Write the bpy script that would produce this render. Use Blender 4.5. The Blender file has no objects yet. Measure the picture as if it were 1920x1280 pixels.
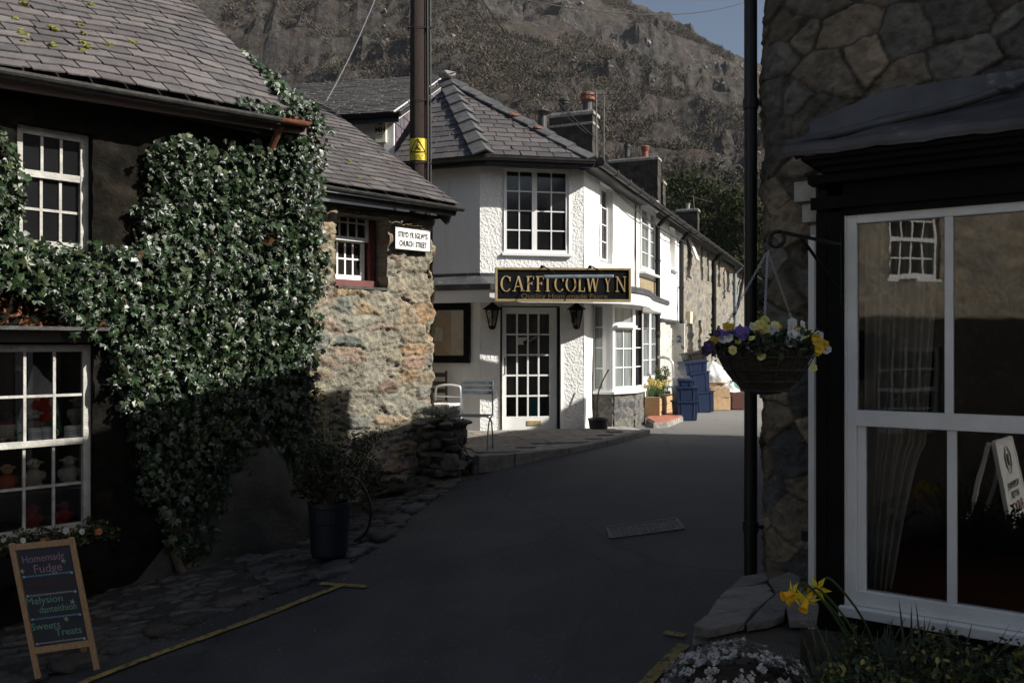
import bpy, bmesh, math, random
import numpy as np
from mathutils import Vector, Matrix
random.seed(7); rng = np.random.default_rng(7)
R = math.radians
SC = bpy.context.scene
COL = SC.collection

# ------------------------------------------------------------------ camera, sky, sun, exposure
cam_d = bpy.data.cameras.new('camera'); cam = bpy.data.objects.new('camera', cam_d); COL.objects.link(cam)
cam.location = (0, 0, 0); cam.rotation_euler = (R(90), 0, 0)
cam_d.sensor_width = 36.0; cam_d.lens = 30.0          # 1600 px focal length for a 1920 px picture
cam_d.shift_y = 10/1920; cam_d.clip_start = 0.05; cam_d.clip_end = 3000
SC.camera = cam
SUN_H = (0.955, -0.297); SUN_EL = R(35)
wd = bpy.data.worlds.new('World'); SC.world = wd; wd.use_nodes = True
nt = wd.node_tree; nt.nodes.clear()
sky = nt.nodes.new('ShaderNodeTexSky'); sky.sky_type = 'NISHITA'; sky.sun_disc = False
sky.sun_elevation = SUN_EL; sky.sun_rotation = math.atan2(SUN_H[0], SUN_H[1])
sky.air_density = 1.0; sky.dust_density = 2.6; sky.ozone_density = 1.2
bg = nt.nodes.new('ShaderNodeBackground'); bg.inputs[1].default_value = 0.051
wo = nt.nodes.new('ShaderNodeOutputWorld')
nt.links.new(sky.outputs[0], bg.inputs[0]); nt.links.new(bg.outputs[0], wo.inputs[0])
sl = bpy.data.lights.new('sun', 'SUN'); sl.energy = 5.0; sl.angle = R(0.53); sl.color = (1.0, 0.955, 0.88)
so = bpy.data.objects.new('sun', sl); COL.objects.link(so)
sdir = Vector((SUN_H[0]*math.cos(SUN_EL), SUN_H[1]*math.cos(SUN_EL), math.sin(SUN_EL)))
so.rotation_euler = sdir.to_track_quat('Z', 'Y').to_euler(); so.location = (30, -10, 30)
SC.view_settings.view_transform = 'Standard'; SC.view_settings.look = 'None'
SC.view_settings.gamma = 1; SC.view_settings.use_curve_mapping = False
SC.view_settings.exposure = 0.66

# ------------------------------------------------------------------ helpers
F, HY = 1600.0, 650.0
ORG = {}
def P(px, py, d): return Vector(((px-960)/F*d, d, (HY-py)/F*d))
def ground(x, y):
    x = np.clip(x, -7, 3.2); yy = np.clip(y, -8, 60)
    raw = -2.33 + .13*x + .077*yy
    k = .12; b = -1.42
    h = np.clip(.5+.5*(b-raw)/k, 0, 1)
    return b*(1-h) + raw*h - k*h*(1-h)
def gz(x, y): return float(ground(x, y))
def G(px, py, dz=0.0):
    d = 1.5
    while d < 80:
        p = P(px, py, d)
        if p.z <= gz(p.x, p.y)+dz: return p
        d += .01
    return p

class Wall:
    """vertical plane: runs along dir, faces n (towards the street); s along, z up, off = out from the plane"""
    def __init__(s, ang, c):
        s.a = ang; s.dir = Vector((math.sin(ang), math.cos(ang), 0)); s.n = Vector((math.cos(ang), -math.sin(ang), 0)); s.c = c
    def d(s, px, off=0):
        return (s.c-off)/(math.sin(s.a)-math.cos(s.a)*(px-960)/F)
    def at(s, px, py, off=0): return P(px, py, s.d(px, off))
    def s(s_, px, off=0): return s_.at(px, HY, off).dot(s_.dir)
    def z(s, px, py, off=0): return s.at(px, py, off).z
    def pt(s, a, z, off=0):
        v = s.dir*a + s.n*(off-s.c); return Vector((v.x, v.y, z))
    def rect(s, x0, y0, x1, y1, off=0):
        xm = (x0+x1)/2
        return s.s(x0, off), s.s(x1, off), s.z(xm, y1, off), s.z(xm, y0, off)
def wall_thru(p, q, c_sign=None):
    """Wall through two plan points, left to right seen from the street"""
    dx, dy = q[0]-p[0], q[1]-p[1]; L = math.hypot(dx, dy); a = math.atan2(dx/L, dy/L)
    w = Wall(a, 0); w.c = -(w.n.x*p[0]+w.n.y*p[1]); return w

def bulk(name, V, Fc, mat, parent=None, cols=None, smooth=False, mats=None, midx=None):
    me = bpy.data.meshes.new(name)
    V = np.asarray(V, float)
    if parent is not None: org = ORG[parent.name]
    else:
        org = Vector((0, 0, 0))
    Vl = V - np.array(org)
    me.from_pydata(Vl.tolist(), [], Fc if isinstance(Fc, list) else Fc.tolist())
    if cols is not None:
        at = me.attributes.new('col', 'FLOAT_COLOR', 'POINT')
        c = np.ones((len(V), 4)); c[:, :3] = np.asarray(cols)[:, :3]
        at.data.foreach_set('color', c.ravel())
    for m in (mats or [mat]): me.materials.append(m)
    if midx is not None: me.polygons.foreach_set('material_index', midx)
    if smooth: me.polygons.foreach_set('use_smooth', [True]*len(me.polygons))
    me.update()
    o = bpy.data.objects.new(name, me); COL.objects.link(o); ORG[o.name] = Vector(org)
    if parent is not None: o.parent = parent
    return o

class MB:
    def __init__(s): s.v = []; s.f = []; s.c = []; s.m = []; s.col = (1, 1, 1); s.mi = 0
    def add(s, vs, fs):
        b = len(s.v); s.v += [tuple(v) for v in vs]; s.f += [[b+i for i in f] for f in fs]
        s.c += [s.col]*len(vs); s.m += [s.mi]*len(fs); return s
    def hexa(s, p):   # 8 points: bottom 4 then top 4
        return s.add(p, [(0,3,2,1),(4,5,6,7),(0,1,5,4),(1,2,6,5),(2,3,7,6),(3,0,4,7)])
    def wbox(s, W, s0, s1, z0, z1, o0, o1):
        return s.hexa([W.pt(s0,z0,o1),W.pt(s1,z0,o1),W.pt(s1,z0,o0),W.pt(s0,z0,o0),W.pt(s0,z1,o1),W.pt(s1,z1,o1),W.pt(s1,z1,o0),W.pt(s0,z1,o0)])
    def box(s, c, ex, ey, ez):   # centre and three half-vectors
        c, ex, ey, ez = map(Vector, (c, ex, ey, ez))
        return s.hexa([c-ex-ey-ez,c+ex-ey-ez,c+ex+ey-ez,c-ex+ey-ez,c-ex-ey+ez,c+ex-ey+ez,c+ex+ey+ez,c-ex+ey+ez])
    def bar(s, a, b, w, h, up=(0,0,1)):
        a, b = Vector(a), Vector(b); d = (b-a); l = d.length
        if l < 1e-6: return s
        d /= l; u = Vector(up); x = d.cross(u)
        if x.length < 1e-4: x = d.cross(Vector((1,0,0)))
        x.normalize(); y = x.cross(d).normalized()
        return s.box((a+b)/2, x*w/2, d*l/2, y*h/2)
    def tube(s, pts, r, n=8, cap=True, closed=False):
        pts = [Vector(p) for p in pts]; rs = r if isinstance(r, (list, tuple)) else [r]*len(pts)
        rings = []; prev = None; N = len(pts)
        for i, p in enumerate(pts):
            if closed: t = pts[(i+1) % N]-pts[i-1]
            else: t = pts[min(i+1, N-1)]-pts[max(i-1, 0)]
            t.normalize()
            if prev is None:
                a = Vector((0,0,1)) if abs(t.z) < .9 else Vector((1,0,0))
                prev = t.cross(a).normalized()
            x = (prev-t*prev.dot(t)).normalized(); prev = x; y = t.cross(x)
            rings.append([p+x*rs[i]*math.cos(2*math.pi*k/n)+y*rs[i]*math.sin(2*math.pi*k/n) for k in range(n)])
        vs = [v for r_ in rings for v in r_]; fs = []
        for i in range(N if closed else N-1):
            j = (i+1) % N
            for k in range(n): fs.append((i*n+k, i*n+(k+1) % n, j*n+(k+1) % n, j*n+k))
        if cap and not closed: fs += [tuple(range(n))[::-1], tuple((N-1)*n+k for k in range(n))]
        return s.add(vs, fs)
    def lathe(s, c, prof, n=16, cap=True, sx=1, sy=1):  # prof: (r,z)
        c = Vector(c); vs = []
        for r, z in prof:
            for k in range(n): vs.append(c+Vector((r*sx*math.cos(2*math.pi*k/n), r*sy*math.sin(2*math.pi*k/n), z)))
        fs = []
        for i in range(len(prof)-1):
            for k in range(n): fs.append((i*n+k, i*n+(k+1) % n, (i+1)*n+(k+1) % n, (i+1)*n+k))
        if cap: fs += [tuple(range(n))[::-1], tuple((len(prof)-1)*n+k for k in range(n))]
        return s.add(vs, fs)
    def prism(s, poly, ext):   # poly: list of Vectors, ext: Vector
        n = len(poly); e = Vector(ext); vs = [Vector(p) for p in poly]+[Vector(p)+e for p in poly]
        return s.add(vs, [tuple(range(n))[::-1], tuple(range(n, 2*n))]+[(i, (i+1) % n, n+(i+1) % n, n+i) for i in range(n)])
    def blob(s, c, r, sub=1, jit=.15, sc=(1,1,1), seed=None):
        bm = bmesh.new(); bmesh.ops.create_icosphere(bm, subdivisions=sub, radius=1)
        rr = random.Random(seed) if seed is not None else random
        vs = []
        for v in bm.verts:
            k = r*(1+rr.uniform(-jit, jit)); vs.append((c[0]+v.co.x*k*sc[0], c[1]+v.co.y*k*sc[1], c[2]+v.co.z*k*sc[2]))
        fs = [tuple(v.index for v in f.verts) for f in bm.faces]; bm.free()
        return s.add(vs, fs)
    def rock(s, c, sx, sy, sz, ang=0, r=random, n=16):
        bm = bmesh.new()
        for i in range(n):
            v = Vector((r.uniform(-1,1), r.uniform(-1,1), r.uniform(-1,1))); m_ = max(abs(v.x), abs(v.y), abs(v.z)); v = v/m_*r.uniform(.82,1)
            x, y = v.x*sx, v.y*sy; bm.verts.new((c[0]+x*math.cos(ang)-y*math.sin(ang), c[1]+x*math.sin(ang)+y*math.cos(ang), c[2]+v.z*sz))
        bmesh.ops.convex_hull(bm, input=bm.verts); loose = [v for v in bm.verts if not v.link_faces]
        for v in loose: bm.verts.remove(v)
        bmesh.ops.bevel(bm, geom=bm.edges[:], offset=min(sx, sy, sz)*.16, segments=1, affect='EDGES'); bm.verts.index_update()
        s.add([tuple(v.co) for v in bm.verts], [tuple(v.index for v in f.verts) for f in bm.faces]); bm.free(); return s
    def build(s, name, mat, parent=None, smooth=False, mats=None, bevel=0):
        o = bulk(name, s.v, s.f, mat, parent, s.c, smooth, mats, s.m if mats else None)
        if bevel:
            m = o.modifiers.new('bevel', 'BEVEL'); m.width = bevel; m.segments = 2; m.limit_method = 'ANGLE'
        return o

def thing(name, label, cat, loc=(0,0,0), group=None):
    o = bpy.data.objects.new(name, None); COL.objects.link(o); o.location = loc; o.empty_display_size = .1
    o['label'] = label; o['category'] = cat
    if group: o['group'] = group
    ORG[o.name] = Vector(loc); return o
def tag(o, label, cat, group=None, kind=None):
    if label: o['label'] = label
    if cat: o['category'] = cat
    if group: o['group'] = group
    if kind: o['kind'] = kind
    return o
def struct(o, label=None): o['kind'] = 'structure'; return o
def recenter(o, loc=None):
    """move a mesh thing's origin to its base"""
    me = o.data; n = len(me.vertices); c = np.empty(n*3); me.vertices.foreach_get('co', c); c = c.reshape(-1, 3)
    l = np.array(loc) if loc is not None else np.array([c[:,0].mean(), c[:,1].mean(), c[:,2].min()])
    c -= l; me.vertices.foreach_set('co', c.ravel()); me.update(); o.location = l; ORG[o.name] = Vector(l); return o

# numpy value noise
def _h(ix, iy, seed):
    n = (ix.astype(np.int64)*374761393 + iy.astype(np.int64)*668265263 + seed*1442695041) & 0x7fffffff
    n = ((n ^ (n >> 13))*1274126177) & 0x7fffffff
    n = (n ^ (n >> 16)) & 0xffff
    return n/65535.0
def vnoise(x, y, seed=0):
    x = np.asarray(x, float); y = np.asarray(y, float)
    ix = np.floor(x); iy = np.floor(y); fx = x-ix; fy = y-iy
    fx = fx*fx*(3-2*fx); fy = fy*fy*(3-2*fy)
    a = _h(ix, iy, seed); b = _h(ix+1, iy, seed); c = _h(ix, iy+1, seed); d = _h(ix+1, iy+1, seed)
    return (a*(1-fx)+b*fx)*(1-fy)+(c*(1-fx)+d*fx)*fy
def fbm(x, y, oct=4, seed=0):
    v = 0; a = .5; t = 0
    for i in range(oct):
        v = v+a*vnoise(x*2**i+i*17.3, y*2**i+i*9.1, seed+i); t += a; a *= .5
    return v/t

# ------------------------------------------------------------------ materials
def mat(name, c1, c2=None, rough=.7, scale=8, bump=0, bscale=None, metal=0, attr=False, spec=.5, detail=6, lo=.35, hi=.65, coat=0, stretch=None, c3=None, s3=2, transl=0, amt3=(.5,.7)):
    m = bpy.data.materials.new(name); m.use_nodes = True; n = m.node_tree; N = n.nodes; L = n.links
    b = N['Principled BSDF']; b.inputs['Roughness'].default_value = rough; b.inputs['Metallic'].default_value = metal
    b.inputs['Specular IOR Level'].default_value = spec
    if coat: b.inputs['Coat Weight'].default_value = coat; b.inputs['Coat Roughness'].default_value = .15
    tc = N.new('ShaderNodeTexCoord'); src = tc.outputs['Object']
    if stretch:
        mp = N.new('ShaderNodeMapping'); mp.inputs['Scale'].default_value = stretch; L.new(src, mp.inputs[0]); src = mp.outputs[0]
    base = None
    if c2 is not None:
        nz = N.new('ShaderNodeTexNoise'); nz.inputs['Scale'].default_value = scale; nz.inputs['Detail'].default_value = detail; L.new(src, nz.inputs[0])
        rp = N.new('ShaderNodeValToRGB'); rp.color_ramp.elements[0].position = lo; rp.color_ramp.elements[1].position = hi
        rp.color_ramp.elements[0].color = (*c1, 1); rp.color_ramp.elements[1].color = (*c2, 1); L.new(nz.outputs[0], rp.inputs[0]); base = rp.outputs[0]
        rr = N.new('ShaderNodeMapRange'); rr.inputs[3].default_value = max(0, rough-.08); rr.inputs[4].default_value = min(1, rough+.1)
        L.new(nz.outputs[0], rr.inputs[0]); L.new(rr.outputs[0], b.inputs['Roughness'])
    if c3 is not None:
        nz3 = N.new('ShaderNodeTexNoise'); nz3.inputs['Scale'].default_value = s3; nz3.inputs['Detail'].default_value = 8; nz3.inputs['Roughness'].default_value=.65; L.new(src, nz3.inputs[0])
        r3 = N.new('ShaderNodeValToRGB'); r3.color_ramp.elements[0].position = amt3[0]; r3.color_ramp.elements[1].position = amt3[1]; L.new(nz3.outputs[0], r3.inputs[0])
        mx = N.new('ShaderNodeMix'); mx.data_type = 'RGBA'; L.new(r3.outputs[0], mx.inputs[0])
        if base: L.new(base, mx.inputs[6])
        else: mx.inputs[6].default_value = (*c1, 1)
        mx.inputs[7].default_value = (*c3, 1); base = mx.outputs[2]
    if attr:
        a = N.new('ShaderNodeAttribute'); a.attribute_name = 'col'
        mx = N.new('ShaderNodeMix'); mx.data_type = 'RGBA'; mx.blend_type = 'MULTIPLY'; mx.inputs[0].default_value = 1
        L.new(a.outputs[0], mx.inputs[7])
        if base: L.new(base, mx.inputs[6])
        else: mx.inputs[6].default_value = (*c1, 1)
        base = mx.outputs[2]
    if base: L.new(base, b.inputs['Base Color'])
    else: b.inputs['Base Color'].default_value = (*c1, 1)
    if bump:
        nb = N.new('ShaderNodeTexNoise'); nb.inputs['Scale'].default_value = bscale or scale*2; nb.inputs['Detail'].default_value = 8; L.new(src, nb.inputs[0])
        bp = N.new('ShaderNodeBump'); bp.inputs['Strength'].default_value = min(1, bump); bp.inputs['Distance'].default_value = .02*max(1, bump); L.new(nb.outputs[0], bp.inputs['Height']); L.new(bp.outputs[0], b.inputs['Normal'])
    if transl:
        b.inputs['Subsurface Weight'].default_value = 0
        tr = N.new('ShaderNodeBsdfTranslucent'); ms = N.new('ShaderNodeMixShader'); ms.inputs[0].default_value = transl
        if base: L.new(base, tr.inputs[0])
        else: tr.inputs[0].default_value = (*c1, 1)
        L.new(b.outputs[0], ms.inputs[1]); L.new(tr.outputs[0], ms.inputs[2]); L.new(ms.outputs[0], N['Material Output'].inputs[0])
    return m
def glassmat(name, ior=1.52, tint=(1,1,1), boost=1.8, wav=0.0):
    m = bpy.data.materials.new(name); m.use_nodes = True; n = m.node_tree; N = n.nodes; L = n.links; N.clear()
    o = N.new('ShaderNodeOutputMaterial'); t = N.new('ShaderNodeBsdfTransparent'); t.inputs[0].default_value = (*tint, 1)
    g = N.new('ShaderNodeBsdfGlossy'); g.inputs['Roughness'].default_value = .01
    fr = N.new('ShaderNodeFresnel'); fr.inputs[0].default_value = ior
    mu = N.new('ShaderNodeMath'); mu.operation = 'MULTIPLY'; mu.inputs[1].default_value = boost; mu.use_clamp = True
    mi = N.new('ShaderNodeMixShader'); L.new(fr.outputs[0], mu.inputs[0]); L.new(mu.outputs[0], mi.inputs[0])
    L.new(t.outputs[0], mi.inputs[1]); L.new(g.outputs[0], mi.inputs[2]); L.new(mi.outputs[0], o.inputs[0])
    if wav:
        nz = N.new('ShaderNodeTexNoise'); nz.inputs['Scale'].default_value = 2.5; tc = N.new('ShaderNodeTexCoord'); L.new(tc.outputs['Object'], nz.inputs[0])
        bp = N.new('ShaderNodeBump'); bp.inputs['Strength'].default_value = wav; bp.inputs['Distance'].default_value = .01; L.new(nz.outputs[0], bp.inputs['Height']); L.new(bp.outputs[0], g.inputs['Normal'])
    return m

M = {}
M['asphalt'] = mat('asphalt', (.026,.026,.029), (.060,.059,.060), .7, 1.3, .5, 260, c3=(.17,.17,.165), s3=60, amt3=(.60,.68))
M['slate'] = mat('roof slate', (.68,.66,.68), (.9,.88,.88), .55, 6, .5, 30, attr=True)
M['ridge'] = mat('ridge tile', (.055,.056,.06), (.10,.10,.10), .6, 9, .5, 40, attr=True)
M['rubble'] = mat('rubble stone', (.52,.515,.49), (.90,.895,.865), .85, 14, 1.0, 45, attr=True, lo=.3, hi=.7)
M['bigstone'] = mat('split field stone', (.55,.53,.50), (1,.97,.92), .8, 7, 1.0, 34, attr=True, lo=.3, hi=.7)
def paler(m, y0, y1, col):  # blends the base colour towards col with distance up the road, noise-edged
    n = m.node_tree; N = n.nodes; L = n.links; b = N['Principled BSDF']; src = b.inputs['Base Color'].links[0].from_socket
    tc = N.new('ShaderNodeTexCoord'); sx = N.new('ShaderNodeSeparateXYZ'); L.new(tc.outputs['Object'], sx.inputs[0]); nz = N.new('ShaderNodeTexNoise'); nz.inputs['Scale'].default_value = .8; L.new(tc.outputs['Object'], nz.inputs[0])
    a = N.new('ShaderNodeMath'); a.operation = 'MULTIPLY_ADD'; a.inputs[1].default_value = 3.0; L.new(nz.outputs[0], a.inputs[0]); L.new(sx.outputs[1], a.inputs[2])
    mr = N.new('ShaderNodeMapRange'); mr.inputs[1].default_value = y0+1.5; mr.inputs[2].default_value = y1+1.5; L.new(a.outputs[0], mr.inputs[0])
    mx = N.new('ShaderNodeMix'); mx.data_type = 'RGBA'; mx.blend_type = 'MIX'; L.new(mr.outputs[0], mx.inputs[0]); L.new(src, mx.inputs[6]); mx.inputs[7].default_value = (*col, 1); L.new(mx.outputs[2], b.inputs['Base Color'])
paler(M['asphalt'], 10.5, 16.5, (.20,.195,.18))
def cracks(m):
    n = m.node_tree; N = n.nodes; L = n.links; b = N['Principled BSDF']; src = b.inputs['Base Color'].links[0].from_socket; tc = N.new('ShaderNodeTexCoord')
    nz = N.new('ShaderNodeTexNoise'); nz.inputs['Scale'].default_value = 2.2; nz.inputs['Detail'].default_value = 6; L.new(tc.outputs['Object'], nz.inputs[0])
    ad = N.new('ShaderNodeMix'); ad.data_type = 'RGBA'; ad.inputs[0].default_value = .22; L.new(tc.outputs['Object'], ad.inputs[6]); L.new(nz.outputs[1], ad.inputs[7])
    vo = N.new('ShaderNodeTexVoronoi'); vo.feature = 'DISTANCE_TO_EDGE'; vo.inputs['Scale'].default_value = .42; L.new(ad.outputs[2], vo.inputs[0])
    rp = N.new('ShaderNodeValToRGB'); rp.color_ramp.elements[0].position = .001; rp.color_ramp.elements[0].color = (.62,.62,.62,1); rp.color_ramp.elements[1].position = .007; L.new(vo.outputs[0], rp.inputs[0])
    v2 = N.new('ShaderNodeTexVoronoi'); v2.inputs['Scale'].default_value = .42; v2.distance = 'CHEBYCHEV'; L.new(tc.outputs['Object'], v2.inputs[0]); r2 = N.new('ShaderNodeMapRange'); r2.inputs[3].default_value = .72; r2.inputs[4].default_value = 1.25; L.new(v2.outputs[1], r2.inputs[0])
    for f_ in (rp.outputs[0], r2.outputs[0]):
        mx = N.new('ShaderNodeMix'); mx.data_type = 'RGBA'; mx.blend_type = 'MULTIPLY'; mx.inputs[0].default_value = 1; L.new(src, mx.inputs[6]); L.new(f_, mx.inputs[7]); src = mx.outputs[2]
    L.new(src, b.inputs['Base Color'])
cracks(M['asphalt'])
M['render'] = mat('white roughcast render', (.76,.76,.74), (.84,.84,.82), .8, 1.5, 1.2, 26, c3=(.52,.51,.47), s3=1.6, amt3=(.56,.80))
M['render2'] = mat('painted render with rain streaks', (.76,.76,.74), (.83,.83,.81), .8, 1.5, .6, 24, c3=(.46,.45,.41), s3=1.1, amt3=(.60,.86), stretch=(3,3,.5))
M['render_smooth'] = mat('white smooth render', (.72,.72,.71), (.80,.80,.79), .8, 1.2, .3, 60, c3=(.60,.60,.57), s3=2, amt3=(.6,.85))
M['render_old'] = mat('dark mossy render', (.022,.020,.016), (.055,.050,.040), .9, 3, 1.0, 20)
M['peel'] = mat('peeling grey render', (.40,.39,.36), (.58,.57,.53), .9, 2.5, .9, 22, c3=(.16,.14,.12), s3=6, amt3=(.58,.62))
M['white'] = mat('white paint', (.74,.74,.72), (.82,.82,.80), .45, 6, .15, 80)
M['oldwhite'] = mat('weathered white paint', (.30,.29,.26), (.46,.45,.41), .6, 12, .4, 60, c3=(.25,.22,.17), s3=22, amt3=(.66,.72))
M['upvc'] = mat('white plastic frame', (.80,.80,.80), None, .3)
M['black'] = mat('black paint', (.004,.004,.0045), (.008,.008,.0085), .6, 5, .2, 60, spec=.10)
M['darkwall'] = mat('near-black old stone', (.6,.6,.58), (1,1,.96), .95, 9, .8, 30, attr=True, spec=.04)  # very dark tone for the ivy cottage front
M['blackgloss'] = mat('black gloss paint', (.005,.005,.006), (.010,.010,.011), .35, 6, .1, 40, spec=.3)
M['gutter'] = mat('black gutter', (.02,.02,.02), (.045,.043,.04), .5, 10, .2, 50)
M['darkglass'] = mat('dark window glass', (.006,.006,.007), (.014,.014,.015), .06, 1.2, .05, 3, spec=.8)
M['curtainglass'] = mat('glass with net curtain', (.10,.12,.12), (.26,.29,.28), .1, 2.0, 0, spec=.8, stretch=(14,14,.6))
M['glass'] = glassmat('clear glass')
M['shopglass'] = glassmat('old shop glass', boost=1.5, wav=.07)
M['lead'] = mat('lead sheet', (.050,.051,.056), (.095,.097,.104), .5, 4, .4, 9, metal=.25, c3=(.30,.29,.28), s3=5, amt3=(.6,.75))
M['redpaint'] = mat('red oxide paint', (.09,.022,.016), (.14,.034,.024), .55, 10, .2, 60)
M['rust'] = mat('rusty iron', (.07,.024,.012), (.16,.05,.022), .8, 20, .3, 60)
M['ivy'] = mat('ivy leaf', (.85,.85,.85), (1.1,1.1,1.1), .38, 30, .15, 60, attr=True, spec=.5)
M['leaf'] = mat('leaf', (.9,.9,.9), (1.1,1.1,1.1), .5, 20, 0, attr=True, transl=.2)
M['petal'] = mat('petal', (1,1,1), None, .55, attr=True, transl=.25)
M['stem'] = mat('plant stem', (.06,.045,.03), (.11,.085,.05), .8, 20, .4, 60)
M['soil'] = mat('soil', (.02,.016,.012), (.045,.035,.025), .95, 15, 1, 40)
M['wood'] = mat('varnished pine', (.26,.15,.07), (.38,.23,.11), .5, 5, .2, 40, stretch=(18,18,2))
M['planter'] = mat('planter timber', (.34,.23,.11), (.50,.35,.18), .7, 5, .3, 40, stretch=(3,3,30))
M['polewood'] = mat('creosoted pole', (.012,.006,.0045), (.036,.016,.010), .85, 6, .8, 30, stretch=(12,12,.7))
M['brownwood'] = mat('dark brown wood', (.035,.02,.013), (.08,.045,.03), .5, 5, .2, 40, stretch=(2,2,20))
M['chalk'] = mat('chalkboard', (.010,.012,.020), (.020,.022,.032), .6, 4, 0)
M['chalkmark'] = mat('chalk writing', (.75,.75,.75), (1,1,1), .9, 60, attr=True)
M['steel'] = mat('grey painted steel', (.16,.20,.23), (.24,.29,.32), .4, 12, 0, metal=.2)
M['galv'] = mat('galvanised steel', (.40,.41,.42), (.55,.56,.57), .35, 8, 0, metal=.7)
M['stonepave'] = mat('sandstone paving', (.60,.60,.60), (1,1,1), .85, 10, .5, 50, attr=True)
M['cobble'] = mat('cobble stone', (.6,.6,.6), (1,1,1), .7, 20, .7, 50, attr=True)
M['verge'] = mat('verge dirt', (.016,.015,.013), (.040,.036,.030), .9, 12, 1, 60)
M['yellow'] = mat('yellow road paint', (.22,.16,.045), (.36,.26,.075), .85, 12, .3, 200, c3=(.045,.044,.04), s3=24, amt3=(.50,.60))
M['terracotta'] = mat('terracotta', (.13,.045,.03), (.24,.085,.05), .7, 12, .3, 50)
M['chimney'] = mat('sooty chimney masonry', (.014,.0135,.012), (.045,.039,.031), .9, 5, .9, 20, attr=True)
M['cement'] = mat('weathered cement', (.15,.145,.13), (.36,.35,.325), .9, 10, .8, 30)
M['gold'] = mat('gilt lettering', (.75,.52,.24), (.90,.68,.36), .35, 10, 0, metal=.55)
M['goldtrim'] = mat('gilt frame', (.50,.38,.18), (.62,.48,.25), .4, 10, 0, metal=.5)
M['dimgold'] = mat('shaded gilt lettering', (.06,.044,.022), (.10,.072,.036), .6, 10)  # gilt darkened in colour for the shadow along the sign's bottom
M['signwhite'] = mat('enamel white', (.78,.78,.75), (.85,.85,.82), .35, 3, 0)
M['inkblack'] = mat('black lettering', (.01,.01,.012), None, .4)
M['ply'] = mat('cork board', (.30,.19,.09), (.40,.26,.13), .8, 30, 0)
M['paper'] = mat('paper', (.55,.53,.47), (.66,.64,.58), .8, 10, 0)
M['yellowsign'] = mat('yellow plate', (.65,.50,.03), (.75,.60,.06), .4, 5, 0)
M['cream'] = mat('cream plastic', (.62,.60,.47), (.70,.68,.55), .4, 4, 0)
M['plainattr'] = mat('moulded plastic', (1,1,1), None, .4, attr=True)
M['fabricattr'] = mat('plush and cloth', (.7,.7,.7), (1,1,1), .95, 60, .8, 120, attr=True)
M['card'] = mat('cardboard', (.34,.22,.12), (.46,.32,.19), .85, 12, .2, 30)
M['bag'] = mat('thin plastic bag', (.62,.64,.64), (.80,.81,.81), .3, 6, .8, 14, attr=True, transl=.15)
M['curtain'] = mat('sheer cream curtain', (.28,.27,.24), (.38,.37,.33), .9, 3, .2, 40, transl=.3)
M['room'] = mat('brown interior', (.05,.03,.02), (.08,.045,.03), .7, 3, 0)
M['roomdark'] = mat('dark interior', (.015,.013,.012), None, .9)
M['tablewood'] = mat('polished table wood', (.10,.035,.018), (.15,.055,.028), .3, 4, 0, stretch=(2,14,2))
M['china'] = mat('glazed china', (.75,.76,.75), None, .15)
M['conifer'] = mat('conifer foliage', (.7,.7,.7), None, .9, attr=True, transl=.1, spec=.1)
M['bark'] = mat('bark', (.06,.045,.035), (.12,.09,.07), .9, 10, 1, 30)
M['moss'] = mat('roof moss', (.10,.11,.02), (.22,.22,.05), .95, 30, 1, 90)
M['iron'] = mat('cast iron', (.03,.03,.032), (.07,.07,.072), .5, 20, .4, 80, metal=.4)
M['wire'] = mat('cable sheath', (.02,.02,.02), None, .6)
M['palewire'] = mat('pale cable', (.16,.165,.175), None, .5)
M['shell'] = mat('small white blossom', (.26,.25,.25), (.58,.58,.58), .8, 70, .8, 160, c3=(.10,.06,.045), s3=45, amt3=(.55,.66))
M['tile'] = mat('red quarry tile', (.30,.10,.07), (.38,.15,.10), .6, 12, .2, 50)
M['cork'] = mat('coir basket lining', (.030,.022,.012), (.07,.05,.03), .95, 30, 1, 60, stretch=(1,1,6))

# ------------------------------------------------------------------ shared builders
def text(s, size, org, ex, ey, m, parent, ext=.003, name='lettering', align='CENTER', xs=1.0, space=1.0, col=None, bold=0.0):
    cu = bpy.data.curves.new('txt', 'FONT'); cu.body = s; cu.size = size; cu.extrude = ext; cu.align_x = align; cu.resolution_u = 3; cu.space_character = space; cu.offset = bold
    ob = bpy.data.objects.new('txt', cu); COL.objects.link(ob)
    dg = bpy.context.evaluated_depsgraph_get(); me = bpy.data.meshes.new_from_object(ob.evaluated_get(dg))
    ex, ey = Vector(ex).normalized(), Vector(ey).normalized(); ez = ex.cross(ey); o = Vector(org)
    vs = [o+ex*v.co.x*xs+ey*v.co.y+ez*(v.co.z+ext) for v in me.vertices]; fs = [tuple(p.vertices) for p in me.polygons]
    bpy.data.objects.remove(ob); bpy.data.curves.remove(cu); bpy.data.meshes.remove(me)
    if name is None: return vs, fs
    r = bulk(name, [tuple(v) for v in vs], fs, m, parent, [(col or (1,1,1))]*len(vs)); return r

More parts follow.
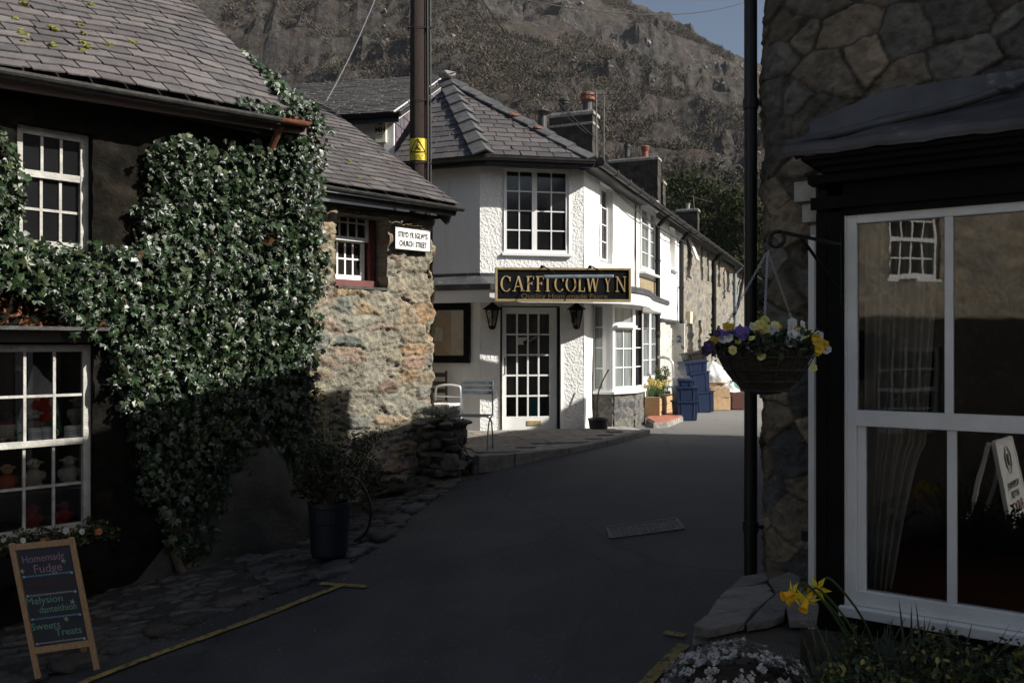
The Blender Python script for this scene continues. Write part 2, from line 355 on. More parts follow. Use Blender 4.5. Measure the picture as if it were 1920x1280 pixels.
def wallgrid(W, s0, s1, z0, z1, holes, res, fn, reveal=.25, edge=None):
    """front of a wall as a fine grid with displaced relief; returns verts, faces, cols. fn(S,Z)->(relief, cols)"""
    def ticks(a, b, cuts):
        c = sorted({a, b, *[x for x in cuts if a < x < b]}); out = [a]
        for p, q in zip(c[:-1], c[1:]):
            k = max(1, int(round((q-p)/res))); out += [p+(q-p)*i/k for i in range(1, k+1)]
        return np.array(out)
    S = ticks(s0, s1, [x for h in holes for x in h[:2]]); Z = ticks(z0, z1, [x for h in holes for x in h[2:]])
    SS, ZZ = np.meshgrid(S, Z); rel, col = fn(SS.ravel(), ZZ.ravel())
    ns, nz = len(S), len(Z)
    V = np.array([W.pt(a, b, r) for a, b, r in zip(SS.ravel(), ZZ.ravel(), rel)])
    fc = []
    for j in range(nz-1):
        zc = (Z[j]+Z[j+1])/2
        for i in range(ns-1):
            sc_ = (S[i]+S[i+1])/2
            if any(h[0] < sc_ < h[1] and h[2] < zc < h[3] for h in holes): continue
            a = j*ns+i; fc.append((a, a+1, a+1+ns, a+ns))
    V = V.tolist(); C = np.asarray(col).tolist()
    # reveals: extrude hole borders inwards
    for h in holes:
        ii = [i for i, x in enumerate(S) if h[0]-1e-6 <= x <= h[1]+1e-6]; jj = [j for j, x in enumerate(Z) if h[2]-1e-6 <= x <= h[3]+1e-6]
        loop = [(jj[0], i) for i in ii]+[(j, ii[-1]) for j in jj[1:]]+[(jj[-1], i) for i in ii[::-1][1:]]+[(j, ii[0]) for j in jj[::-1][1:-1]]
        base = len(V); K = 4
        for k in range(1, K+1):
            for (j, i) in loop:
                V.append(list(W.pt(S[i], Z[j], -reveal*k/K + rng.uniform(-.004, .004)))); C.append(C[j*ns+i])
        n = len(loop)
        for q in range(n):
            q2 = (q+1) % n; a = loop[q][0]*ns+loop[q][1]; b = loop[q2][0]*ns+loop[q2][1]
            fc.append((b, a, base+q, base+q2))
            for k in range(K-1): fc.append((base+k*n+q2, base+k*n+q, base+(k+1)*n+q, base+(k+1)*n+q2))
    return V, fc, C

def stones(S0, S1, Z0, Z1, cw, ch, palette, mortar, depth=.02, mw=.018, seed=3, aniso=1.0, jit=.42, moff=0.0, rough=.01, warp=.05, keep=1.0, coljit=.15):
    """irregular stonework relief: returns fn(S,Z)->(relief, colour)"""
    r = np.random.default_rng(seed); pts = []; k = 0
    z = Z0-ch
    while z < Z1+ch:
        s = S0-cw+r.uniform(0, cw)
        while s < S1+cw:
            pts.append((s+r.uniform(-jit, jit)*cw*.6, z+r.uniform(-jit, jit)*ch)); s += cw*r.uniform(.32, 1.65)
        z += ch
    pts = np.array(pts); n = len(pts); pc = np.array(palette)[r.integers(0, len(palette), n)]*(1+r.uniform(-coljit, coljit, (n, 1)))
    hh = r.uniform(.3, 1.0, n); buried = r.uniform(0, 1, n) > keep; tx = r.uniform(-1, 1, (n, 2))
    an = cw/ch*aniso
    def fn(S, Z):
        wS = S+(fbm(S*5, Z*5, 3, seed)-.5)*warp*2; wZ = Z+(fbm(S*5+9, Z*5+4, 3, seed+5)-.5)*warp*2
        rel = np.zeros(len(S)); col = np.zeros((len(S), 3))
        for i in range(0, len(S), 20000):
            a = wS[i:i+20000, None]; b = wZ[i:i+20000, None]
            D = np.hypot((a-pts[None, :, 0])/an, (b-pts[None, :, 1]))
            o = np.argpartition(D, 1, axis=1)[:, :2]; rr_ = np.arange(len(D))
            d0 = D[rr_, o[:, 0]]; d1 = D[rr_, o[:, 1]]; sw = d0 > d1
            idn = np.where(sw, o[:, 1], o[:, 0]); e = np.abs(d1-d0)/2
            t = np.clip((e-mw*.3)/(mw), 0, 1); t = t*t*(3-2*t)
            bz = buried[idn]; 
            nz = fbm(S[i:i+20000]*30, Z[i:i+20000]*30, 3, seed+11)-.5
            big = fbm(S[i:i+20000]*3, Z[i:i+20000]*3, 3, seed+17)-.5
            t = np.where(bz, 0, t)
            tilt = ((a[:, 0]-pts[idn, 0])*tx[idn, 0]+(b[:, 0]-pts[idn, 1])*tx[idn, 1])*.12
            rel[i:i+20000] = (depth*hh[idn]+tilt)*t + nz*rough*2 + big*depth
            cn = 1+nz[:, None]*.9
            col[i:i+20000] = (np.array(mortar)[None]*(1+big[:, None]*.5))*(1-t[:, None])*cn + pc[idn]*t[:, None]*cn
        return rel+moff, np.clip(col, .005, 1)
    return fn

def clip_poly(poly, region):
    out = poly
    for i in range(len(region)):
        a = region[i]; b = region[(i+1) % len(region)]; new = []
        for j in range(len(out)):
            p, q = out[j], out[(j+1) % len(out)]
            sp = (b[0]-a[0])*(p[1]-a[1])-(b[1]-a[1])*(p[0]-a[0]); sq = (b[0]-a[0])*(q[1]-a[1])-(b[1]-a[1])*(q[0]-a[0])
            if sp >= 0: new.append(p)
            if (sp >= 0) != (sq >= 0):
                t = sp/(sp-sq); new.append((p[0]+(q[0]-p[0])*t, p[1]+(q[1]-p[1])*t))
        out = new
        if len(out) < 3: return []
    return out
def slate_roof(O, e, g, region, expo, width, parent, palette, jit=.012, thick=.010, name='roof', seed=1, lift=.014, streak=0, zfun=None):
    """overlapping slates on a plane; region = convex counter-clockwise polygon in (a along e, b along g)"""
    r = random.Random(seed); e = Vector(e).normalized(); g = Vector(g).normalized(); n = e.cross(g).normalized()
    if n.z < 0: n = -n
    O = Vector(O); mb = MB()
    amin = min(p[0] for p in region); amax = max(p[0] for p in region); bmax = max(p[1] for p in region); bmin = min(p[1] for p in region)
    # underlay
    mb.col = (.03,.03,.03)
    pl = [O+e*p[0]+g*p[1]-n*.02 for p in region]; mb.prism(pl, -n*.05)
    b = bmin; row = 0
    while b < bmax:
        a = amin-width*(.5 if row % 2 else 0)-width+r.uniform(-.01,.01)
        while a < amax+width:
            w = width*r.uniform(.86, 1.14); gp = .007
            q = [(a+gp, b+r.uniform(-jit, jit)), (a+w*.5, b+r.uniform(-jit, jit)*.8), (a+w-gp, b+r.uniform(-jit, jit)), (a+w-gp, b+expo*1.35), (a+gp, b+expo*1.35)]
            if r.random() < .15: q[0] = (q[0][0]+r.uniform(0,.03), q[0][1]+r.uniform(0,.02))
            c = clip_poly(q, region)
            if len(c) >= 3:
                base = palette[r.randrange(len(palette))]; k = r.uniform(.8, 1.2); mb.col = tuple(x*k for x in base)
                tw = r.uniform(-.004, .004)
                top = []
                for p in c:
                    t = (p[1]-b)/(expo*1.35); l = lift*(1-t)+.001+tw*(p[0]-a)/w + r.uniform(0,.0015)
                    top.append(O+e*p[0]+g*p[1]+n*(l+thick))
                m_ = len(c); vs = top+[v-n*thick for v in top]
                mb.add(vs, [tuple(range(m_)), tuple(range(m_, 2*m_))[::-1]]+[(i, m_+i, m_+(i+1) % m_, (i+1) % m_) for i in range(m_)])
            a += w
        b += expo; row += 1
    if zfun:
        mb.v = [(x, y, z+zfun(x, y)) for x, y, z in mb.v]
    return mb.build(name, M['slate'], parent)

def ridge_run(a, b, n, wd, mb, up=(0,0,1), drop=.09, thick=.02, step=.02, m=None):
    """a run of overlapping angular ridge or hip tiles from a (low) to b (high)"""
    a, b = Vector(a), Vector(b); d = (b-a)/n; dn = d.normalized(); x = dn.cross(Vector(up)).normalized(); y = x.cross(dn).normalized()
    for i in range(n):
        p = a+d*i-dn*.04; q = a+d*(i+1); k = random.uniform(.85, 1.15); mb.col = (k, k, k)
        for o, h in ((0, step),):
            vs = [p-x*wd+y*(h-drop), p+y*h, p+x*wd+y*(h-drop), q+x*wd*.97-y*drop, q+y*.0, q-x*wd*.97-y*drop]
            vs2 = [v-y*thick for v in vs]
            A = vs+vs2
            mb.add(A, [(0,1,4,5),(1,2,3,4),(6,11,10,7),(7,10,9,8),(0,6,7,1),(1,7,8,2),(2,8,9,3),(3,9,10,4),(4,10,11,5),(5,11,6,0)])

def window(W, s0, s1, z0, z1, off, cols, rows, parent, fm, gm, fw=.05, bw=.018, dep=.05, sill=None, sillm=None, sash=None, label=None, sillout=.06, sillh=.05, name='window', bars=True, mull=None):
    """a framed window part with pane and sill sub-parts"""
    mb = MB()
    mb.wbox(W, s0, s0+fw, z0, z1, off-dep, off); mb.wbox(W, s1-fw, s1, z0, z1, off-dep, off)
    mb.wbox(W, s0+fw, s1-fw, z1-fw, z1, off-dep, off-.002); mb.wbox(W, s0+fw, s1-fw, z0, z0+fw*1.2, off-dep, off-.002)
    segs = [(z0+fw*1.2, z1-fw, 0.0)]
    if sash is not None:
        zm = z0+(z1-z0)*sash; mb.wbox(W, s0+fw, s1-fw, zm-fw*.45, zm+fw*.45, off-dep, off-.006)
        segs = [(z0+fw*1.2, zm-fw*.45, -.02), (zm+fw*.45, z1-fw, 0.0)]
    cells = [(s0+fw, s1-fw)]
    if mull:
        cells = []; prev = s0+fw
        for q in mull:
            c = s0+(s1-s0)*q; mb.wbox(W, c-fw*.85, c+fw*.85, z0+fw*1.2, z1-fw, off-dep, off-.003); cells.append((prev, c-fw*.85)); prev = c+fw*.85
        cells.append((prev, s1-fw))
    rw = rows if isinstance(rows, (list, tuple)) else [rows]*len(segs)
    for (a, b, oo), rn in zip(segs, rw):
        for (c0, c1) in cells:
            for i in range(1, cols):
                c = c0+(c1-c0)*i/cols; mb.wbox(W, c-bw/2, c+bw/2, a, b, off-dep*.7+oo, off-dep*.25+oo)
            for j in range(1, rn):
                z = a+(b-a)*j/rn; mb.wbox(W, c0, c1, z-bw/2, z+bw/2, off-dep*.68+oo, off-dep*.27+oo)
    o = mb.build(name, fm, parent)
    if label: o['label'] = label
    g = MB(); 
    for (a, b, oo) in segs: g.wbox(W, s0+fw*.5, s1-fw*.5, a-.003, b+.003, off-dep*.55+oo, off-dep*.5+oo)
    g.build('pane', gm, o)
    if sill:
        s_ = MB(); s_.wbox(W, s0-.04, s1+.04, z0-sillh, z0-.002, off-dep, off+sillout); s_.build('sill', sillm or fm, o, bevel=.006)
    return o

def scatter(name, tv, tf, pos, rot, scale, cols, m, parent=None, smooth=False):
    """many copies of a small template joined in one mesh; pos (n,3), rot (n,3,3), scale (n,) or (n,3)"""
    tv = np.asarray(tv, float); pos = np.asarray(pos); n = len(pos); scale = np.asarray(scale)
    if scale.ndim == 1: scale = scale[:, None]
    X = tv[None]*scale[:, None, :] if scale.shape[1] == 3 else tv[None]*scale[:, :, None]
    V = np.einsum('nij,nkj->nki', rot, X)+pos[:, None, :]
    k = len(tv); V = V.reshape(-1, 3); fc = []
    for i in range(n):
        b = i*k; fc += [[b+j for j in f] for f in tf]
    C = np.repeat(np.asarray(cols), k, axis=0)
    return bulk(name, V, fc, m, parent, C, smooth)
def rot_from(nrm, spin):
    """rotation matrices whose z axis is nrm, spun about it"""
    nrm = nrm/np.linalg.norm(nrm, axis=1, keepdims=True); up = np.tile(np.array([[0, 0, 1.0]]), (len(nrm), 1))
    up[np.abs(nrm[:, 2]) > .95] = (0, 1, 0)
    x = np.cross(up, nrm); x /= np.linalg.norm(x, axis=1, keepdims=True); y = np.cross(nrm, x)
    c, s = np.cos(spin)[:, None], np.sin(spin)[:, None]
    return np.stack([x*c+y*s, -x*s+y*c, nrm], axis=2)
IVY_V = [(0,-.40,0),(-.24,-.52,-.08),(-.52,-.20,-.16),(-.25,0,-.03),(-.40,.30,-.12),(-.10,.24,0),(0,.68,-.10),(.10,.24,0),(.40,.30,-.12),(.25,0,-.03),(.52,-.20,-.16),(.24,-.52,-.08),(0,-.05,.0)]
IVY_F = [(12,i,(i+1)) for i in range(11)]+[(12,11,0)]
LEAF_V = [(0,0,0),(.22,.3,.05),(.25,.6,.03),(0,1,-.05),(-.25,.6,.03),(-.22,.3,.05),(0,.5,-.03)]
LEAF_F = [(0,1,6),(1,2,6),(2,3,6),(3,4,6),(4,5,6),(5,0,6)]
def rand_dirs(n, up=0.0):
    v = rng.normal(size=(n, 3)); v[:, 2] += up; return v/np.linalg.norm(v, axis=1, keepdims=True)
# ================================================================== SETTING
xs = np.concatenate([np.linspace(-1200, -60, 12), np.linspace(-50, 50, 101), np.linspace(60, 1200, 12)])
ys = np.concatenate([np.linspace(-400, -30, 6), np.linspace(-25, 60, 86), np.linspace(70, 1800, 20)])
XX, YY = np.meshgrid(xs, ys); ZZ = ground(XX, YY)-.03
V = np.stack([XX.ravel(), YY.ravel(), ZZ.ravel()], 1); nx = len(xs)
Fc = [(j*nx+i, j*nx+i+1, (j+1)*nx+i+1, (j+1)*nx+i) for j in range(len(ys)-1) for i in range(nx-1)]
struct(bulk('ground', V, Fc, M['verge'], smooth=True))
def sheet(name, x0, x1, y0, y1, step, dz, m, inside=None, wob=0.0):
    xs = np.arange(x0, x1+1e-6, step); ys = np.arange(y0, y1+1e-6, step); XX, YY = np.meshgrid(xs, ys)
    ZZ = ground(XX, YY)+dz + (fbm(XX*.8, YY*.8, 3, 5)-.5)*wob
    V = np.stack([XX.ravel(), YY.ravel(), ZZ.ravel()], 1); n = len(xs); fc = []
    for j in range(len(ys)-1):
        for i in range(n-1):
            if inside and not inside((xs[i]+xs[i+1])/2, (ys[j]+ys[j+1])/2): continue
            fc.append((j*n+i, j*n+i+1, (j+1)*n+i+1, (j+1)*n+i))
    return bulk(name, V, fc, m, smooth=True)
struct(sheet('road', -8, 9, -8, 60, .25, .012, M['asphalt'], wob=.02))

def pip(x, y, poly):
    r = False; n = len(poly); j = n-1
    for i in range(n):
        xi, yi = poly[i]; xj, yj = poly[j]
        if (yi > y) != (yj > y) and x < (xj-xi)*(y-yi)/(yj-yi)+xi: r = not r
        j = i
    return r
# road paint
def strip(mb, pts, w, dz=.026, step=.08):
    pts = [Vector((p.x, p.y, 0)) for p in pts]; L = []; 
    for a, b in zip(pts[:-1], pts[1:]):
        k = max(1, int((b-a).length/step)); L += [a+(b-a)*i/k for i in range(k)]
    L.append(pts[-1]); vs = []
    for i, p in enumerate(L):
        t = (L[min(i+1, len(L)-1)]-L[max(i-1, 0)]).normalized(); x = Vector((t.y, -t.x, 0)); ww = w/2*(1+random.uniform(-.10, .10))
        for q in (p-x*ww, p+x*ww): vs.append((q.x, q.y, gz(q.x, q.y)+dz+ (float(fbm(q.x*.8, q.y*.8, 3, 5))-.5)*.02))
    mb.add(vs, [(2*i, 2*i+1, 2*i+3, 2*i+2) for i in range(len(L)-1)])
mb = MB()
strip(mb, [G(x, y) for x, y in ((60,1330),(170,1280),(300,1230),(480,1164),(640,1101))], .075)
strip(mb, [G(600,1098), G(690,1104)], .055, dz=.027)
struct(mb.build('road_marking', M['yellow']))
mb = MB(); strip(mb, [G(1195,1305), G(1235,1262), G(1283,1215)], .08); strip(mb, [G(1246,1192), G(1284,1200)], .05, dz=.027)
struct(mb.build('road_marking', M['yellow']))

# cobbled verge on the left, with kerb slabs
edge = [G(x, y) for x, y in ((-260,1420),(-40,1320),(200,1236),(329,1186),(410,1154),(514,1118),(618,1084),(715,1018),(771,967),(812,938),(852,910),(888,884))]
WA = Wall(math.atan2(.693,.72), 7.83)
WB = Wall(math.atan2(.736,.677), 8.61)
inner = [WB.pt(WB.s(830), 0, .1), WB.pt(WB.s(570), 0, .0), WA.pt(WA.s(575), 0, .0), WA.pt(WA.s(-260), 0, .0)]
poly = [(p.x, p.y) for p in edge]+[(p.x, p.y) for p in inner]
struct(sheet('verge', -7, 1, 3, 12, .1, .035, M['verge'], inside=lambda x, y: pip(x, y, poly), wob=.05))
mb = MB(); r = random.Random(4)
def cobble(mb, x, y, l, w, h, ang, r, sub=2, top=.05):
    ca, sa = math.cos(ang), math.sin(ang); bm = bmesh.new(); bmesh.ops.create_icosphere(bm, subdivisions=sub, radius=1); vs = []
    ph = r.uniform(0, 99)
    for v in bm.verts:
        q = v.co; a = max(-1, min(1, q.x*1.25)); b = max(-1, min(1, q.y*1.25)); c = max(-.9, min(.75, q.z*1.2))
        k = 1+.16*math.sin(q.x*5+ph)*math.cos(q.y*4+ph)
        xx = a*l/2*k; yy = b*w/2*k; vs.append((x+xx*ca-yy*sa, y+xx*sa+yy*ca, gz(x, y)+top-h*.5+c*h*.6+.008*math.sin(7*q.x+ph)))
    fs = [tuple(v.index for v in f.verts) for f in bm.faces]; bm.free(); k = r.uniform(.5, 1.3); t = r.uniform(-.02, .03)
    mb.col = (.080*k+t*.3, .076*k, .070*k-t*.2); mb.add(vs, fs)
for i in range(2600):
    x = r.uniform(-6.2, .5); y = r.uniform(4, 11.6)
    if not pip(x, y, poly): continue
    cobble(mb, x, y, r.uniform(.16, .32), r.uniform(.045, .085), .06, math.atan2(.72,.693)+r.uniform(-.25,.25)-.35, r, 1 if y > 9 else 2, .055)
struct(mb.build('cobbles', M['cobble'], smooth=True))
mb = MB(); r = random.Random(9)
for a, b in zip(edge[:-1], edge[1:]):
    L = math.hypot(b.x-a.x, b.y-a.y); t = 0
    while t < L-.1:
        w = r.uniform(.28, .5); p = a+(b-a)*((t+w/2)/L); ang = math.atan2(b.y-a.y, b.x-a.x)
        nx_, ny_ = -math.sin(ang), math.cos(ang)
        cobble(mb, p.x+nx_*.07, p.y+ny_*.07, w, r.uniform(.16, .24), .09, ang+r.uniform(-.1,.1), r, 2, .065); t += w*1.02
struct(mb.build('kerb', M['cobble'], smooth=True))

# grit and leaf scraps gathered along the road edges
n_ = 900; r = random.Random(31); pos = []
while len(pos) < n_:
    i = r.randrange(len(edge)-1); a = edge[i].lerp(edge[i+1], r.random()); off_ = abs(r.gauss(0, .16)) if r.random() < .8 else r.uniform(0, 2.6)
    x, y = a.x+off_*1.0+r.uniform(-.05,.05), a.y-off_*.25; pos.append((x, y, gz(x, y)+.018+(float(fbm(x*.8, y*.8, 3, 5))-.5)*.02))
o = scatter('grit', [(-.5,-.3,0),(.5,-.35,.1),(.6,.3,0),(-.3,.4,.15),(0,0,.35)], [(0,1,4),(1,2,4),(2,3,4),(3,0,4)], np.array(pos), rot_from(np.tile([[0,0,1.0]], (n_,1))+rng.normal(0,.2,(n_,3)), rng.uniform(0,6.28,n_)), rng.uniform(.006,.022,n_), np.array([[.10,.09,.075]])*rng.uniform(.3,2.2,(n_,1)), M['cobble']); tag(o, 'grit and dead leaf scraps gathered along the left road edge', 'grit', kind='stuff')

# ------------------------------------------------------------------ hill
hx = np.linspace(-330, 330, 440); hy = np.concatenate([np.linspace(110, 560, 330), np.linspace(566, 700, 14)])
XX, YY = np.meshgrid(hx, hy)
crest = 211+.60*(78-XX); crest = np.where(XX > 150, 168-.40*(XX-150), crest); crest = np.clip(crest, 40, 420)
t = np.clip((YY-120)/400, 0, 1)
base = crest*(t**1.12); base = np.where(YY > 520, crest-(YY-520)*.55, base)
rid = 1-np.abs(fbm(XX/42+3, YY/60, 5, 21)*2-1); rid2 = 1-np.abs(fbm(XX/14, YY/18+7, 4, 33)*2-1); big = fbm(XX/110, YY/110, 3, 40)-.5
crag = np.clip((fbm(XX/55+9, YY/45+2, 4, 61)-.46+.10*(XX < -15))*5, 0, 1)
fis = 1-np.abs(fbm(XX/7+fbm(XX/30,YY/30,3,8)*4, YY/34, 5, 12)*2-1)
h = base + (big*46 + (rid-.7)*24*(.35+crag) + (rid2-.7)*4*(.2+crag*1.2) + (fis-.7)*5.0*(.10+crag) + (fbm(XX/3.2, YY/4, 3, 77)-.5)*1.8)*np.clip(t*3, 0, 1)
# terraces of rock: steps in height where the crags are
st = 17.0; hw = h+ (fbm(XX/30, YY/30, 3, 90)-.5)*22; q = hw/st; fr = q-np.floor(q); step = (np.floor(q)+np.clip((fr-.62)/.38, 0, 1)**1.0)*st - hw
h = h+step*crag*.8*np.clip(t*3, 0, 1)
V = np.stack([XX.ravel(), YY.ravel(), (h-1.6).ravel()], 1); nx = len(hx)
Fc = [(j*nx+i, j*nx+i+1, (j+1)*nx+i+1, (j+1)*nx+i) for j in range(len(hy)-1) for i in range(nx-1)]
mh = bpy.data.materials.new('hillside rock and heather'); mh.use_nodes = True; n = mh.node_tree; N = n.nodes; L = n.links; b = N['Principled BSDF']; b.inputs['Roughness'].default_value = .95; b.inputs['Specular IOR Level'].default_value = .2
geo = N.new('ShaderNodeNewGeometry'); sx = N.new('ShaderNodeSeparateXYZ'); L.new(geo.outputs['Normal'], sx.inputs[0])
tc = N.new('ShaderNodeTexCoord')
def noise(sc, det=8, ro=.6):
    z = N.new('ShaderNodeTexNoise'); z.inputs['Scale'].default_value = sc; z.inputs['Detail'].default_value = det; z.inputs['Roughness'].default_value = ro; L.new(tc.outputs['Object'], z.inputs[0]); return z.outputs[0]
def ramp(src, st_):
    q = N.new('ShaderNodeValToRGB'); e = q.color_ramp.elements
    while len(e) < len(st_): e.new(.5)
    for k, (p, c) in enumerate(st_): e[k].position = p; e[k].color = (*c, 1)
    L.new(src, q.inputs[0]); return q.outputs[0]
def mix(f, a, c):
    q = N.new('ShaderNodeMix'); q.data_type = 'RGBA'
    (L.new(f, q.inputs[0]) if not isinstance(f, float) else setattr(q.inputs[0], 'default_value', f)); L.new(a, q.inputs[6]); L.new(c, q.inputs[7]); return q.outputs[2]
veg = ramp(noise(.035), [(.3, (.030,.028,.017)), (.42, (.055,.042,.030)), (.53, (.092,.058,.038)), (.62, (.045,.044,.024)), (.74, (.13,.072,.045))])
veg2 = ramp(noise(.35, 6, .7), [(.35, (.014,.013,.010)), (.5, (.050,.040,.030)), (.65, (.100,.078,.058))]); vv = mix(.45, veg, veg2)
rock = ramp(noise(.30, 10, .8), [(.38, (.014,.014,.015)), (.49, (.050,.050,.050)), (.59, (.105,.104,.102)), (.72, (.22,.218,.213))])
mr = N.new('ShaderNodeMapRange'); mr.inputs[1].default_value = .86; mr.inputs[2].default_value = .62; L.new(sx.outputs[2], mr.inputs[0])
ad = N.new('ShaderNodeMath'); ad.operation = 'ADD'; L.new(mr.outputs[0], ad.inputs[0])
sc_ = ramp(noise(.05, 10, .75), [(.51, (0,0,0)), (.64, (.8,.8,.8))]); L.new(sc_, ad.inputs[1])
mm = N.new('ShaderNodeMath'); mm.operation = 'MULTIPLY'; L.new(ad.outputs[0], mm.inputs[0]); mm.use_clamp = True
L.new(ramp(noise(.5, 8, .8), [(.40, (.05,.05,.05)), (.58, (1,1,1))]), mm.inputs[1])
L.new(mix(mm.outputs[0], vv, rock), b.inputs['Base Color'])
bp = N.new('ShaderNodeBump'); bp.inputs['Strength'].default_value = 1; bp.inputs['Distance'].default_value = 2.2; L.new(noise(.45, 12, .8), bp.inputs['Height']); L.new(bp.outputs[0], b.inputs['Normal'])
M['hill'] = mh
o = bulk('hill', V, Fc, mh); struct(o)
# leafless scrub and boulders on the hillside
def hill_at(x, y):
    i = np.clip(np.searchsorted(hx, x)-1, 0, len(hx)-2); j = np.clip(np.searchsorted(hy, y)-1, 0, len(hy)-2)
    fx = (x-hx[i])/(hx[i+1]-hx[i]); fy = (y-hy[j])/(hy[j+1]-hy[j])
    return (h[j, i]*(1-fx)+h[j, i+1]*fx)*(1-fy)+(h[j+1, i]*(1-fx)+h[j+1, i+1]*fx)*fy-1.6
n0 = 26000
bx = rng.uniform(-150, 150, n0); by = rng.uniform(150, 500, n0)
dens = fbm(bx/38+5, by/38, 4, 55)+.25*(1-(by-150)/350)-.10*(bx < -20)
k_ = (dens > .57) & (bx/by > -.42) & (bx/by < .33); bx, by = bx[k_][:9000], by[k_][:9000]; bz = hill_at(bx, by)
tw = []; tf = []
rr = random.Random(3)
for i in range(40):   # a bare bush: short twig slivers pointing every way through a round crown
    a = rr.uniform(0, 6.283); e = math.acos(rr.uniform(-.1, 1)); d = Vector((math.cos(a)*math.sin(e), math.sin(a)*math.sin(e), math.cos(e))); p = Vector((0,0,.35))+d*rr.uniform(.1,.5); a2 = rr.uniform(0, 6.283); d = (d+Vector((math.cos(a2), math.sin(a2), rr.uniform(-.3,.8)))*.9).normalized(); L_ = rr.uniform(.18, .40)
    s_ = d.cross(Vector((rr.uniform(-1,1), rr.uniform(-1,1), .3))).normalized()*.045; b0 = len(tw); tw += [tuple(p-s_), tuple(p+s_), tuple(p+d*L_)]; tf.append((b0, b0+1, b0+2))
nb = len(bx); c = rng.uniform(.6, 1.35, (nb, 1))*np.array([[.080,.066,.053]]); g_ = rng.uniform(0, 1, nb) < .15; c[g_] = (.06,.06,.038)
sp = rng.uniform(0, 6.28, nb); rot = rot_from(np.tile([[0,0,1.0]], (nb,1))+rng.normal(0,.08,(nb,3)), sp)
M['scrub'] = mat('bare scrub twigs', (1,1,1), None, .95, attr=True, spec=.1)
o = scatter('scrub', tw, tf, np.stack([bx, by, bz-.2], 1), rot, rng.uniform(1.6, 4.2, nb), c, M['scrub']); tag(o, 'grey brown leafless scrub covering the lower mountainside', 'scrub', kind='stuff')
n1 = 5000; sx_ = rng.uniform(-150, 160, n1); sy_ = rng.uniform(180, 515, n1); dd = fbm(sx_/30+2, sy_/40, 4, 71); k_ = (dd > .54) & (sx_/sy_ < .32); sx_, sy_ = sx_[k_][:2500], sy_[k_][:2500]
bmz = bmesh.new(); bmesh.ops.create_icosphere(bmz, subdivisions=1, radius=1); bv = [tuple(v.co*(1+rr.uniform(-.35,.25))) for v in bmz.verts]; bf = [tuple(v.index for v in f.verts) for f in bmz.faces]; bmz.free()
nb = len(sx_); c = rng.uniform(.6, 1.3, (nb, 1))*np.array([[.16,.157,.152]])
M['boulder'] = mat('hillside boulder', (.8,.8,.8), (1,1,1), .9, .8, .8, 3, attr=True)
o = scatter('boulders', bv, bf, np.stack([sx_, sy_, hill_at(sx_, sy_)], 1), rot_from(rand_dirs(nb), rng.uniform(0,6,nb)), rng.uniform(.3, 1.2, (nb, 3))*rng.uniform(.4,1.3,(nb,1)), c, M['boulder']); tag(o, 'pale grey boulders and scree scattered over the mountainside', 'scree', kind='stuff')

# ------------------------------------------------------------------ trees behind the terrace
def conifer(x, y, z0, top, rad, seed, label, n=9000, group='dark evergreen trees behind the terrace'):
    r = np.random.default_rng(seed); root = thing('evergreen_tree', label, 'tree', (x, y, z0), group)
    mb = MB(); H = top-z0; mb.tube([(x, y, z0), (x+.1, y, z0+H*.4), (x-.1, y+.1, z0+H*.85)], [.35, .22, .06], 8)
    cl = []
    for i in range(34):
        a = r.uniform(0, 6.283); f = r.uniform(.12, 1); rr_ = rad*math.sin(min(1, (1-f)*1.15+.12)*1.5)*r.uniform(.45, 1); c = (x+math.cos(a)*rr_, y+math.sin(a)*rr_, z0+H*(.12+.86*f)); cl.append((*c, r.uniform(.55, 1.15)*rad*.34))
        mb.tube([(x, y, z0+H*(.1+.7*f)), ((x+c[0])/2, (y+c[1])/2, (c[2]+z0+H*(.1+.7*f))/2+.2), c[:3]], [.09, .05, .02], 5)
    mb.build('trunk', M['bark'], root)
    cl = np.array(cl); k = r.integers(0, len(cl), n); d = r.normal(size=(n, 3)); d /= np.linalg.norm(d, axis=1, keepdims=True); rd = r.uniform(.35, 1.0, n)**.5*r.uniform(.8,1.15,n)
    pos = cl[k, :3]+d*(cl[k, 3]*rd)[:, None]*np.array([[1.15, 1.15, .75]])
    nr = d+r.normal(size=(n, 3))*.6; tv = [(0,0,0),(.18,.3,.05),(.10,.75,0),(0,1,-.05),(-.12,.7,.02),(-.2,.3,.05)]; tf = [(0,1,2,3,4,5)]
    col = np.array([[.022,.036,.014]])*r.uniform(.5, 1.7, (n, 1)); yl = r.uniform(0, 1, n) < .3; col[yl] = np.array([[.07,.072,.022]])*r.uniform(.5, 1.2, (yl.sum(), 1))
    scatter('crown', tv, tf, pos, rot_from(nr, r.uniform(0, 6.28, n)), r.uniform(.18, .46, n), col, M['conifer'], root)
for i, (px, py, d, rad, lab) in enumerate(((1262, 322, 66, 4.6, 'broad dark evergreen nearest the cafe chimneys with pale tips'), (1330, 322, 60, 4.4, 'tallest rounded dark evergreen behind the roof aerial'), (1392, 372, 56, 3.8, 'dark evergreen just left of the black drainpipe'), (1300, 400, 58, 3.6, 'lower dark evergreen bough filling the gap over the end terrace roofs'), (1440, 440, 60, 4.0, 'dark evergreen mostly hidden behind the black drainpipe'))):
    p = P(px, py, d); conifer(p.x, p.y, -1.5, p.z, rad, 100+i, lab)
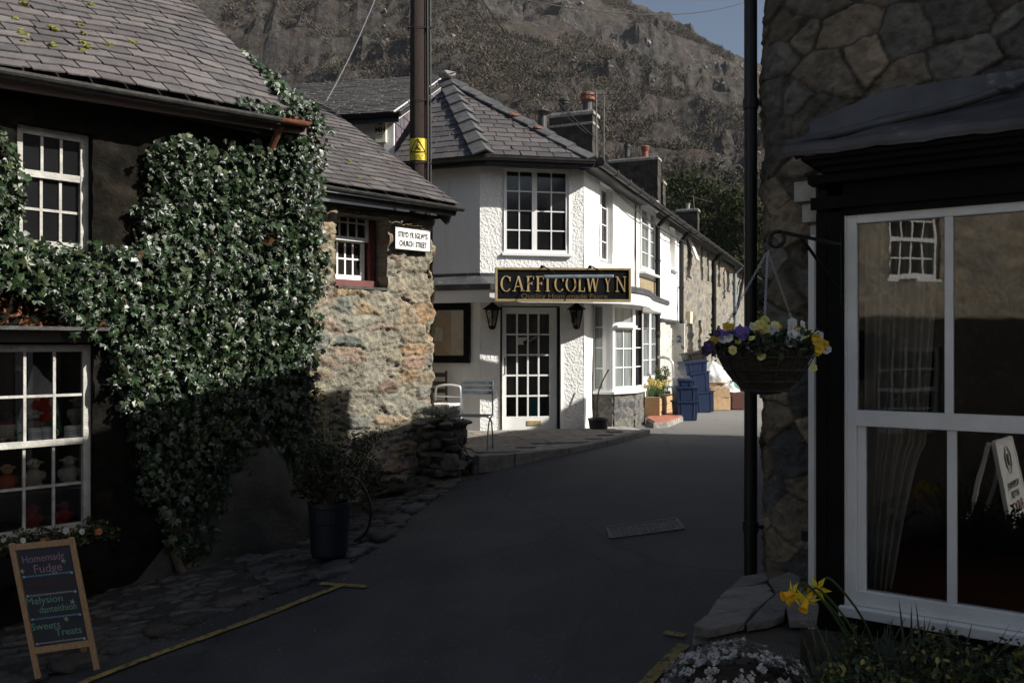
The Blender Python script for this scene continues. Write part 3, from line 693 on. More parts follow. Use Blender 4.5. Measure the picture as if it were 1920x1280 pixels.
# ================================================================== CAFE
A0, A1, A2 = (-1.95, 14.40), (-.52, 13.87), (1.198, 14.2)
F1 = wall_thru(A0, A1); F2 = wall_thru(A1, A2); T = Wall(math.atan2(.371, .928), 0); T.c = -(T.n.x*A2[0]+T.n.y*A2[1])
GF = -1.42
def plain(col=(1,1,1), amp=.012, sc=1.5, seed=1):
    def fn(S, Z): return (fbm(S*sc, Z*sc, 3, seed)-.5)*amp*2+(fbm(S*9, Z*9, 2, seed+3)-.5)*.006, np.tile(np.array([col]), (len(S), 1))
    return fn
cafe = thing('cafe_building', 'white roughcast corner cafe with hipped slate roof and black gold sign over its glazed door', 'cafe', (0.3, 14.6, GF))
def addwall(name, W, s0, s1, z0, z1, holes, m, parent, fn, res=.08, reveal=.12):
    V, f, C = wallgrid(W, s0, s1, z0, z1, holes, res, fn, reveal); return bulk(name, V, f, m, parent, C, smooth=True)
sA1_1 = F1.pt(0,0).dot(F1.dir) if False else Vector((*A1,0)).dot(F1.dir)
sA0 = Vector((*A0,0)).dot(F1.dir); sF2a = Vector((*A1,0)).dot(F2.dir); sF2b = Vector((*A2,0)).dot(F2.dir); sT0 = Vector((*A2,0)).dot(T.dir)
mid = F1.z(860, 520)
addwall('wall', F1, sA0, sA1_1, GF-.1, 2.95, [], M['render2'], cafe, plain(seed=2), .09)
uw = F2.rect(945, 317, 1067, 475); dr = F2.rect(938, 573, 1052, 815)
addwall('wall', F2, sF2a, sF2b, GF-.1, 2.95, [(uw[0], uw[1], uw[2], uw[3]), (dr[0], dr[1], GF-.1+1e-4, dr[3])], M['render'], cafe, plain(seed=3, amp=.018), .07, .14)
# casement window upstairs
window(F2, uw[0], uw[1], uw[2], uw[3], -.02, 2, 4, cafe, M['upvc'], M['darkglass'], fw=.05, bw=.02, sill=True, mull=[.47], sillout=.07)
# T-side wall of the cafe: upper window, bay opening
sT1 = T.s(1190)
w1 = T.rect(1124.5, 347, 1149, 490)
hol = [(w1[0], w1[1], w1[2], w1[3])]
addwall('wall', T, sT0, sT1, GF-.1, 2.95, hol, M['render2'], cafe, plain(seed=5, amp=.02), .09, .16)
window(T, w1[0], w1[1], w1[2], w1[3], -.10, 1, 4, cafe, M['upvc'], M['darkglass'], fw=.06, sill=True, mull=[.5])
# door
mb = MB(); d0, d1 = F2.s(942, -.10), F2.s(1044, -.10); zt = F2.z(990, 576, -.1); zb = GF+.03; oo = -.10
st_ = .065; mb.wbox(F2, d0, d0+st_, zb, zt, oo-.045, oo); mb.wbox(F2, d1-st_*1.9, d1, zb, zt, oo-.045, oo); mb.wbox(F2, d0+st_, d1-st_*1.9, zt-.11, zt, oo-.045, oo-.001); mb.wbox(F2, d0+st_, d1-st_*1.9, zb, zb+.24, oo-.045, oo-.001)
g0, g1, h0, h1 = d0+st_, d1-st_*1.9, zb+.24, zt-.11
for i in range(1, 4): c = g0+(g1-g0)*i/4; mb.wbox(F2, c-.014, c+.014, h0, h1, oo-.04, oo-.008)
for j in range(1, 5): z = h0+(h1-h0)*j/5; mb.wbox(F2, g0, g1, z-.014, z+.014, oo-.038, oo-.010)
door = mb.build('door', M['white'], cafe); door['label'] = 'white glazed door of twenty panes'
mb = MB(); mb.wbox(F2, g0-.01, g1+.01, h0-.01, h1+.01, oo-.028, oo-.022); mb.build('pane', M['glass'], door)
mb = MB(); mb.mi = 0; c = (g0+g1)/2; mb.wbox(F2, c-.02, c+.22, zb+.09, zb+.17, oo, oo+.012); mb.build('letterbox', M['goldtrim'], door, bevel=.004)
mb = MB(); hz = -.32; mb.tube([F2.pt(d0+.03, hz+.13, oo), F2.pt(d0+.03, hz+.13, oo+.05), F2.pt(d0+.03, hz, oo+.06), F2.pt(d0+.03, hz-.13, oo+.05), F2.pt(d0+.03, hz-.13, oo)], .010, 6); mb.build('handle', M['blackgloss'], door)
mb = MB(); a, b_ = F2.pt(g0+(g1-g0)*.42, .06, oo-.012), F2.pt(g0+(g1-g0)*.80, .20, oo-.012); ex = (b_-a).normalized(); ey = F2.n.cross(ex); 
mb.box((a+b_)/2, ex*.17, ey*.035, F2.n*.002); cs = mb.build('closed_notice', M['inkblack'], door); text('CLOSED', .06, (a+b_)/2-ey*.02+F2.n*.004, ex, ey, M['paper'], door, .001, 'notice_lettering')
mb = MB(); mb.wbox(F2, g0+(g1-g0)*.27, g0+(g1-g0)*.47, h0+(h1-h0)*.70, h0+(h1-h0)*.77, oo-.018, oo-.016); mb.build('paper_notice', M['paper'], door)
mb = MB(); mb.wbox(F2, d1+.002, dr[1], zb, zt+.02, oo-.06, oo+.03); mb.build('door_jamb', M['blackgloss'], cafe)
# things seen inside the door, plus an added pane backing
inn = MB(); 
W_ = F2; inn.wbox(F2, sF2a+.1, sF2b-.02, GF, GF+.02, -2.8, -.25); inn.wbox(F2, sF2a+.1, sF2b-.02, GF, 1.2, -2.85, -2.8); inn.wbox(F2, sF2a+.08, sF2a+.1, GF, 1.2, -2.8, -.2); inn.wbox(F2, sF2b-.02, sF2b, GF, 1.2, -2.8, -.2); inn.wbox(F2, sF2a+.1, sF2b-.02, 1.2, 1.22, -2.85, -.2)
inn.build('hallway', mat('pale hallway wall', (.30,.27,.22), (.38,.35,.30), .9, 3), cafe)
mb = MB(); mb.wbox(F2, d0+.05, d1-.05, zb+.62, zt-.03, -.30, -.29); mb.build('pane_backing', mat('pane reflection tone', (.13,.125,.11), (.19,.18,.16), .9, 2, 0, stretch=(10,10,1)), cafe)  # added panel; its pale colour stands for reflections in the door panes
q = MB(); q.wbox(F2, d1-.36, d1-.17, GF+.18, GF+.55, -.60, -.52); q.build('teal_panel', mat('teal paint', (.03,.30,.26), None, .4), cafe)
# lean-to plinth wall band below eaves soffit: black fascia and gutter
E0, E1, E2 = Vector((-2.05, 14.12, 3.02)), Vector((-.42, 13.52, 3.03)), Vector((1.34, 13.83, 3.03)); AP = Vector((-1.2, 16.2, 5.03))
mb = MB()
for a, b in ((E0, E1), (E1, E2)):
    a2, b2 = a-Vector((0,0,.06)), b-Vector((0,0,.06)); mb.bar(a2, b2, .03, .16)
far = T.pt(T.s(1196), 3.03, .3); mb.bar(E2-Vector((0,0,.06)), far-Vector((0,0,.06)), .03, .14)
mb.build('eaves_board', M['blackgloss'], cafe)
mb = MB()   # soffit
for (a, b, W) in ((E0, E1, F1), (E1, E2, F2), (E2, far, T)):
    ia = a-W.n*.32; ib = b-W.n*.32; z = 2.935
    mb.hexa([(a.x,a.y,z),(b.x,b.y,z),(ib.x,ib.y,z),(ia.x,ia.y,z),(a.x,a.y,z+.02),(b.x,b.y,z+.02),(ib.x,ib.y,z+.02),(ia.x,ia.y,z+.02)])
mb.build('soffit', M['blackgloss'], cafe)
def half_gutter(mb, a, b, r=.06, n=8, out=None):
    a, b = Vector(a), Vector(b); d = (b-a).normalized(); x = d.cross(Vector((0,0,1))).normalized(); vs = []
    for p in (a, b):
        for rr_ in (r, r*.86):
            for k in range(n+1): th = math.pi*k/n; vs.append(p+x*rr_*math.cos(th)-Vector((0,0,1))*rr_*math.sin(th))
    m = n+1; fs = []
    for k in range(n): fs += [(k, k+1, 2*m+k+1, 2*m+k), (m+k+1, m+k, 3*m+k, 3*m+k+1)]
    fs += [(0, 2*m, 3*m, m), (m-1, 2*m-1, 4*m-1, 3*m-1)]; fs += [(k, m+k, m+k+1, k+1) for k in range(n)]+[(2*m+k, 2*m+k+1, 3*m+k+1, 3*m+k) for k in range(n)]
    mb.add(vs, fs)
mb = MB(); g_ = Vector((0,0,.0))
half_gutter(mb, E0+F1.n*.05-Vector((0,0,.02)), E1+F1.n*.05+(F1.dir*.03)-Vector((0,0,.02))); half_gutter(mb, E1+F2.n*.05-Vector((0,0,.022)), E2+F2.n*.05-Vector((0,0,.022)))
mb.build('gutter', M['gutter'], cafe)
PAL = [(.105,.097,.095), (.122,.110,.106), (.090,.087,.088), (.112,.102,.098), (.10,.097,.095)]
PALG = [(.085,.088,.092), (.10,.10,.10), (.12,.115,.11), (.075,.078,.08)]
def tri_roof(a, b, top, **k):
    e = (b-a).normalized(); g = (top-a)-e*(top-a).dot(e); g.normalize(); q = top-a
    return slate_roof(a, e, g, [(0,0), ((b-a).length, 0), (q.dot(e), q.dot(g))], parent=cafe, **k)
tri_roof(E1, E2, AP, expo=.19, width=.30, palette=PAL, seed=4)
tri_roof(E0, E1, AP, expo=.19, width=.30, palette=PAL, seed=5)
# terrace-side roof of the cafe
def terr_roof(parent, sa, sb, seed, start=None, zt=5.03, pal=PAL):
    a = T.pt(sa, 3.03, .3); b = T.pt(sb, 3.03, .3); up = (-T.n*3.17+Vector((0,0,2.0))).normalized(); Lr = math.hypot(3.17, 2.0)
    reg = [(0,0), (sb-sa, 0), (sb-sa, Lr), (start if start else 0, Lr)]
    o = slate_roof(a, T.dir, up, reg, .22, .32, parent, pal, seed=seed)
    # back slope
    mb = MB(); mb.col = (.09,.085,.085); r0, r1 = T.pt(sa+(start or 0), zt, -2.87), T.pt(sb, zt, -2.87); q1, q0 = T.pt(sb, 3.0, -6.1), T.pt(sa+(start or 0), 3.0, -6.1)
    mb.prism([r0, r1, q1, q0], (0,0,-.05)); mb.build('back_roof', M['slate'], parent); return o
terr_roof(cafe, E2.dot(T.dir), sT1, 6, start=AP.dot(T.dir)-E2.dot(T.dir))
mb = MB(); ridge_run(E1+Vector((0,0,.08)), AP+Vector((0,0,.10)), 8, .21, mb, thick=.03, step=.045, drop=.10); mb.build('hip_tiles', M['ridge'], cafe)
mb = MB(); ridge_run(E2+Vector((-.02,0,.07)), AP+Vector((.02,0,.10)), 8, .16, mb, thick=.03, step=.03, drop=.08); mb.build('hip_tiles', M['ridge'], cafe)
mb = MB(); mb.blob(AP+Vector((-.02,-.12,.09)), .13, 2, .2, (1.2,1,.7), 3); mb.build('ridge_cap', M['cement'], cafe)
for p, s_ in ((E2.lerp(AP, .50), .055), (E2.lerp(AP, .34), .045)): mb = MB(); mb.blob(p+Vector((-.05,-.12,.01)), s_, 2, .3, (1.8,1,.6), 5); mb.build('mortar_patch', M['terracotta'], cafe)
# wing behind, to the left
Wc = Vector((-2.08, 15.0, 0)); gd = Vector((.20, .98, 0)).normalized(); fd = Vector((-.98, .20, 0)).normalized(); GH, GA = 3.0, 5.60
WF = wall_thru((Wc.x+fd.x*7, Wc.y+fd.y*7), (Wc.x, Wc.y)); WG = wall_thru((Wc.x, Wc.y), (Wc.x+gd.x*6, Wc.y+gd.y*6))
sW = Wc.dot(WF.dir); addwall('wing_wall', WF, sW-7, sW, -1.4, 4.05, [], M['render_smooth'], cafe, plain(seed=8, amp=.005), .3)
mb = MB(); apx = Wc+gd*GH; pts = [Vector((Wc.x, Wc.y, 1.0)), Wc+gd*2*GH+Vector((0,0,1.0)), Wc+gd*2*GH+Vector((0,0,4.1)), apx+Vector((0,0,GA)), Vector((Wc.x, Wc.y, 4.1))]
mb.prism(pts, -WG.n*.1); mb.build('wing_gable_wall', M['render_smooth'], cafe)
# slate hanging on the wing gable
slate_roof(Wc+Vector((0,0,2.6))+WG.n*.02, gd, (0,0,1), [(0,0),(2*GH,0),(2*GH,1.45),(GH,GA-2.65),(0,1.45)], .22, .26, cafe, [(.16,.14,.16),(.19,.17,.19),(.14,.13,.15)], name='hung_slates', seed=7)
mb = MB(); ev = 4.12
a = Wc-gd*.35+WG.n*.14+Vector((0,0,ev-.17)); b = apx+WG.n*.14+Vector((0,0,GA+.04)); mb.bar(a, b, .03, .17, up=(0,0,1)); b2 = Wc+gd*(2*GH+.3)+WG.n*.14+Vector((0,0,ev-.17)); mb.bar(b, b2, .03, .17)
mb.build('barge_board', M['white'], cafe)
mb = MB(); mb.wbox(WF, sW-.16, sW+.02, 2.4, 3.92, -.02, .05); mb.build('corner_board', M['white'], cafe)
up = (gd*(GH+.35)+Vector((0,0,GA+.10-ev+.11))); Lw = up.length; O = Wc-gd*.35+WG.n*.12+fd*7.2+Vector((0,0,ev-.11))
slate_roof(O, -fd, up.normalized(), [(0,0),(7.32,0),(7.32,Lw),(0,Lw)], .13, .28, cafe, [(.115,.108,.100),(.135,.128,.12),(.09,.088,.085)], name='wing_roof', seed=9, thick=.012)
mb = MB(); rp = apx+Vector((0,0,GA+.11)); ridge_run(rp+fd*7.2+WG.n*.1, rp+WG.n*.1, 16, .13, mb, thick=.02, step=.005); mb.build('ridge_tiles', M['ridge'], cafe)
mb = MB(); mb.prism([apx+fd*7+Vector((0,0,GA+.05)), apx+WG.n*.1+Vector((0,0,GA+.05)), Wc+gd*6.3+WG.n*.1+Vector((0,0,3.95)), Wc+gd*6.3+fd*7+Vector((0,0,3.95))], (0,0,-.05)); mb.col=(.1,.1,.1); mb.build('back_roof', M['slate'], cafe)
mb = MB(); mb.bar(O+WG.n*0-Vector((0,0,.09))-gd*.02, O-fd*7.3-Vector((0,0,.09))-gd*.02, .03, .16); half_gutter(mb, O-gd*.08-Vector((0,0,.03)), O-fd*7.35-gd*.08-Vector((0,0,.03)), .055); mb.build('gutter', M['blackgloss'], cafe)
# alarm box on the wing
ab = MB(); pA = WF.rect(703, 227, 724, 268, .08); ab.wbox(WF, pA[0], pA[1], pA[2], pA[3], 0, .09)
root = thing('alarm_box', 'cream security alarm box lettered MH under the wing eaves', 'alarm box', WF.pt((pA[0]+pA[1])/2, pA[2], 0))
ab.build('case', M['cream'], root, bevel=.012)
cx = (pA[0]+pA[1])/2; text('MH', .13, WF.pt(cx, pA[3]-.20, .092), WF.dir, (0,0,1), M['inkblack'], root, .002, bold=.004); text('SECURITY', .028, WF.pt(cx, pA[3]-.25, .092), WF.dir, (0,0,1), M['inkblack'], root, .001); text('24 HOUR', .028, WF.pt(cx, pA[3]-.29, .092), WF.dir, (0,0,1), M['inkblack'], root, .001)
mb = MB(); mb.lathe(WF.pt(cx, pA[3]-.055, .095), [(.0,-.02),(.028,-.018),(.028,.018),(0,.02)], 10); mb.build('strobe', M['redpaint'], root)

# canopy running round the ground floor
def crom(P_, k=8):
    out = []; Q = [P_[0]]+P_+[P_[-1]]
    for i in range(1, len(Q)-2):
        for j in range(k):
            t = j/k; p0, p1, p2, p3 = Q[i-1], Q[i], Q[i+1], Q[i+2]
            out.append(.5*((2*p1)+(-p0+p2)*t+(2*p0-5*p1+4*p2-p3)*t*t+(-p0+3*p1-3*p2+p3)*t**3))
    return out+[P_[-1]]
o0 = F1.pt(sA0-.1, 0, .48); o1 = Vector((-.34, 13.36, 0)); o2 = Vector((1.30, 13.60, 0))
cur = crom([o2, Vector((1.95, 14.0, 0)), Vector((2.42, 15.0, 0)), Vector((2.78, 16.5, 0)), Vector((3.42, 18.5, 0))], 6)
outer = [o0, o1]+[o2*.999]+cur[1:]
inner_ = [Vector((*A0,0)), Vector((*A1,0)), Vector((*A2,0))]
for p in cur[1:]:
    s_ = max(sT0+.02, p.dot(T.dir)); inner_.append(T.pt(s_, 0, 0))
prof = [('i', 1.16), ('o', .97), ('o', .90)]
mb = MB(); vs = []; 
for a, b in zip(outer, inner_): vs += [(b.x, b.y, 1.16), (a.x, a.y, .99), (a.x, a.y, .90), (b.x, b.y, .90)]
fs = []
for i in range(len(outer)-1):
    for k in range(4): fs.append((4*i+k, 4*i+(k+1) % 4, 4*i+4+(k+1) % 4, 4*i+4+k))
fs += [(0,1,2,3), tuple(4*(len(outer)-1)+k for k in (3,2,1,0))]
mb.add(vs, fs); can = mb.build('canopy', M['lead'], cafe)
def loft(mb, o_, i_, w, z0, z1):   # a board hanging under the canopy's edge, w thick
    vs = []
    for a, b in zip(o_, i_):
        d = (b-a).normalized(); p = a+d*.035; q = p+d*w; vs += [(p.x,p.y,z1),(p.x,p.y,z0),(q.x,q.y,z0),(q.x,q.y,z1)]
    fs = []
    for i in range(len(o_)-1):
        for k in range(4): fs.append((4*i+k, 4*i+(k+1) % 4, 4*i+4+(k+1) % 4, 4*i+4+k))
    fs += [(0,1,2,3), tuple(4*(len(o_)-1)+k for k in (3,2,1,0))]; mb.add(vs, fs)
mb = MB(); loft(mb, outer, inner_, .03, .70, .897); mb.build('canopy_fascia', M['render_smooth'], cafe)
mb = MB(); vs = []
for a, b in zip(outer, inner_):
    d = (b-a).normalized(); p = a+d*.07; vs += [(p.x,p.y,.72),(b.x,b.y,.72),(b.x,b.y,.74),(p.x,p.y,.74)]
fs = []
for i in range(len(outer)-1):
    for k in range(4): fs.append((4*i+k, 4*i+(k+1) % 4, 4*i+4+(k+1) % 4, 4*i+4+k))
mb.add(vs, fs); mb.build('canopy_soffit', M['white'], cafe)
mb = MB(); mb.wbox(F1, sA0, sA1_1, 1.16, 1.20, .0, .02); mb.wbox(F2, sF2a, sF2b, 1.16, 1.20, .0, .022); mb.build('flashing', M['lead'], cafe)
mb = MB(); loft(mb, outer[:3], inner_[:3], .012, .90, .985); 
# bay window
Bp = [(1.40, 14.70), (1.72, 14.55), (2.155, 14.98), (2.40, 15.60), (1.85, 15.82)]
facets = [wall_thru(Bp[i], Bp[i+1]) for i in range(4)]
bz0, bz1 = -.76, .72
pf = stones(-30, 30, -2, 0, .17, .14, [(.13,.13,.135),(.17,.16,.14),(.10,.105,.12),(.20,.19,.17)], (.20,.19,.175), .018, .012, 12)
for i in range(4):
    w = facets[i]; a = Vector((*Bp[i],0)).dot(w.dir); b = Vector((*Bp[i+1],0)).dot(w.dir)
    V, f, C = wallgrid(w, a-.03, b+.03, GF-.1, bz0-.04, [], .025, lambda S, Z, i=i: pf(S+i*3.1, Z), 0); bulk('bay_plinth', V, f, M['rubble'], cafe, C, smooth=True)
mb = MB(); 
ctr = Vector((1.55, 15.35, 0))
def offs(p, k): p = Vector((*p, 0)); return p+(p-ctr).normalized()*k
vs = [offs(p, .07) for p in Bp]; mb.prism([Vector((v.x, v.y, bz0-.05)) for v in vs], (0,0,.05)); mb.build('bay_sill', M['white'], cafe, bevel=.01)
for i, (cols, cells) in enumerate(((2, None), (2, None), (1, None), (1, None))):
    w = facets[i]; a = Vector((*Bp[i],0)).dot(w.dir); b = Vector((*Bp[i+1],0)).dot(w.dir)
    gl = M['curtainglass'] if i < 2 else M['darkglass']
    if i == 1:
        window(w, a, b, bz0, .36, 0, 2, 3, cafe, M['upvc'], gl, fw=.065, name='bay_window'); window(w, a, b, .36+.002, bz1, 0, 1, 1, cafe, M['upvc'], gl, fw=.05, name='bay_window')
        mb = MB(); mb.wbox(w, a+.03, b-.03, .33, .37, 0, .08); mb.build('drip_rail', M['upvc'], cafe)
    elif i == 0:
        window(w, a, a+(b-a)*.56, bz0, bz1, 0, 1, 4, cafe, M['upvc'], gl, fw=.03, name='bay_window'); mb = MB(); mb.wbox(w, a+(b-a)*.56+.002, b, bz0, bz1, -.05, .004)
        for q in (.66, .76, .86): mb.wbox(w, a+(b-a)*q, a+(b-a)*(q+.04), bz0, bz1, .004, .012)
        mb.build('bay_post', M['upvc'], cafe)
    else: window(w, a, b, bz0, bz1, 0, 1, 4, cafe, M['upvc'], gl, fw=.06, name='bay_window')
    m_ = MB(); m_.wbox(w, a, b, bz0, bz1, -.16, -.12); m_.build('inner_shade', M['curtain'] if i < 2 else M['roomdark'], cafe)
# paving in front of the cafe
edgep = [G(x, y, .07) for x, y in ((893,880),(960,864),(1060,842),(1130,827),(1212,806))]
back = [Vector((1.9,14.8,0)), Vector((1.2,14.25,0)), Vector((-.5,13.9,0)), Vector((-2.2,14.5,0)), Vector((-2.2,11.6,0)), Vector((-.9,11.3,0))]
pp = [Vector((p.x, p.y, 0)) for p in edgep]+back
zp = GF+.075
mb = MB(); mb.prism([Vector((p.x, p.y, GF-.25)) for p in pp], (0,0,.25+.06)); o = mb.build('pavement', M['cement']); struct(o)
mb = MB(); r = random.Random(2); reg2 = [(p.x, p.y) for p in pp]
def tri_ccw(poly):
    a = sum(poly[i][0]*poly[(i+1) % len(poly)][1]-poly[(i+1) % len(poly)][0]*poly[i][1] for i in range(len(poly))); return poly if a > 0 else poly[::-1]
ex = F2.dir; ey = -F2.n
for i in range(-6, 8):
    for j in range(-8, 6):
        w_, h_ = .60, .44; c = Vector((0,13.2,0))+ex*(i*w_+(.3 if j % 2 else 0))+ey*j*h_
        q = [c+ex*a+ey*b for a, b in ((.006,.006),(w_-.006,.006),(w_-.006,h_-.006),(.006,h_-.006))]
        if all(pip(v.x, v.y, reg2) for v in q):
            k = r.uniform(.8,1.15); mb.col = (.27*k,.24*k,.205*k); mb.prism([Vector((v.x, v.y, GF+.058)) for v in q], (0,0,.02+r.uniform(0,.004)))
struct(mb.build('paving', M['stonepave']))
mb = MB(); r = random.Random(12)
for a, b in zip(edgep[:-1], edgep[1:]):
    d = (b-a); k = max(1, int(d.length/.6))
    for i in range(k):
        p, q = a+d*(i/k)+d.normalized()*.005, a+d*((i+1)/k)-d.normalized()*.005; kk = r.uniform(.8, 1.15); mb.col = (.24*kk,.215*kk,.18*kk); mb.bar(Vector((p.x,p.y,GF-.02)), Vector((q.x,q.y,GF-.02)), .14, .21)
struct(mb.build('kerb', M['stonepave'], bevel=.012))

# ------------------------------------------------------------------ sign
WS_ = wall_thru(tuple(P(928,0,13.12))[:2], tuple(P(1183,0,13.25))[:2])
sgn = thing('cafe_sign', 'long black signboard with gilt frame and letters CAFFI COLWYN over the corner door', 'shop sign', WS_.at(1055, 566))
a, b, z0, z1 = WS_.rect(929, 503, 1182, 564.5)
zl, zr = z0, z0+.01
mb = MB(); mb.wbox(WS_, a, b, z0, z1, -.05, 0); mb.build('board', M['blackgloss'], sgn)
mb = MB()
t_ = .028
mb.wbox(WS_, a-.01, b+.01, z1-t_, z1+.01, -.055, .02); mb.wbox(WS_, a-.01, b+.01, z0-.01, z0+t_, -.055, .02); mb.wbox(WS_, a-.01, a+t_, z0+t_, z1-t_, -.055, .019); mb.wbox(WS_, b-t_, b+.01, z0+t_, z1-t_, -.055, .019)
mb.build('frame', M['goldtrim'], sgn, bevel=.006)
def serif(ch):
    """strokes of a classic roman capital in a box of height 1; returns polys and width"""
    P_ = []; T_, t = .15, .055; sf = .05
    def bar(x0, y0, x1, y1, w):
        dx, dy = x1-x0, y1-y0
        hx_ = w/2; P_.append([(x0-hx_, y0), (x0+hx_, y0), (x1+hx_, y1), (x1-hx_, y1)])
    def hbar(x0, x1, y, w): P_.append([(x0, y-w/2), (x1, y-w/2), (x1, y+w/2), (x0, y+w/2)])
    def vser(x, y, w=.26): 
        P_.append([(x-w/2, y-.0 if y < .5 else y-sf), (x+w/2, y if y < .5 else y-sf), (x+w/2, y+sf if y < .5 else y), (x-w/2, y+sf if y < .5 else y)])
    def arc(cx, cy, rx, ry, a0, a1, n=20):
        for i in range(n):
            u, v = a0+(a1-a0)*i/n, a0+(a1-a0)*(i+1)/n; q = []
            for th in (u, v):
                w = t+(T_-t)*abs(math.cos(th)); q.append(((cx+rx*math.cos(th), cy+ry*math.sin(th)), (cx+(rx-w)*math.cos(th), cy+(ry-w*.6)*math.sin(th))))
            P_.append([q[0][0], q[1][0], q[1][1], q[0][1]])
    if ch == 'C': arc(.46,.5,.44,.52,R(48),R(318)); hbar(.72,.80,.80,.28); return P_, .86
    if ch == 'O': arc(.48,.5,.46,.52,0,2*math.pi,28); return P_, .96
    if ch == 'I': bar(.18,0,.18,1,T_); vser(.18,0,.34); vser(.18,1,.34); return P_, .36
    if ch == 'L': bar(.18,0,.18,1,T_); vser(.18,1,.34); hbar(.02,.62,sf/2,sf); bar(.60,.0,.60,.26,.05); return P_, .66
    if ch == 'F': bar(.18,0,.18,1,T_); vser(.18,0,.34); hbar(.02,.62,1-sf/2,sf); bar(.60,.78,.60,1,.05); hbar(.2,.48,.52,sf); bar(.47,.42,.47,.62,.05); return P_, .66
    if ch == 'A': bar(.12,0,.44,1,t+.01); bar(.78,0,.46,1,T_); hbar(.22,.66,.32,sf); vser(.12,0,.26); vser(.78,0,.32); return P_, .94
    if ch == 'W': bar(.30,0,.10,1,T_); bar(.30,0,.56,1,t); bar(.78,0,.56,1,T_); bar(.78,0,1.02,1,t); vser(.10,1,.3); vser(.56,1,.26); vser(1.02,1,.26); return P_, 1.14
    if ch == 'Y': bar(.42,0,.42,.48,T_); bar(.42,.46,.12,1,T_); bar(.42,.46,.76,1,t); vser(.42,0,.34); vser(.12,1,.3); vser(.76,1,.26); return P_, .88
    if ch == 'N': bar(.14,0,.14,1,t); bar(.82,0,.14,1,T_); bar(.82,0,.82,1,t); vser(.14,0,.28); vser(.10,1,.2); vser(.82,1,.28); return P_, .96
def sword(s, x0, x1, zb_, hh, mb):
    L_ = [serif(c) for c in s]; tot = sum(w for _, w in L_); gap = .10; sc = (x1-x0)/(tot+gap*(len(s)-1)); x = x0
    for (ps, w) in L_:
        mb = MB()
        for q in ps:
            v = [WS_.pt(x+a_*sc, zb_+b_*hh, .003) for a_, b_ in q]; mb.prism(v, WS_.n*random.uniform(.010,.013))
        mb.build('letter', M['gold'], sgn)
        x += (w+gap)*sc
mb = MB(); zb_ = WS_.z(1055, 546.5); hh = WS_.z(1055, 518)-zb_
sword('CAFFI', WS_.s(938), WS_.s(1031), zb_, hh, mb); sword('COLW', WS_.s(1039), WS_.s(1124), zb_, hh, mb); sword('Y', WS_.s(1133), WS_.s(1146), zb_, hh, mb); sword('N', WS_.s(1154), WS_.s(1174), zb_, hh, mb)
o = text('Quality Homemade Fayre', .105, WS_.pt(WS_.s(1058), WS_.z(1058, 559.5), .002), WS_.dir, (0,0,1), M['dimgold'], sgn, .002, 'small_lettering', bold=.001)
lm = o.data; w_ = max((Vector(v.co).dot(WS_.dir) for v in lm.vertices))-min((Vector(v.co).dot(WS_.dir) for v in lm.vertices))
f_ = (WS_.s(1140)-WS_.s(978))/w_; c_ = (WS_.at(1058,560)-ORG[sgn.name]).dot(WS_.dir)
for v in lm.vertices: k = (v.co.dot(WS_.dir)-c_)*(f_-1); v.co += WS_.dir*k
mb = MB(); L0, L1 = WS_.at(1019, 519, .26), WS_.at(1150, 518, .26); mb.bar(L0, L1, .07, .05); tr = mb.build('trough_light', M['steel'], sgn, bevel=.012)
for px in (1016, 1106):
    mb = MB(); s_ = WS_.s(px); top = WS_.z(px, 502); mb.tube([WS_.pt(s_, top, -.02), WS_.pt(s_+.02, top+.02, .05), WS_.pt(s_+.17, zb_+hh+.03, .25)], .010, 6); mb.blob(WS_.pt(s_, top+.01, .0), .035, 1, .05); mb.build('arm', M['blackgloss'], tr)

# wall lanterns
def lantern(c, label, W):
    root = thing('wall_lantern', label, 'lantern', c, 'black lanterns either side of the cafe door')
    c = Vector(c); mb = MB(); n = 6; zt_, zb2 = .10, -.17; rt, rb = .115, .055
    ring = lambda r_, z: [c+Vector((r_*math.cos(math.pi*2*k/n+.5), r_*math.sin(math.pi*2*k/n+.5), z)) for k in range(n)]
    A, B = ring(rt, zt_), ring(rb, zb2)
    for k in range(n): mb.bar(A[k], B[k], .014, .014); mb.bar(A[k], A[(k+1) % n], .018, .018); mb.bar(B[k], B[(k+1) % n], .016, .016)
    mb.lathe(c, [(.15,zt_),(.155,zt_+.012),(.10,zt_+.05),(.05,zt_+.085),(.03,zt_+.10),(.035,zt_+.115),(.012,zt_+.13),(.012,zt_+.15)], 6)
    mb.lathe(c, [(.03,zb2-.05),(.055,zb2-.02),(.06,zb2)], 6)
    mb.tube([c+Vector((0,0,zt_+.06)), c-W.n*.10+Vector((0,0,zt_+.10)), c-W.n*.17+Vector((0,0,-.02)), c-W.n*.19+Vector((0,0,-.05))], .012, 6)
    mb.box(c-W.n*.19+Vector((0,0,-.02)), W.dir*.035, W.n*.008, (0,0,.09))
    mb.build('frame', M['black'], root)
    g = MB(); g.add(ring(rt*.96, zt_)+ring(rb*.96, zb2), [(k, (k+1) % n, n+(k+1) % n, n+k) for k in range(n)]); g.build('glass', glassmat('lantern glass', tint=(.55,.56,.58)), root)
    q = MB(); q.lathe(c+Vector((0,0,-.12)), [(.018,-.03),(.018,.07),(.0,.08)], 8); q.build('bulb', M['china'], root)
lantern(F2.pt(F2.s(923, .2), F2.z(923, 592, .2), .2), 'black tapered wall lantern left of the cafe door', F2)
lantern(F2.pt(F2.s(1081, .2), F2.z(1081, 592, .2), .2), 'black tapered wall lantern right of the cafe door', F2)
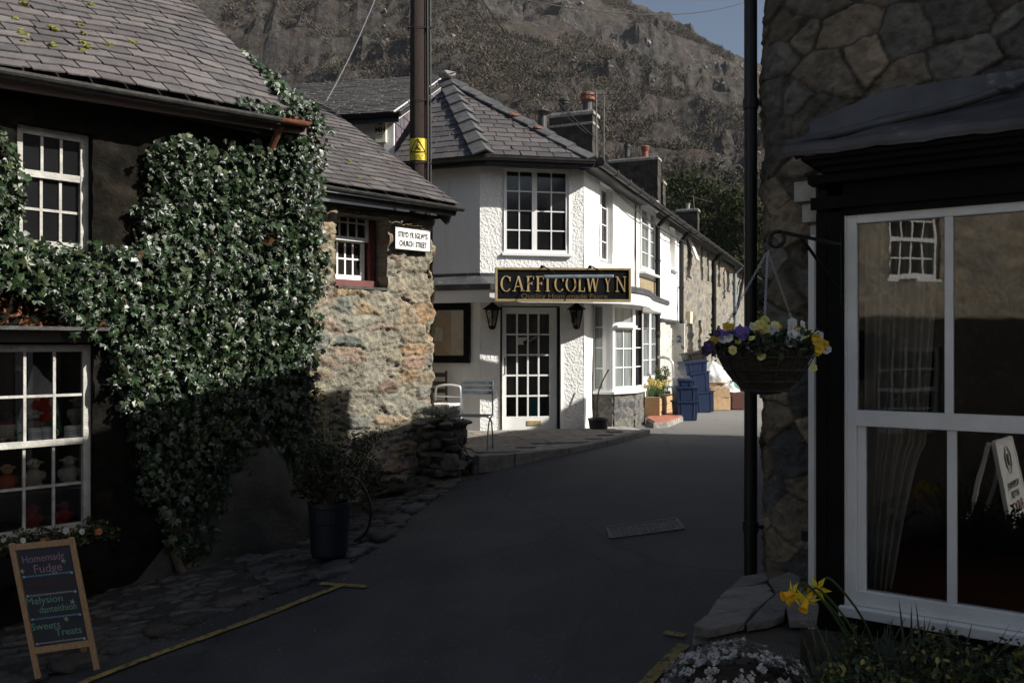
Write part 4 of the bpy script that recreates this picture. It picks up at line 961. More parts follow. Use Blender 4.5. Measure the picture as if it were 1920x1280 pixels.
# menu case
mr_ = F1.rect(797, 567, 882, 680, .03); root = thing('menu_case', 'black framed glazed notice case on the shaded white wall', 'notice case', F1.pt((mr_[0]+mr_[1])/2, mr_[2], 0))
mb = MB(); fw = .12; s0, s1, z0, z1 = mr_
mb.wbox(F1, s0, s1, z0, z0+fw, .005, .08); mb.wbox(F1, s0, s1, z1-fw*1.05, z1, .005, .08); mb.wbox(F1, s0, s0+fw, z0+fw, z1-fw*1.05, .005, .079); mb.wbox(F1, s1-fw*.9, s1, z0+fw, z1-fw*1.05, .005, .079); mb.build('frame', M['black'], root, bevel=.008)
mb = MB(); mb.wbox(F1, s0+fw, s1-fw*.9, z0+fw, z1-fw*1.05, .006, .02); mb.build('backboard', M['ply'], root)
mb = MB(); mb.wbox(F1, s1-fw*.9-.24, s1-fw*.9-.01, z0+fw+.01, z1-fw*1.05-.01, .021, .024); mb.wbox(F1, s0+fw+.04, s0+fw+.20, z0+.36, z0+.58, .021, .024); mb.build('menu_sheet', M['paper'], root)
mb = MB(); mb.wbox(F1, s0+fw, s1-fw*.9, z0+fw, z1-fw*1.05, .055, .059); mb.build('pane', M['glass'], root)

# ================================================================== TERRACE
def tt(px): return T.s(px)
def pot(c, r=.11, h=.34, m='terracotta', parent=None, cap=False):
    mb = MB(); mb.lathe(c, [(r*.95,-.03),(r*.85,h*.2),(r*.8,h*.6),(r*.95,h*.78),(r*1.12,h*.82),(r*1.12,h*.9),(r*.95,h*.92),(r,h),(r*.7,h),(r*.7,h*.8)], 12)
    if cap: mb.lathe(Vector(c)+Vector((0,0,h)), [(r*1.15,.0),(r*1.2,.05),(r*.9,.09)], 12)
    return mb.build('chimney_pot', M[m], parent)
def chimney(house, px0, px1, ytop, thick=.55, pots=(), off=-2.97, seed=1, cap=.14):
    s1 = T.s(px1, off+.0); n0 = T.at(px1, HY, off)
    # stack spans towards the back: front face from px1 (street end) to px0
    d = T.d(px1, off); z1 = (HY-ytop)/F*d
    u0 = (px0-960)/F; p = T.pt(s1, 0, off); t_ = (p.x-u0*p.y)/(T.n.x-u0*T.n.y)    # move along -n until seen at px0
    L_ = min(t_, 3.0); W = Wall(T.a, T.c); mb = MB()
    cols = [(.9,.9,.9),(1.2,1.1,1.0),(.7,.7,.7)]
    z = 4.0; r = random.Random(seed)
    while z < z1-.12:
        hh_ = min(.21, z1-.12-z); o = off; 
        while o > off-L_+.02:
            l = min(r.uniform(.28,.5), o-(off-L_)); k = r.uniform(.6,1.5); mb.col = (k*1.03,k,k*.94); j = r.uniform(0,.012); mb.wbox(T, s1-j, s1+thick+j, z+.004, z+hh_-.004, o-l+.004, o+r.uniform(-.006,.01)); o -= l
        z += hh_
    mb.col = (1.6,1.55,1.4); mb.wbox(T, s1+.012, s1+thick-.012, 4.0, z1-.12, off-L_+.012, off-.012)
    ch = mb.build('chimney', M['chimney'], house)
    mb = MB(); mb.wbox(T, s1-.05, s1+thick+.05, z1-.13, z1-.02, off-L_-.05, off+.05); mb.wbox(T, s1-.01, s1+thick+.01, z1-.02, z1+.02, off-L_-.01, off+.01)
    mb.wbox(T, s1-.03, s1+thick+.03, z1-.42, z1-.34, off-L_-.03, off+.03) if cap > .2 else None
    mb.build('chimney_cap', M['cement'], ch, bevel=.02)
    for f_, r_, h_, m_, cp in pots: pot(T.pt(s1+thick/2, z1+.02, off-L_*(1-f_)), r_, h_, m_, ch, cp)
    return s1, z1, L_
s1c, z1c, Lc = chimney(cafe, 1030, 1111, 206, .6, ((.27,.15,.40,'gutter',True),(.82,.17,.46,'gutter',False)), seed=2, cap=.3)
# clay ring on the right pot
mb = MB(); c = T.pt(s1c+.3, z1c+.36, -2.97-Lc*.18); mb.lathe(c, [(.17,0),(.22,.02),(.22,.09),(.18,.12),(.21,.14),(.21,.22),(.15,.25)], 14); mb.build('clay_cowl', M['terracotta'], cafe)
# steel flue in front of the stack
p = P(1017, 246, 18.6); mb = MB(); mb.lathe(p, [(.22,-.35),(.12,.0),(.10,.05),(.10,.36)], 14, sx=1, sy=1); mb.lathe(p+Vector((0,0,.40)), [(.21,.0),(.21,.012),(.03,.08),(.02,.13)], 14)
for a in range(3): mb.bar(p+Vector((.1*math.cos(a*2.1), .1*math.sin(a*2.1), .34)), p+Vector((.1*math.cos(a*2.1), .1*math.sin(a*2.1), .41)), .02, .02)
mb.build('flue', M['gutter'], cafe)
# aerials on the stack
def aerial(px, y0, y1, d, label, els=6, tilt=0, parent=None, along=(1,0,0)):
    a, b = P(px, y1, d), P(px+tilt, y0, d); root = thing('aerial', label, 'aerial', a, 'television aerials on the terrace chimneys'); mb = MB(); mb.tube([a, b], .022, 6); mb.build('mast', M['gutter'], root)
    al = Vector(along).normalized(); cr = al.cross(Vector((0,0,1))); mb = MB(); c = b-Vector((0,0,.08)); mb.tube([c-al*.25, c+al*.9], .012, 5)
    for i in range(els): q = c+al*(-.2+1.05*i/(els-1)); mb.tube([q-cr*(.28-.02*i), q+cr*(.28-.02*i)], .007, 4)
    mb.build('elements', M['gutter'], root)
aerial(1118, 172, 312, 23.2, 'thin dark mast aerial against the mountain, left one at the big chimney', 4)
aerial(1132, 180, 300, 23.8, 'thin dark mast aerial against the mountain, right one beside the big chimney', 7, along=(1,.2,.02))

def tgutter(parent, sa, sb):
    mb = MB(); half_gutter(mb, T.pt(sa, 2.99, .36), T.pt(sb, 2.99, .36), .065)
    s_ = sa
    while s_ < sb: mb.tube([T.pt(s_, 2.985, .36), T.pt(s_+.06, 2.985, .36)], .075, 10); s_ += .9
    mb.wbox(T, sa, sb, 2.90, 3.0, .27, .30); mb.build('gutter', M['gutter'], parent)
def pipe(parent, px, z0, z1, r=.045, off=.09, m='blackgloss', name='downpipe', bend=True):
    s_ = T.s(px, off); mb = MB(); mb.tube([T.pt(s_, z0, off), T.pt(s_, z1-.25, off), T.pt(s_, z1, .33 if bend else off)], r, 8)
    z = z0+.5
    while z < z1-.3: mb.tube([T.pt(s_, z, off), T.pt(s_, z+.05, off)], r*1.25, 8); z += 1.2
    mb.build(name, M[m], parent)
tgutter(cafe, E2.dot(T.dir), sT1)
# house one: white, tall windows
sH1 = tt(1237); h1 = thing('terrace_house', 'white rendered terrace house with tall bowed window between cafe and house number 2', 'house', T.pt((sT1+sH1)/2, GF, -2), 'terrace houses in a row up the street')
w2 = T.rect(1199, 388, 1228, 513); w8 = T.rect(1200, 577, 1230, 715)
addwall('wall', T, sT1+.002, sH1, GF-.1, 2.95, [w2, w8], M['render2'], h1, plain(seed=11, amp=.03), .09, .10)
for w in (w2, w8): window(T, w[0], w[1], w[2], w[3], .03, 1, 4, h1, M['upvc'], M['curtainglass'], fw=.10, sill=True, mull=[.55], sillout=.12, dep=.1)
mb = MB()   # bowed head over the upper window
a, b, z = w2[0]-.08, w2[1]+.25, w2[3]
vs = [T.pt(a+(b-a)*i/8, z+.01, .22*math.sin(math.pi*i/8)) for i in range(9)]; mb.prism(vs, (0,0,.12)); mb.build('window_hood', M['render_smooth'], h1)
mb = MB(); mb.col = (.4,.32,.2); mb.wbox(T, w2[0], w2[1], w2[2]-.42, w2[2]-.10, -.03, .012); mb.build('stone_panel', M['rubble'], h1)
terr_roof(h1, sT1+.002, sH1, 21); tgutter(h1, sT1, sH1); pipe(h1, 1233.5, .2, 2.95, .055)
pipe(h1, 1233.5, GF, .72, .05, m='gutter', bend=False)
mb = MB(); mb.tube([T.pt(tt(1189.5), 1.2, .03), T.pt(tt(1189), 2.9, .03)], .016, 6); mb.build('wall_cable', M['wire'], h1)
chimney(h1, 1141, 1233, 293, .55, ((.35,.13,.62,'gutter',False),(.72,.15,.40,'terracotta',True)), seed=4)
# house two
sH2 = tt(1279); h2 = thing('terrace_house', 'white house numbered 2 with grey peeling ground floor', 'house', T.pt((sH1+sH2)/2, GF, -2), 'terrace houses in a row up the street')
w3 = (tt(1257.5), tt(1265), T.z(1262, 508), T.z(1262, 414)); dd = (tt(1259), tt(1269), GF+.0, .55)
addwall('wall', T, sH1+.002, sH2, .60, 2.95, [w3], M['render2'], h2, plain(seed=14, amp=.05), .09, .14)
addwall('lower_wall', T, sH1+.002, sH2, GF-.1, .60, [(dd[0], dd[1], GF-.09, dd[3])], M['peel'], h2, plain(seed=15, amp=.05), .09, .16)
mb = MB(); mb.wbox(T, w3[0], w3[1], w3[2], w3[3], -.17, -.13); mb.build('blocked_window', M['render_smooth'], h2); mb = MB(); mb.wbox(T, w3[0]-.03, w3[1]+.03, w3[2]-.06, w3[2], 0, .05); mb.build('sill', M['steel'], h2)
mb = MB(); mb.wbox(T, dd[0], dd[1], GF, dd[3], -.17, -.12); mb.build('door', M['peel'], h2)
mb = MB(); mb.wbox(T, sH1, sH2, .60, .66, 0, .06); mb.build('string_course', M['lead'], h2)
# the numbered pilaster turns towards the road
ps = T.s(1262); mb = MB(); mb.wbox(T, T.s(1263.5), T.s(1263.5)+.10, GF, .58, .0, .26); mb.build('porch_wall', M['peel'], h2)
pw = wall_thru(tuple(T.pt(T.s(1263.5), 0, 0))[:2], tuple(T.pt(T.s(1263.5), 0, .26))[:2])
c = T.pt(T.s(1263.5)-.012, T.z(1266,641,.2), .14); text('2', .23, c, pw.dir, (0,0,1), mat('number blue', (.05,.07,.16), None, .4), h2, .004, 'house_number', bold=.006)
terr_roof(h2, sH1+.002, sH2, 22); tgutter(h2, sH1, sH2); pipe(h2, 1277.5, GF, 2.95, .06)
chimney(h2, 1209, 1243, 338, .5, ((.5,.12,.25,'cement',False),), seed=5)
# stone houses beyond
fst = stones(15, 60, -1.6, 3.1, .30, .17, [(.29,.27,.23),(.22,.21,.19),(.33,.29,.235),(.18,.18,.175),(.31,.25,.20)], (.29,.275,.24), .05, .02, 31)
segs = [(1279, 1339.5, 'rubble stone terrace house with a small white opened window beside house number 2'), (1339.5, 1378, 'rubble stone terrace house between the black and the grey downpipes'), (1378, 1412, 'far stone terrace house half hidden behind the black drainpipe')]
wins = [[(1287,1293.5,522,442),(1312,1316,525,462),(1325,1328.5,528,472),(1288,1298,668,598),(1308,1313,668,600)], [(1345,1349.5,538,478),(1355,1358,560,500),(1345,1350,668,610),(1362,1366,548,505)], [(1385,1387,560,520)]]
prev = sH2+.002
for i, ((pa, pb, lab), ws) in enumerate(zip(segs, wins)):
    sb = tt(pb); hs = thing('terrace_house', lab, 'house', T.pt((prev+sb)/2, GF, -2), 'terrace houses in a row up the street')
    hol = [(max(prev+.1, tt(a)), min(sb-.1, tt(b)), T.z((a+b)/2, y1), T.z((a+b)/2, y0)) for a, b, y1, y0 in ws]
    V, f, C = wallgrid(T, prev, sb, GF-.1, 2.95, hol, .085 if i < 2 else .12, fst, .22); bulk('wall', V, f, M['rubble'], hs, C, smooth=True)
    for k, hh_ in enumerate(hol): window(T, hh_[0], hh_[1], hh_[2], hh_[3], -.15, 1, 2, hs, M['upvc'], M['darkglass'], fw=.06, sash=.5, sill=True, sillm=M['cement'], sillout=.18)
    if i == 0:   # opened sash catching the light
        mb = MB(); q0 = T.pt(hol[0][1]-.05, hol[0][3]-.05, .0); mb.bar(q0, q0+T.n*.22+Vector((0,0,-.60)), .45, .04); mb.build('open_sash', M['upvc'], hs)
    terr_roof(hs, prev, sb, 30+i); tgutter(hs, prev, sb); prev = sb+.002
    if i == 0: pipe(hs, 1339, GF, 2.95, .07); chimney(hs, 1268, 1308, 391, .5, ((.5,.12,.3,'cement',False),), seed=6)
    if i == 1:
        pipe(hs, 1378, GF, 2.95, .07, m='steel'); mb = MB(); mb.tube([T.pt(tt(1386), 2.9, .2), T.pt(tt(1376), 1.5, .14), T.pt(tt(1372), 1.2, .1)], .06, 6); mb.build('waste_pipe', M['blackgloss'], hs)
aerial(1302, 366, 394, 36, 'small tilted aerial above the far chimney in front of the evergreens', 5, tilt=-3, along=(1,.1,-.25))
# box on the stone wall (pale panel)
pb_ = MB(); q = (tt(1284.5), tt(1290), T.z(1290, 607), T.z(1290, 585)); pb_.wbox(T, q[0], q[0]+.35, q[2], q[3], .02, .14); o = recenter(pb_.build('meter_box', M['cream'])); tag(o, 'pale meter box on the stone wall beside the black downpipe', 'meter box')
# ================================================================== STONE COTTAGE
sB1 = WB.s(816); sB0 = WB.s(545)
stc = thing('stone_cottage', 'low rubble stone cottage with purple slate roof between the ivy and the cafe', 'cottage', WB.pt((sB0+sB1)/2, -1.8, -1))
pale = [(.31,.28,.21),(.27,.26,.21),(.36,.27,.16),(.22,.225,.20),(.30,.225,.155),(.19,.21,.19),(.34,.31,.24),(.27,.20,.155)]
f1_ = stones(sB0, sB1+.3, -2.2, 2, .46, .16, pale, (.275,.252,.205), .034, .018, 8, keep=.62, rough=.024, warp=.07, coljit=.25)
f2_ = stones(sB0, sB1+.3, -2.2, 2, .34, .20, [(.36,.24,.14),(.31,.26,.19),(.35,.28,.19),(.28,.265,.225),(.30,.20,.15)], (.28,.25,.19), .03, .014, 18, keep=.85, rough=.022, warp=.05, coljit=.2)
hs0, hs1 = WB.s(629), WB.s(727); hz0, hz1 = WB.z(690, 543), 1.55
def bfn(S, Z):
    r1, c1 = f1_(S, Z); r2, c2 = f2_(S, Z)
    q = np.clip((S-(sB1-.62))/.10, 0, 1)*(Z > -.9)+((S < hs0+.02)*(S > hs0-.42)*(Z > hz0-.22)*1.0); q = np.clip(q, 0, 1)
    r = r1*(1-q)+r2*q; c = c1*(1-q[:, None])+c2*q[:, None]
    b = np.clip((-.95-Z)/.5, 0, 1); r = r+b**2*.22      # spreading foot
    rough_ = (fbm(S*2.5, Z*3.5, 3, 91)-.5)*.07; ck = 1-np.abs(fbm(S*3+4, Z*9, 4, 93)*2-1); ck = np.clip((ck-.93)/.07, 0, 1); rough_ = rough_-ck*.03; c = c*(1-ck[:, None]*.45)
    e = np.clip((sB1-S)/.06, 0, 1); r = r+rough_-(1-e)**2*.05
    return r, c
V, f, C = wallgrid(WB, sB0, sB1, -2.1, 1.60, [(hs0, hs1, hz0, hz1)], .017, bfn, .30)
V = np.array(V); 
# ragged corner: push the last strip of verts along the wall
al = V[:, 0]*WB.dir.x+V[:, 1]*WB.dir.y; k = np.clip((al-(sB1-.12))/.12, 0, 1); push = (fbm(V[:, 2]*5, V[:, 2]*0+2, 3, 44)-.5)*.16+(fbm(V[:, 2]*16, V[:, 2]*0+5, 2, 45)-.5)*.05 - .03
V[:, 0] += WB.dir.x*k*push; V[:, 1] += WB.dir.y*k*push
bulk('wall', V, f, M['rubble'], stc, C, smooth=True)
# gable end returning behind
WBG = wall_thru(tuple(WB.pt(sB1-.02, 0, -.02))[:2], tuple(WB.pt(sB1-.02, 0, -6.5))[:2]); g0 = Vector(WB.pt(sB1-.02,0,-.02)).dot(WBG.dir)
V, f, C = wallgrid(WBG, g0, g0+6.4, -2.1, 1.6, [], .12, stones(g0, g0+7, -2.2, 2, .4, .2, pale, (.3,.27,.22), .03, .03, 5), .2); bulk('gable_wall', V, f, M['rubble'], stc, C, smooth=True)
mb = MB(); mb.wbox(WB, sB0, sB1-.05, -2.1, 1.55, -.5, -.34); mb.build('inner_wall', M['roomdark'], stc)
# window: old sash with red frame and slate sill
o_ = -.27; a, b = WB.s(632, o_), WB.s(699, o_); ws0, ws1 = WB.s(632, o_)-.12, WB.s(691, o_)
mb = MB(); mb.wbox(WB, ws1, ws1+.07, hz0+.05, hz1, o_-.06, o_+.03); mb.wbox(WB, ws0, ws1+.07, hz0+.03, hz0+.12, o_-.06, o_+.10); mb.build('window_surround', M['redpaint'], stc)
zs = WB.z(660, 447, o_)
window(WB, ws0, ws1-.03, hz0+.13, zs, o_-.045, 4, 2, stc, M['white'], M['darkglass'], fw=.05, bw=.02)
window(WB, ws0, ws1, zs-.03, WB.z(660, 385, o_), o_, 4, 2, stc, M['white'], M['darkglass'], fw=.04, bw=.02)
mb = MB(); mb.wbox(WB, hs0+.02, hs1-.01, hz0-.0, hz0+.03, -.29, .03); mb.build('slate_sill', M['gutter'], stc)
# roof
a0 = WB.pt(sB0-.5, 1.80, .30); a1 = WB.at(860, 385, .30); a1 = WB.pt(WB.s(862, .30), 1.76, .30); e = (a1-a0); Lr = e.length; e.normalize()
up = (-WB.n*3.38+Vector((0,0,2.0))).normalized(); Ls = 3.93
def sagB(x, y): return .012*math.sin(x*2.1+y)+.02*math.sin(y*.9)
slate_roof(a0, e, up, [(0,0),(Lr,0),(Lr-.02,Ls),(0,Ls)], .17, .27, stc, [(.120,.108,.106),(.140,.125,.120),(.104,.098,.097),(.130,.120,.113)], jit=.018, seed=12, lift=.02, zfun=sagB)
r0, r1 = a0+up*Ls, a1+up*Ls; mb = MB(); mb.col=(.1,.09,.09); back = (-WB.n*3.38-Vector((0,0,2.0))); mb.prism([r0, r1, r1+back, r0+back], (0,0,-.05)); mb.build('back_roof', M['slate'], stc)
mb = MB(); ridge_run(r0, r1, 14, .12, mb); mb.build('ridge_tiles', M['ridge'], stc)
mb = MB(); half_gutter(mb, a0+WB.n*.06-Vector((0,0,.03)), a1+WB.n*.06-Vector((0,0,.03)), .05); mb.bar(a0-Vector((0,0,.12))-WB.n*.02, a1-Vector((0,0,.10))-WB.n*.02-e*.1, .03, .07); mb.build('gutter', M['gutter'], stc)
mb = MB(); mb.bar(a1-e*.06-Vector((0,0,.07)), a1-e*.06+up*Ls-Vector((0,0,.07)), .03, .13); mb.prism([a1-e*.14-Vector((0,0,.05)), a1-e*.14-Vector((0,0,.24))-WB.n*.1, a1-e*.14-WB.n*.35-Vector((0,0,.05))], e*.04); mb.build('verge_board', M['gutter'], stc)
mb = MB(); mb.wbox(WB, sB0, sB1, 1.61, 1.64, -.3, .10); mb.build('soffit', M['roomdark'], stc)
r = random.Random(3)
for i in range(14):
    mb = MB(); p = a0+e*r.uniform(1.2, Lr-1)+up*r.uniform(.2, 1.9); mb.blob(p+Vector((0,0,.03+sagB(p.x,p.y))), r.uniform(.012,.028), 2, .3, (1.3,1,.6)); mb.build('moss_tuft', M['moss'], stc)
# street name plate
ns = WB.rect(741, 428, 806, 469, .07); root = thing('street_name_sign', 'white enamel plate reading STRYD YR EGLWYS CHURCH STREET on the stone corner', 'street sign', WB.pt((ns[0]+ns[1])/2, ns[2], .07))
mb = MB(); mb.wbox(WB, ns[0], ns[1], ns[2], ns[3], .062, .075); mb.build('plate', M['signwhite'], root, bevel=.004)
mb = MB(); 
for (a_, b_, c_, d_) in ((ns[0]-.006, ns[1]+.006, ns[3], ns[3]+.006), (ns[0]-.006, ns[1]+.006, ns[2]-.008, ns[2]), (ns[0]-.006, ns[0], ns[2], ns[3]), (ns[1], ns[1]+.006, ns[2], ns[3])): mb.wbox(WB, a_, b_, c_, d_, .055, .077)
mb.build('rim', M['inkblack'], root)
cx = (ns[0]+ns[1])/2; H_ = ns[3]-ns[2]
text('STRYD YR EGLWYS', .092, WB.pt(cx, ns[2]+H_*.55, .0765), WB.dir, (0,0,1), M['inkblack'], root, .001, xs=.54, bold=.0025, space=1.04); text('CHURCH  STREET', .092, WB.pt(cx, ns[2]+H_*.15, .0765), WB.dir, (0,0,1), M['inkblack'], root, .001, xs=.54, bold=.0025, space=1.04)
mb = MB()
for a_ in (ns[0]+.02, ns[1]-.02):
    for z_ in (ns[2]+.02, ns[3]-.02): mb.blob(WB.pt(a_, z_, .077), .006, 1, 0)
mb.build('screw', M['inkblack'], root)

# ================================================================== IVY COTTAGE
sA_0, sA_1 = WA.s(-330), WA.s(579)
ivc = thing('ivy_cottage', 'slate roofed cottage with white sash windows and ivy covered front', 'cottage', WA.pt((sA_0+sA_1)/2, -2.2, -1))
uwA = WA.rect(33, 238, 173, 468); lwA = (WA.s(-150), WA.s(174), WA.z(85, 1007), WA.z(85, 646))
uwA = (WA.s(33), WA.s(173), WA.z(103, 468), WA.z(103, 240))
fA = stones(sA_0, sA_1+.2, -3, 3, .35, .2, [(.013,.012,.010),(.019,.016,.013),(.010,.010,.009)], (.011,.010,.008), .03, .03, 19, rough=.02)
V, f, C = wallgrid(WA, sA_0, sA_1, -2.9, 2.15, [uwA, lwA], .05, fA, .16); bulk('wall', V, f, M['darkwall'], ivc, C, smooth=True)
WAG = wall_thru(tuple(WA.pt(sA_1, 0, 0))[:2], tuple(WA.pt(sA_1, 0, -7))[:2]); g0 = WA.pt(sA_1,0,0).dot(WAG.dir)
V, f, C = wallgrid(WAG, g0, g0+6.5, -2.5, 2.1, [], .2, stones(g0, g0+7, -3, 3, .4, .2, pale, (.3,.27,.22), .03, .03, 5), .2); bulk('gable_wall', V, f, M['rubble'], ivc, C, smooth=True)
mb = MB(); mb.prism([WA.pt(sA_1-.02, 2.0, -.1), WA.pt(sA_1-.02, 4.6, -3.6), WA.pt(sA_1-.02, 2.0, -7)], WA.dir*-.1); mb.build('gable', M['render_old'], ivc)
window(WA, *uwA, -.09, 3, [2, 1], ivc, M['oldwhite'], M['darkglass'], fw=.065, bw=.022, sash=.62, dep=.06, sill=True, sillm=M['oldwhite'], sillout=.05, sillh=.10, label='upper sash window half in sunlight')
lw = window(WA, *lwA, -.05, 5, [2, 2], ivc, M['oldwhite'], M['glass'], fw=.06, bw=.022, sash=.485, dep=.06, label='shop display window of many panes')
mb = MB(); mb.wbox(WA, uwA[0]-.02, uwA[1]+.02, uwA[2]-.16, uwA[2]-.10, -.05, .05); mb.build('brick_sill', M['terracotta'], ivc)
mb = MB()   # slate hood over the shop window
mb.wbox(WA, lwA[0]-.1, lwA[1]+.06, lwA[3]+.12, lwA[3]+.15, -.02, .22); mb.wbox(WA, lwA[0]-.1, lwA[1]+.04, lwA[3]+.02, lwA[3]+.12, -.02, .05); mb.build('window_hood', M['gutter'], ivc)
mb = MB()   # window recess box
mb.wbox(WA, lwA[0]-.1, lwA[1]+.1, lwA[2]-.05, lwA[2]+.02, -.9, -.12); mb.wbox(WA, lwA[0]-.1, lwA[1]+.1, lwA[2]-.1, lwA[3]+.1, -.95, -.9); mb.wbox(WA, lwA[1]+.1, lwA[1]+.12, lwA[2]-.1, lwA[3]+.1, -.9, -.2); mb.wbox(WA, lwA[0]-.1, lwA[1]+.1, lwA[3]+.08, lwA[3]+.12, -.9, -.2); mb.wbox(WA, lwA[0]-.12, lwA[0]-.1, lwA[2]-.1, lwA[3]+.1, -.9, -.2)
mb.build('display_recess', M['room'], ivc)
zsh = lwA[2]+(lwA[3]-lwA[2])*.485; mb = MB(); mb.wbox(WA, lwA[0]-.09, lwA[1]+.09, zsh-.02, zsh+.015, -.5, -.125); mb.wbox(WA, lwA[0]-.09, lwA[1]+.09, lwA[2]+.36, lwA[2]+.38, -.5, -.125); mb.build('display_shelf', M['brownwood'], ivc)
# roof: the eave and verge read from the photograph
e0 = WA.pt(WA.s(-420, .33), 2.12, .33); e1 = WA.at(577, 222, .33); e1 = WA.pt(WA.s(577, .33), 2.30, .33); e = e1-e0; Lr = e.length; e.normalize(); up = (-WA.n*2.75+Vector((0,0,2.0))).normalized(); Ls = 5.1
def sagA(x, y): return .02*math.sin(x*1.3+y*.7)+.015*math.sin(x*3.1)
slate_roof(e0, e, up, [(0,0),(Lr,0),(Lr,Ls),(0,Ls)], .185, .30, ivc, [(.130,.117,.116),(.150,.134,.130),(.112,.105,.104),(.140,.128,.121),(.122,.118,.117)], jit=.022, seed=23, lift=.022, thick=.012, zfun=sagA)
mb = MB(); r0, r1 = e0+up*Ls, e1+up*Ls; back = -WA.n*4-Vector((0,0,2.9)); mb.col=(.1,.09,.09); mb.prism([r0, r1, r1+back, r0+back], (0,0,-.05)); mb.build('back_roof', M['slate'], ivc)
mb = MB(); ridge_run(r0, r1, 24, .13, mb); mb.build('ridge_tiles', M['ridge'], ivc)
mb = MB(); half_gutter(mb, e0+WA.n*.07-Vector((0,0,.02)), e1+WA.n*.07-e*.37-Vector((0,0,.05)), .055); mb.build('gutter', M['gutter'], ivc)
mb = MB(); half_gutter(mb, e1+WA.n*.07-e*.36-Vector((0,0,.05)), e1+WA.n*.07-e*.04-Vector((0,0,.05)), .050); mb.bar(e1-e*.25-Vector((0,0,.03)), e1-Vector((0,0,.03)), .16, .05); mb.tube([e1-e*.3-Vector((0,0,.1)), e1-e*.33-Vector((0,0,.35))-WA.n*.2], .035, 8); mb.build('rusty_gutter_end', M['rust'], ivc)
mb = MB(); mb.bar(e0-Vector((0,0,.10))-WA.n*.04, e1-Vector((0,0,.10))-WA.n*.04, .03, .10); mb.wbox(WA, sA_0, sA_1, 2.155, 2.18, -.1, .10); mb.build('eaves_board', M['brownwood'], ivc)
mb = MB(); mb.bar(e1-e*.04-Vector((0,0,.09)), r1-e*.04-Vector((0,0,.09)), .03, .12); mb.build('verge_board', M['brownwood'], ivc)
mb = MB(); r = random.Random(5); nr = up.cross(e); nr = nr if nr.z > 0 else -nr
def on_roofA(px, py):
    a_ = P(px, py, 1.0); t_ = (e0.dot(nr))/a_.dot(nr); return a_*t_
for px, py in ((42,9),(98,58),(152,54),(153,71),(34,57),(44,68),(38,80),(96,93),(158,92),(153,105),(203,95),(160,98),(250,92),(30,38),(170,15),(100,60),(43,11)):
    p = on_roofA(px, py)
    mb = MB()
    for k in range(4): mb.blob(p+nr*.03+Vector((r.uniform(-.022,.022), r.uniform(-.022,.022), sagA(p.x,p.y)+r.uniform(-.01,.01))), r.uniform(.014,.030), 2, .35, (1.1,1.1,.8))
    mb.build('moss_tuft', M['moss'], ivc)
# rendered bulging foot of the wall
xs_ = np.linspace(WA.s(185), WA.s(600), 70); zs_ = np.linspace(0, 1, 26); V = []; fc = []
for j, tz in enumerate(zs_):
    for i, s_ in enumerate(xs_):
        p = WA.pt(s_, 0, 0); zb = gz(p.x, p.y)-.1; tI = i/(len(xs_)-1); hgt = (.18+float(fbm(s_*4,1,2,3))*.14)*min(1, tI*5)+.95*math.exp(-((s_-WA.s(470))/.55)**2)
        z = zb+hgt*tz*1.15; out = (.12+.42*math.exp(-((s_-WA.s(480))/.5)**2))*(1-tz**2.2)+.02+(float(fbm(s_*3, z*3, 3, 7))-.5)*.16
        V.append(WA.pt(s_, z, max(out*(1 if tI < .97 else .3)*min(1, tI*6), .0)))
nx_ = len(xs_); fc = [(j*nx_+i, j*nx_+i+1, (j+1)*nx_+i+1, (j+1)*nx_+i) for j in range(25) for i in range(nx_-1)]
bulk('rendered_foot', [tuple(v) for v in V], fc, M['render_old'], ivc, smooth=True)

# ------------------------------------------------------------------ ivy
PI1 = [(262,300),(300,272),(345,262),(400,285),(470,278),(500,235),(596,228),(600,330),(582,430),(600,500),(580,560),(590,640),(575,700),(576,800),(572,900),(556,985),(490,1035),(400,1075),(318,1040),(262,930),(238,790),(222,740),(196,690),(212,655),(190,636),(130,618),(108,605),(70,560),(30,548),(0,545),(-200,540),(-200,455),(40,462),(110,468),(190,470),(240,478),(268,440),(240,395),(262,372),(285,345)]
PI2 = [(-200,245),(0,250),(24,285),(40,330),(46,400),(30,445),(44,470),(0,500),(-200,500)]
root_ivy = thing('ivy', 'glossy dark green ivy climbing the cottage wall up to its eaves', 'ivy', WA.pt(WA.s(400), -2.0, .1))
def ivy_pts(poly, n, off0, off1):
    x0, x1 = min(p[0] for p in poly), max(p[0] for p in poly); y0, y1 = min(p[1] for p in poly), max(p[1] for p in poly); out = []
    while len(out) < n:
        x, y = random.uniform(x0, x1), random.uniform(y0, y1)
        jx, jy = random.gauss(0, 7), random.gauss(0, 7)
        if pip(x+jx, y+jy, poly):
            if y > 800 and random.random() < min(.45, (y-800)/420): continue
            thick = off0+(off1-off0)*random.random()**.8
            out.append(WA.at(x, y, 0)+WA.n*thick)
    return out
pts = ivy_pts(PI1, 9800, .02, .24)+ivy_pts(PI2, 900, .02, .14)
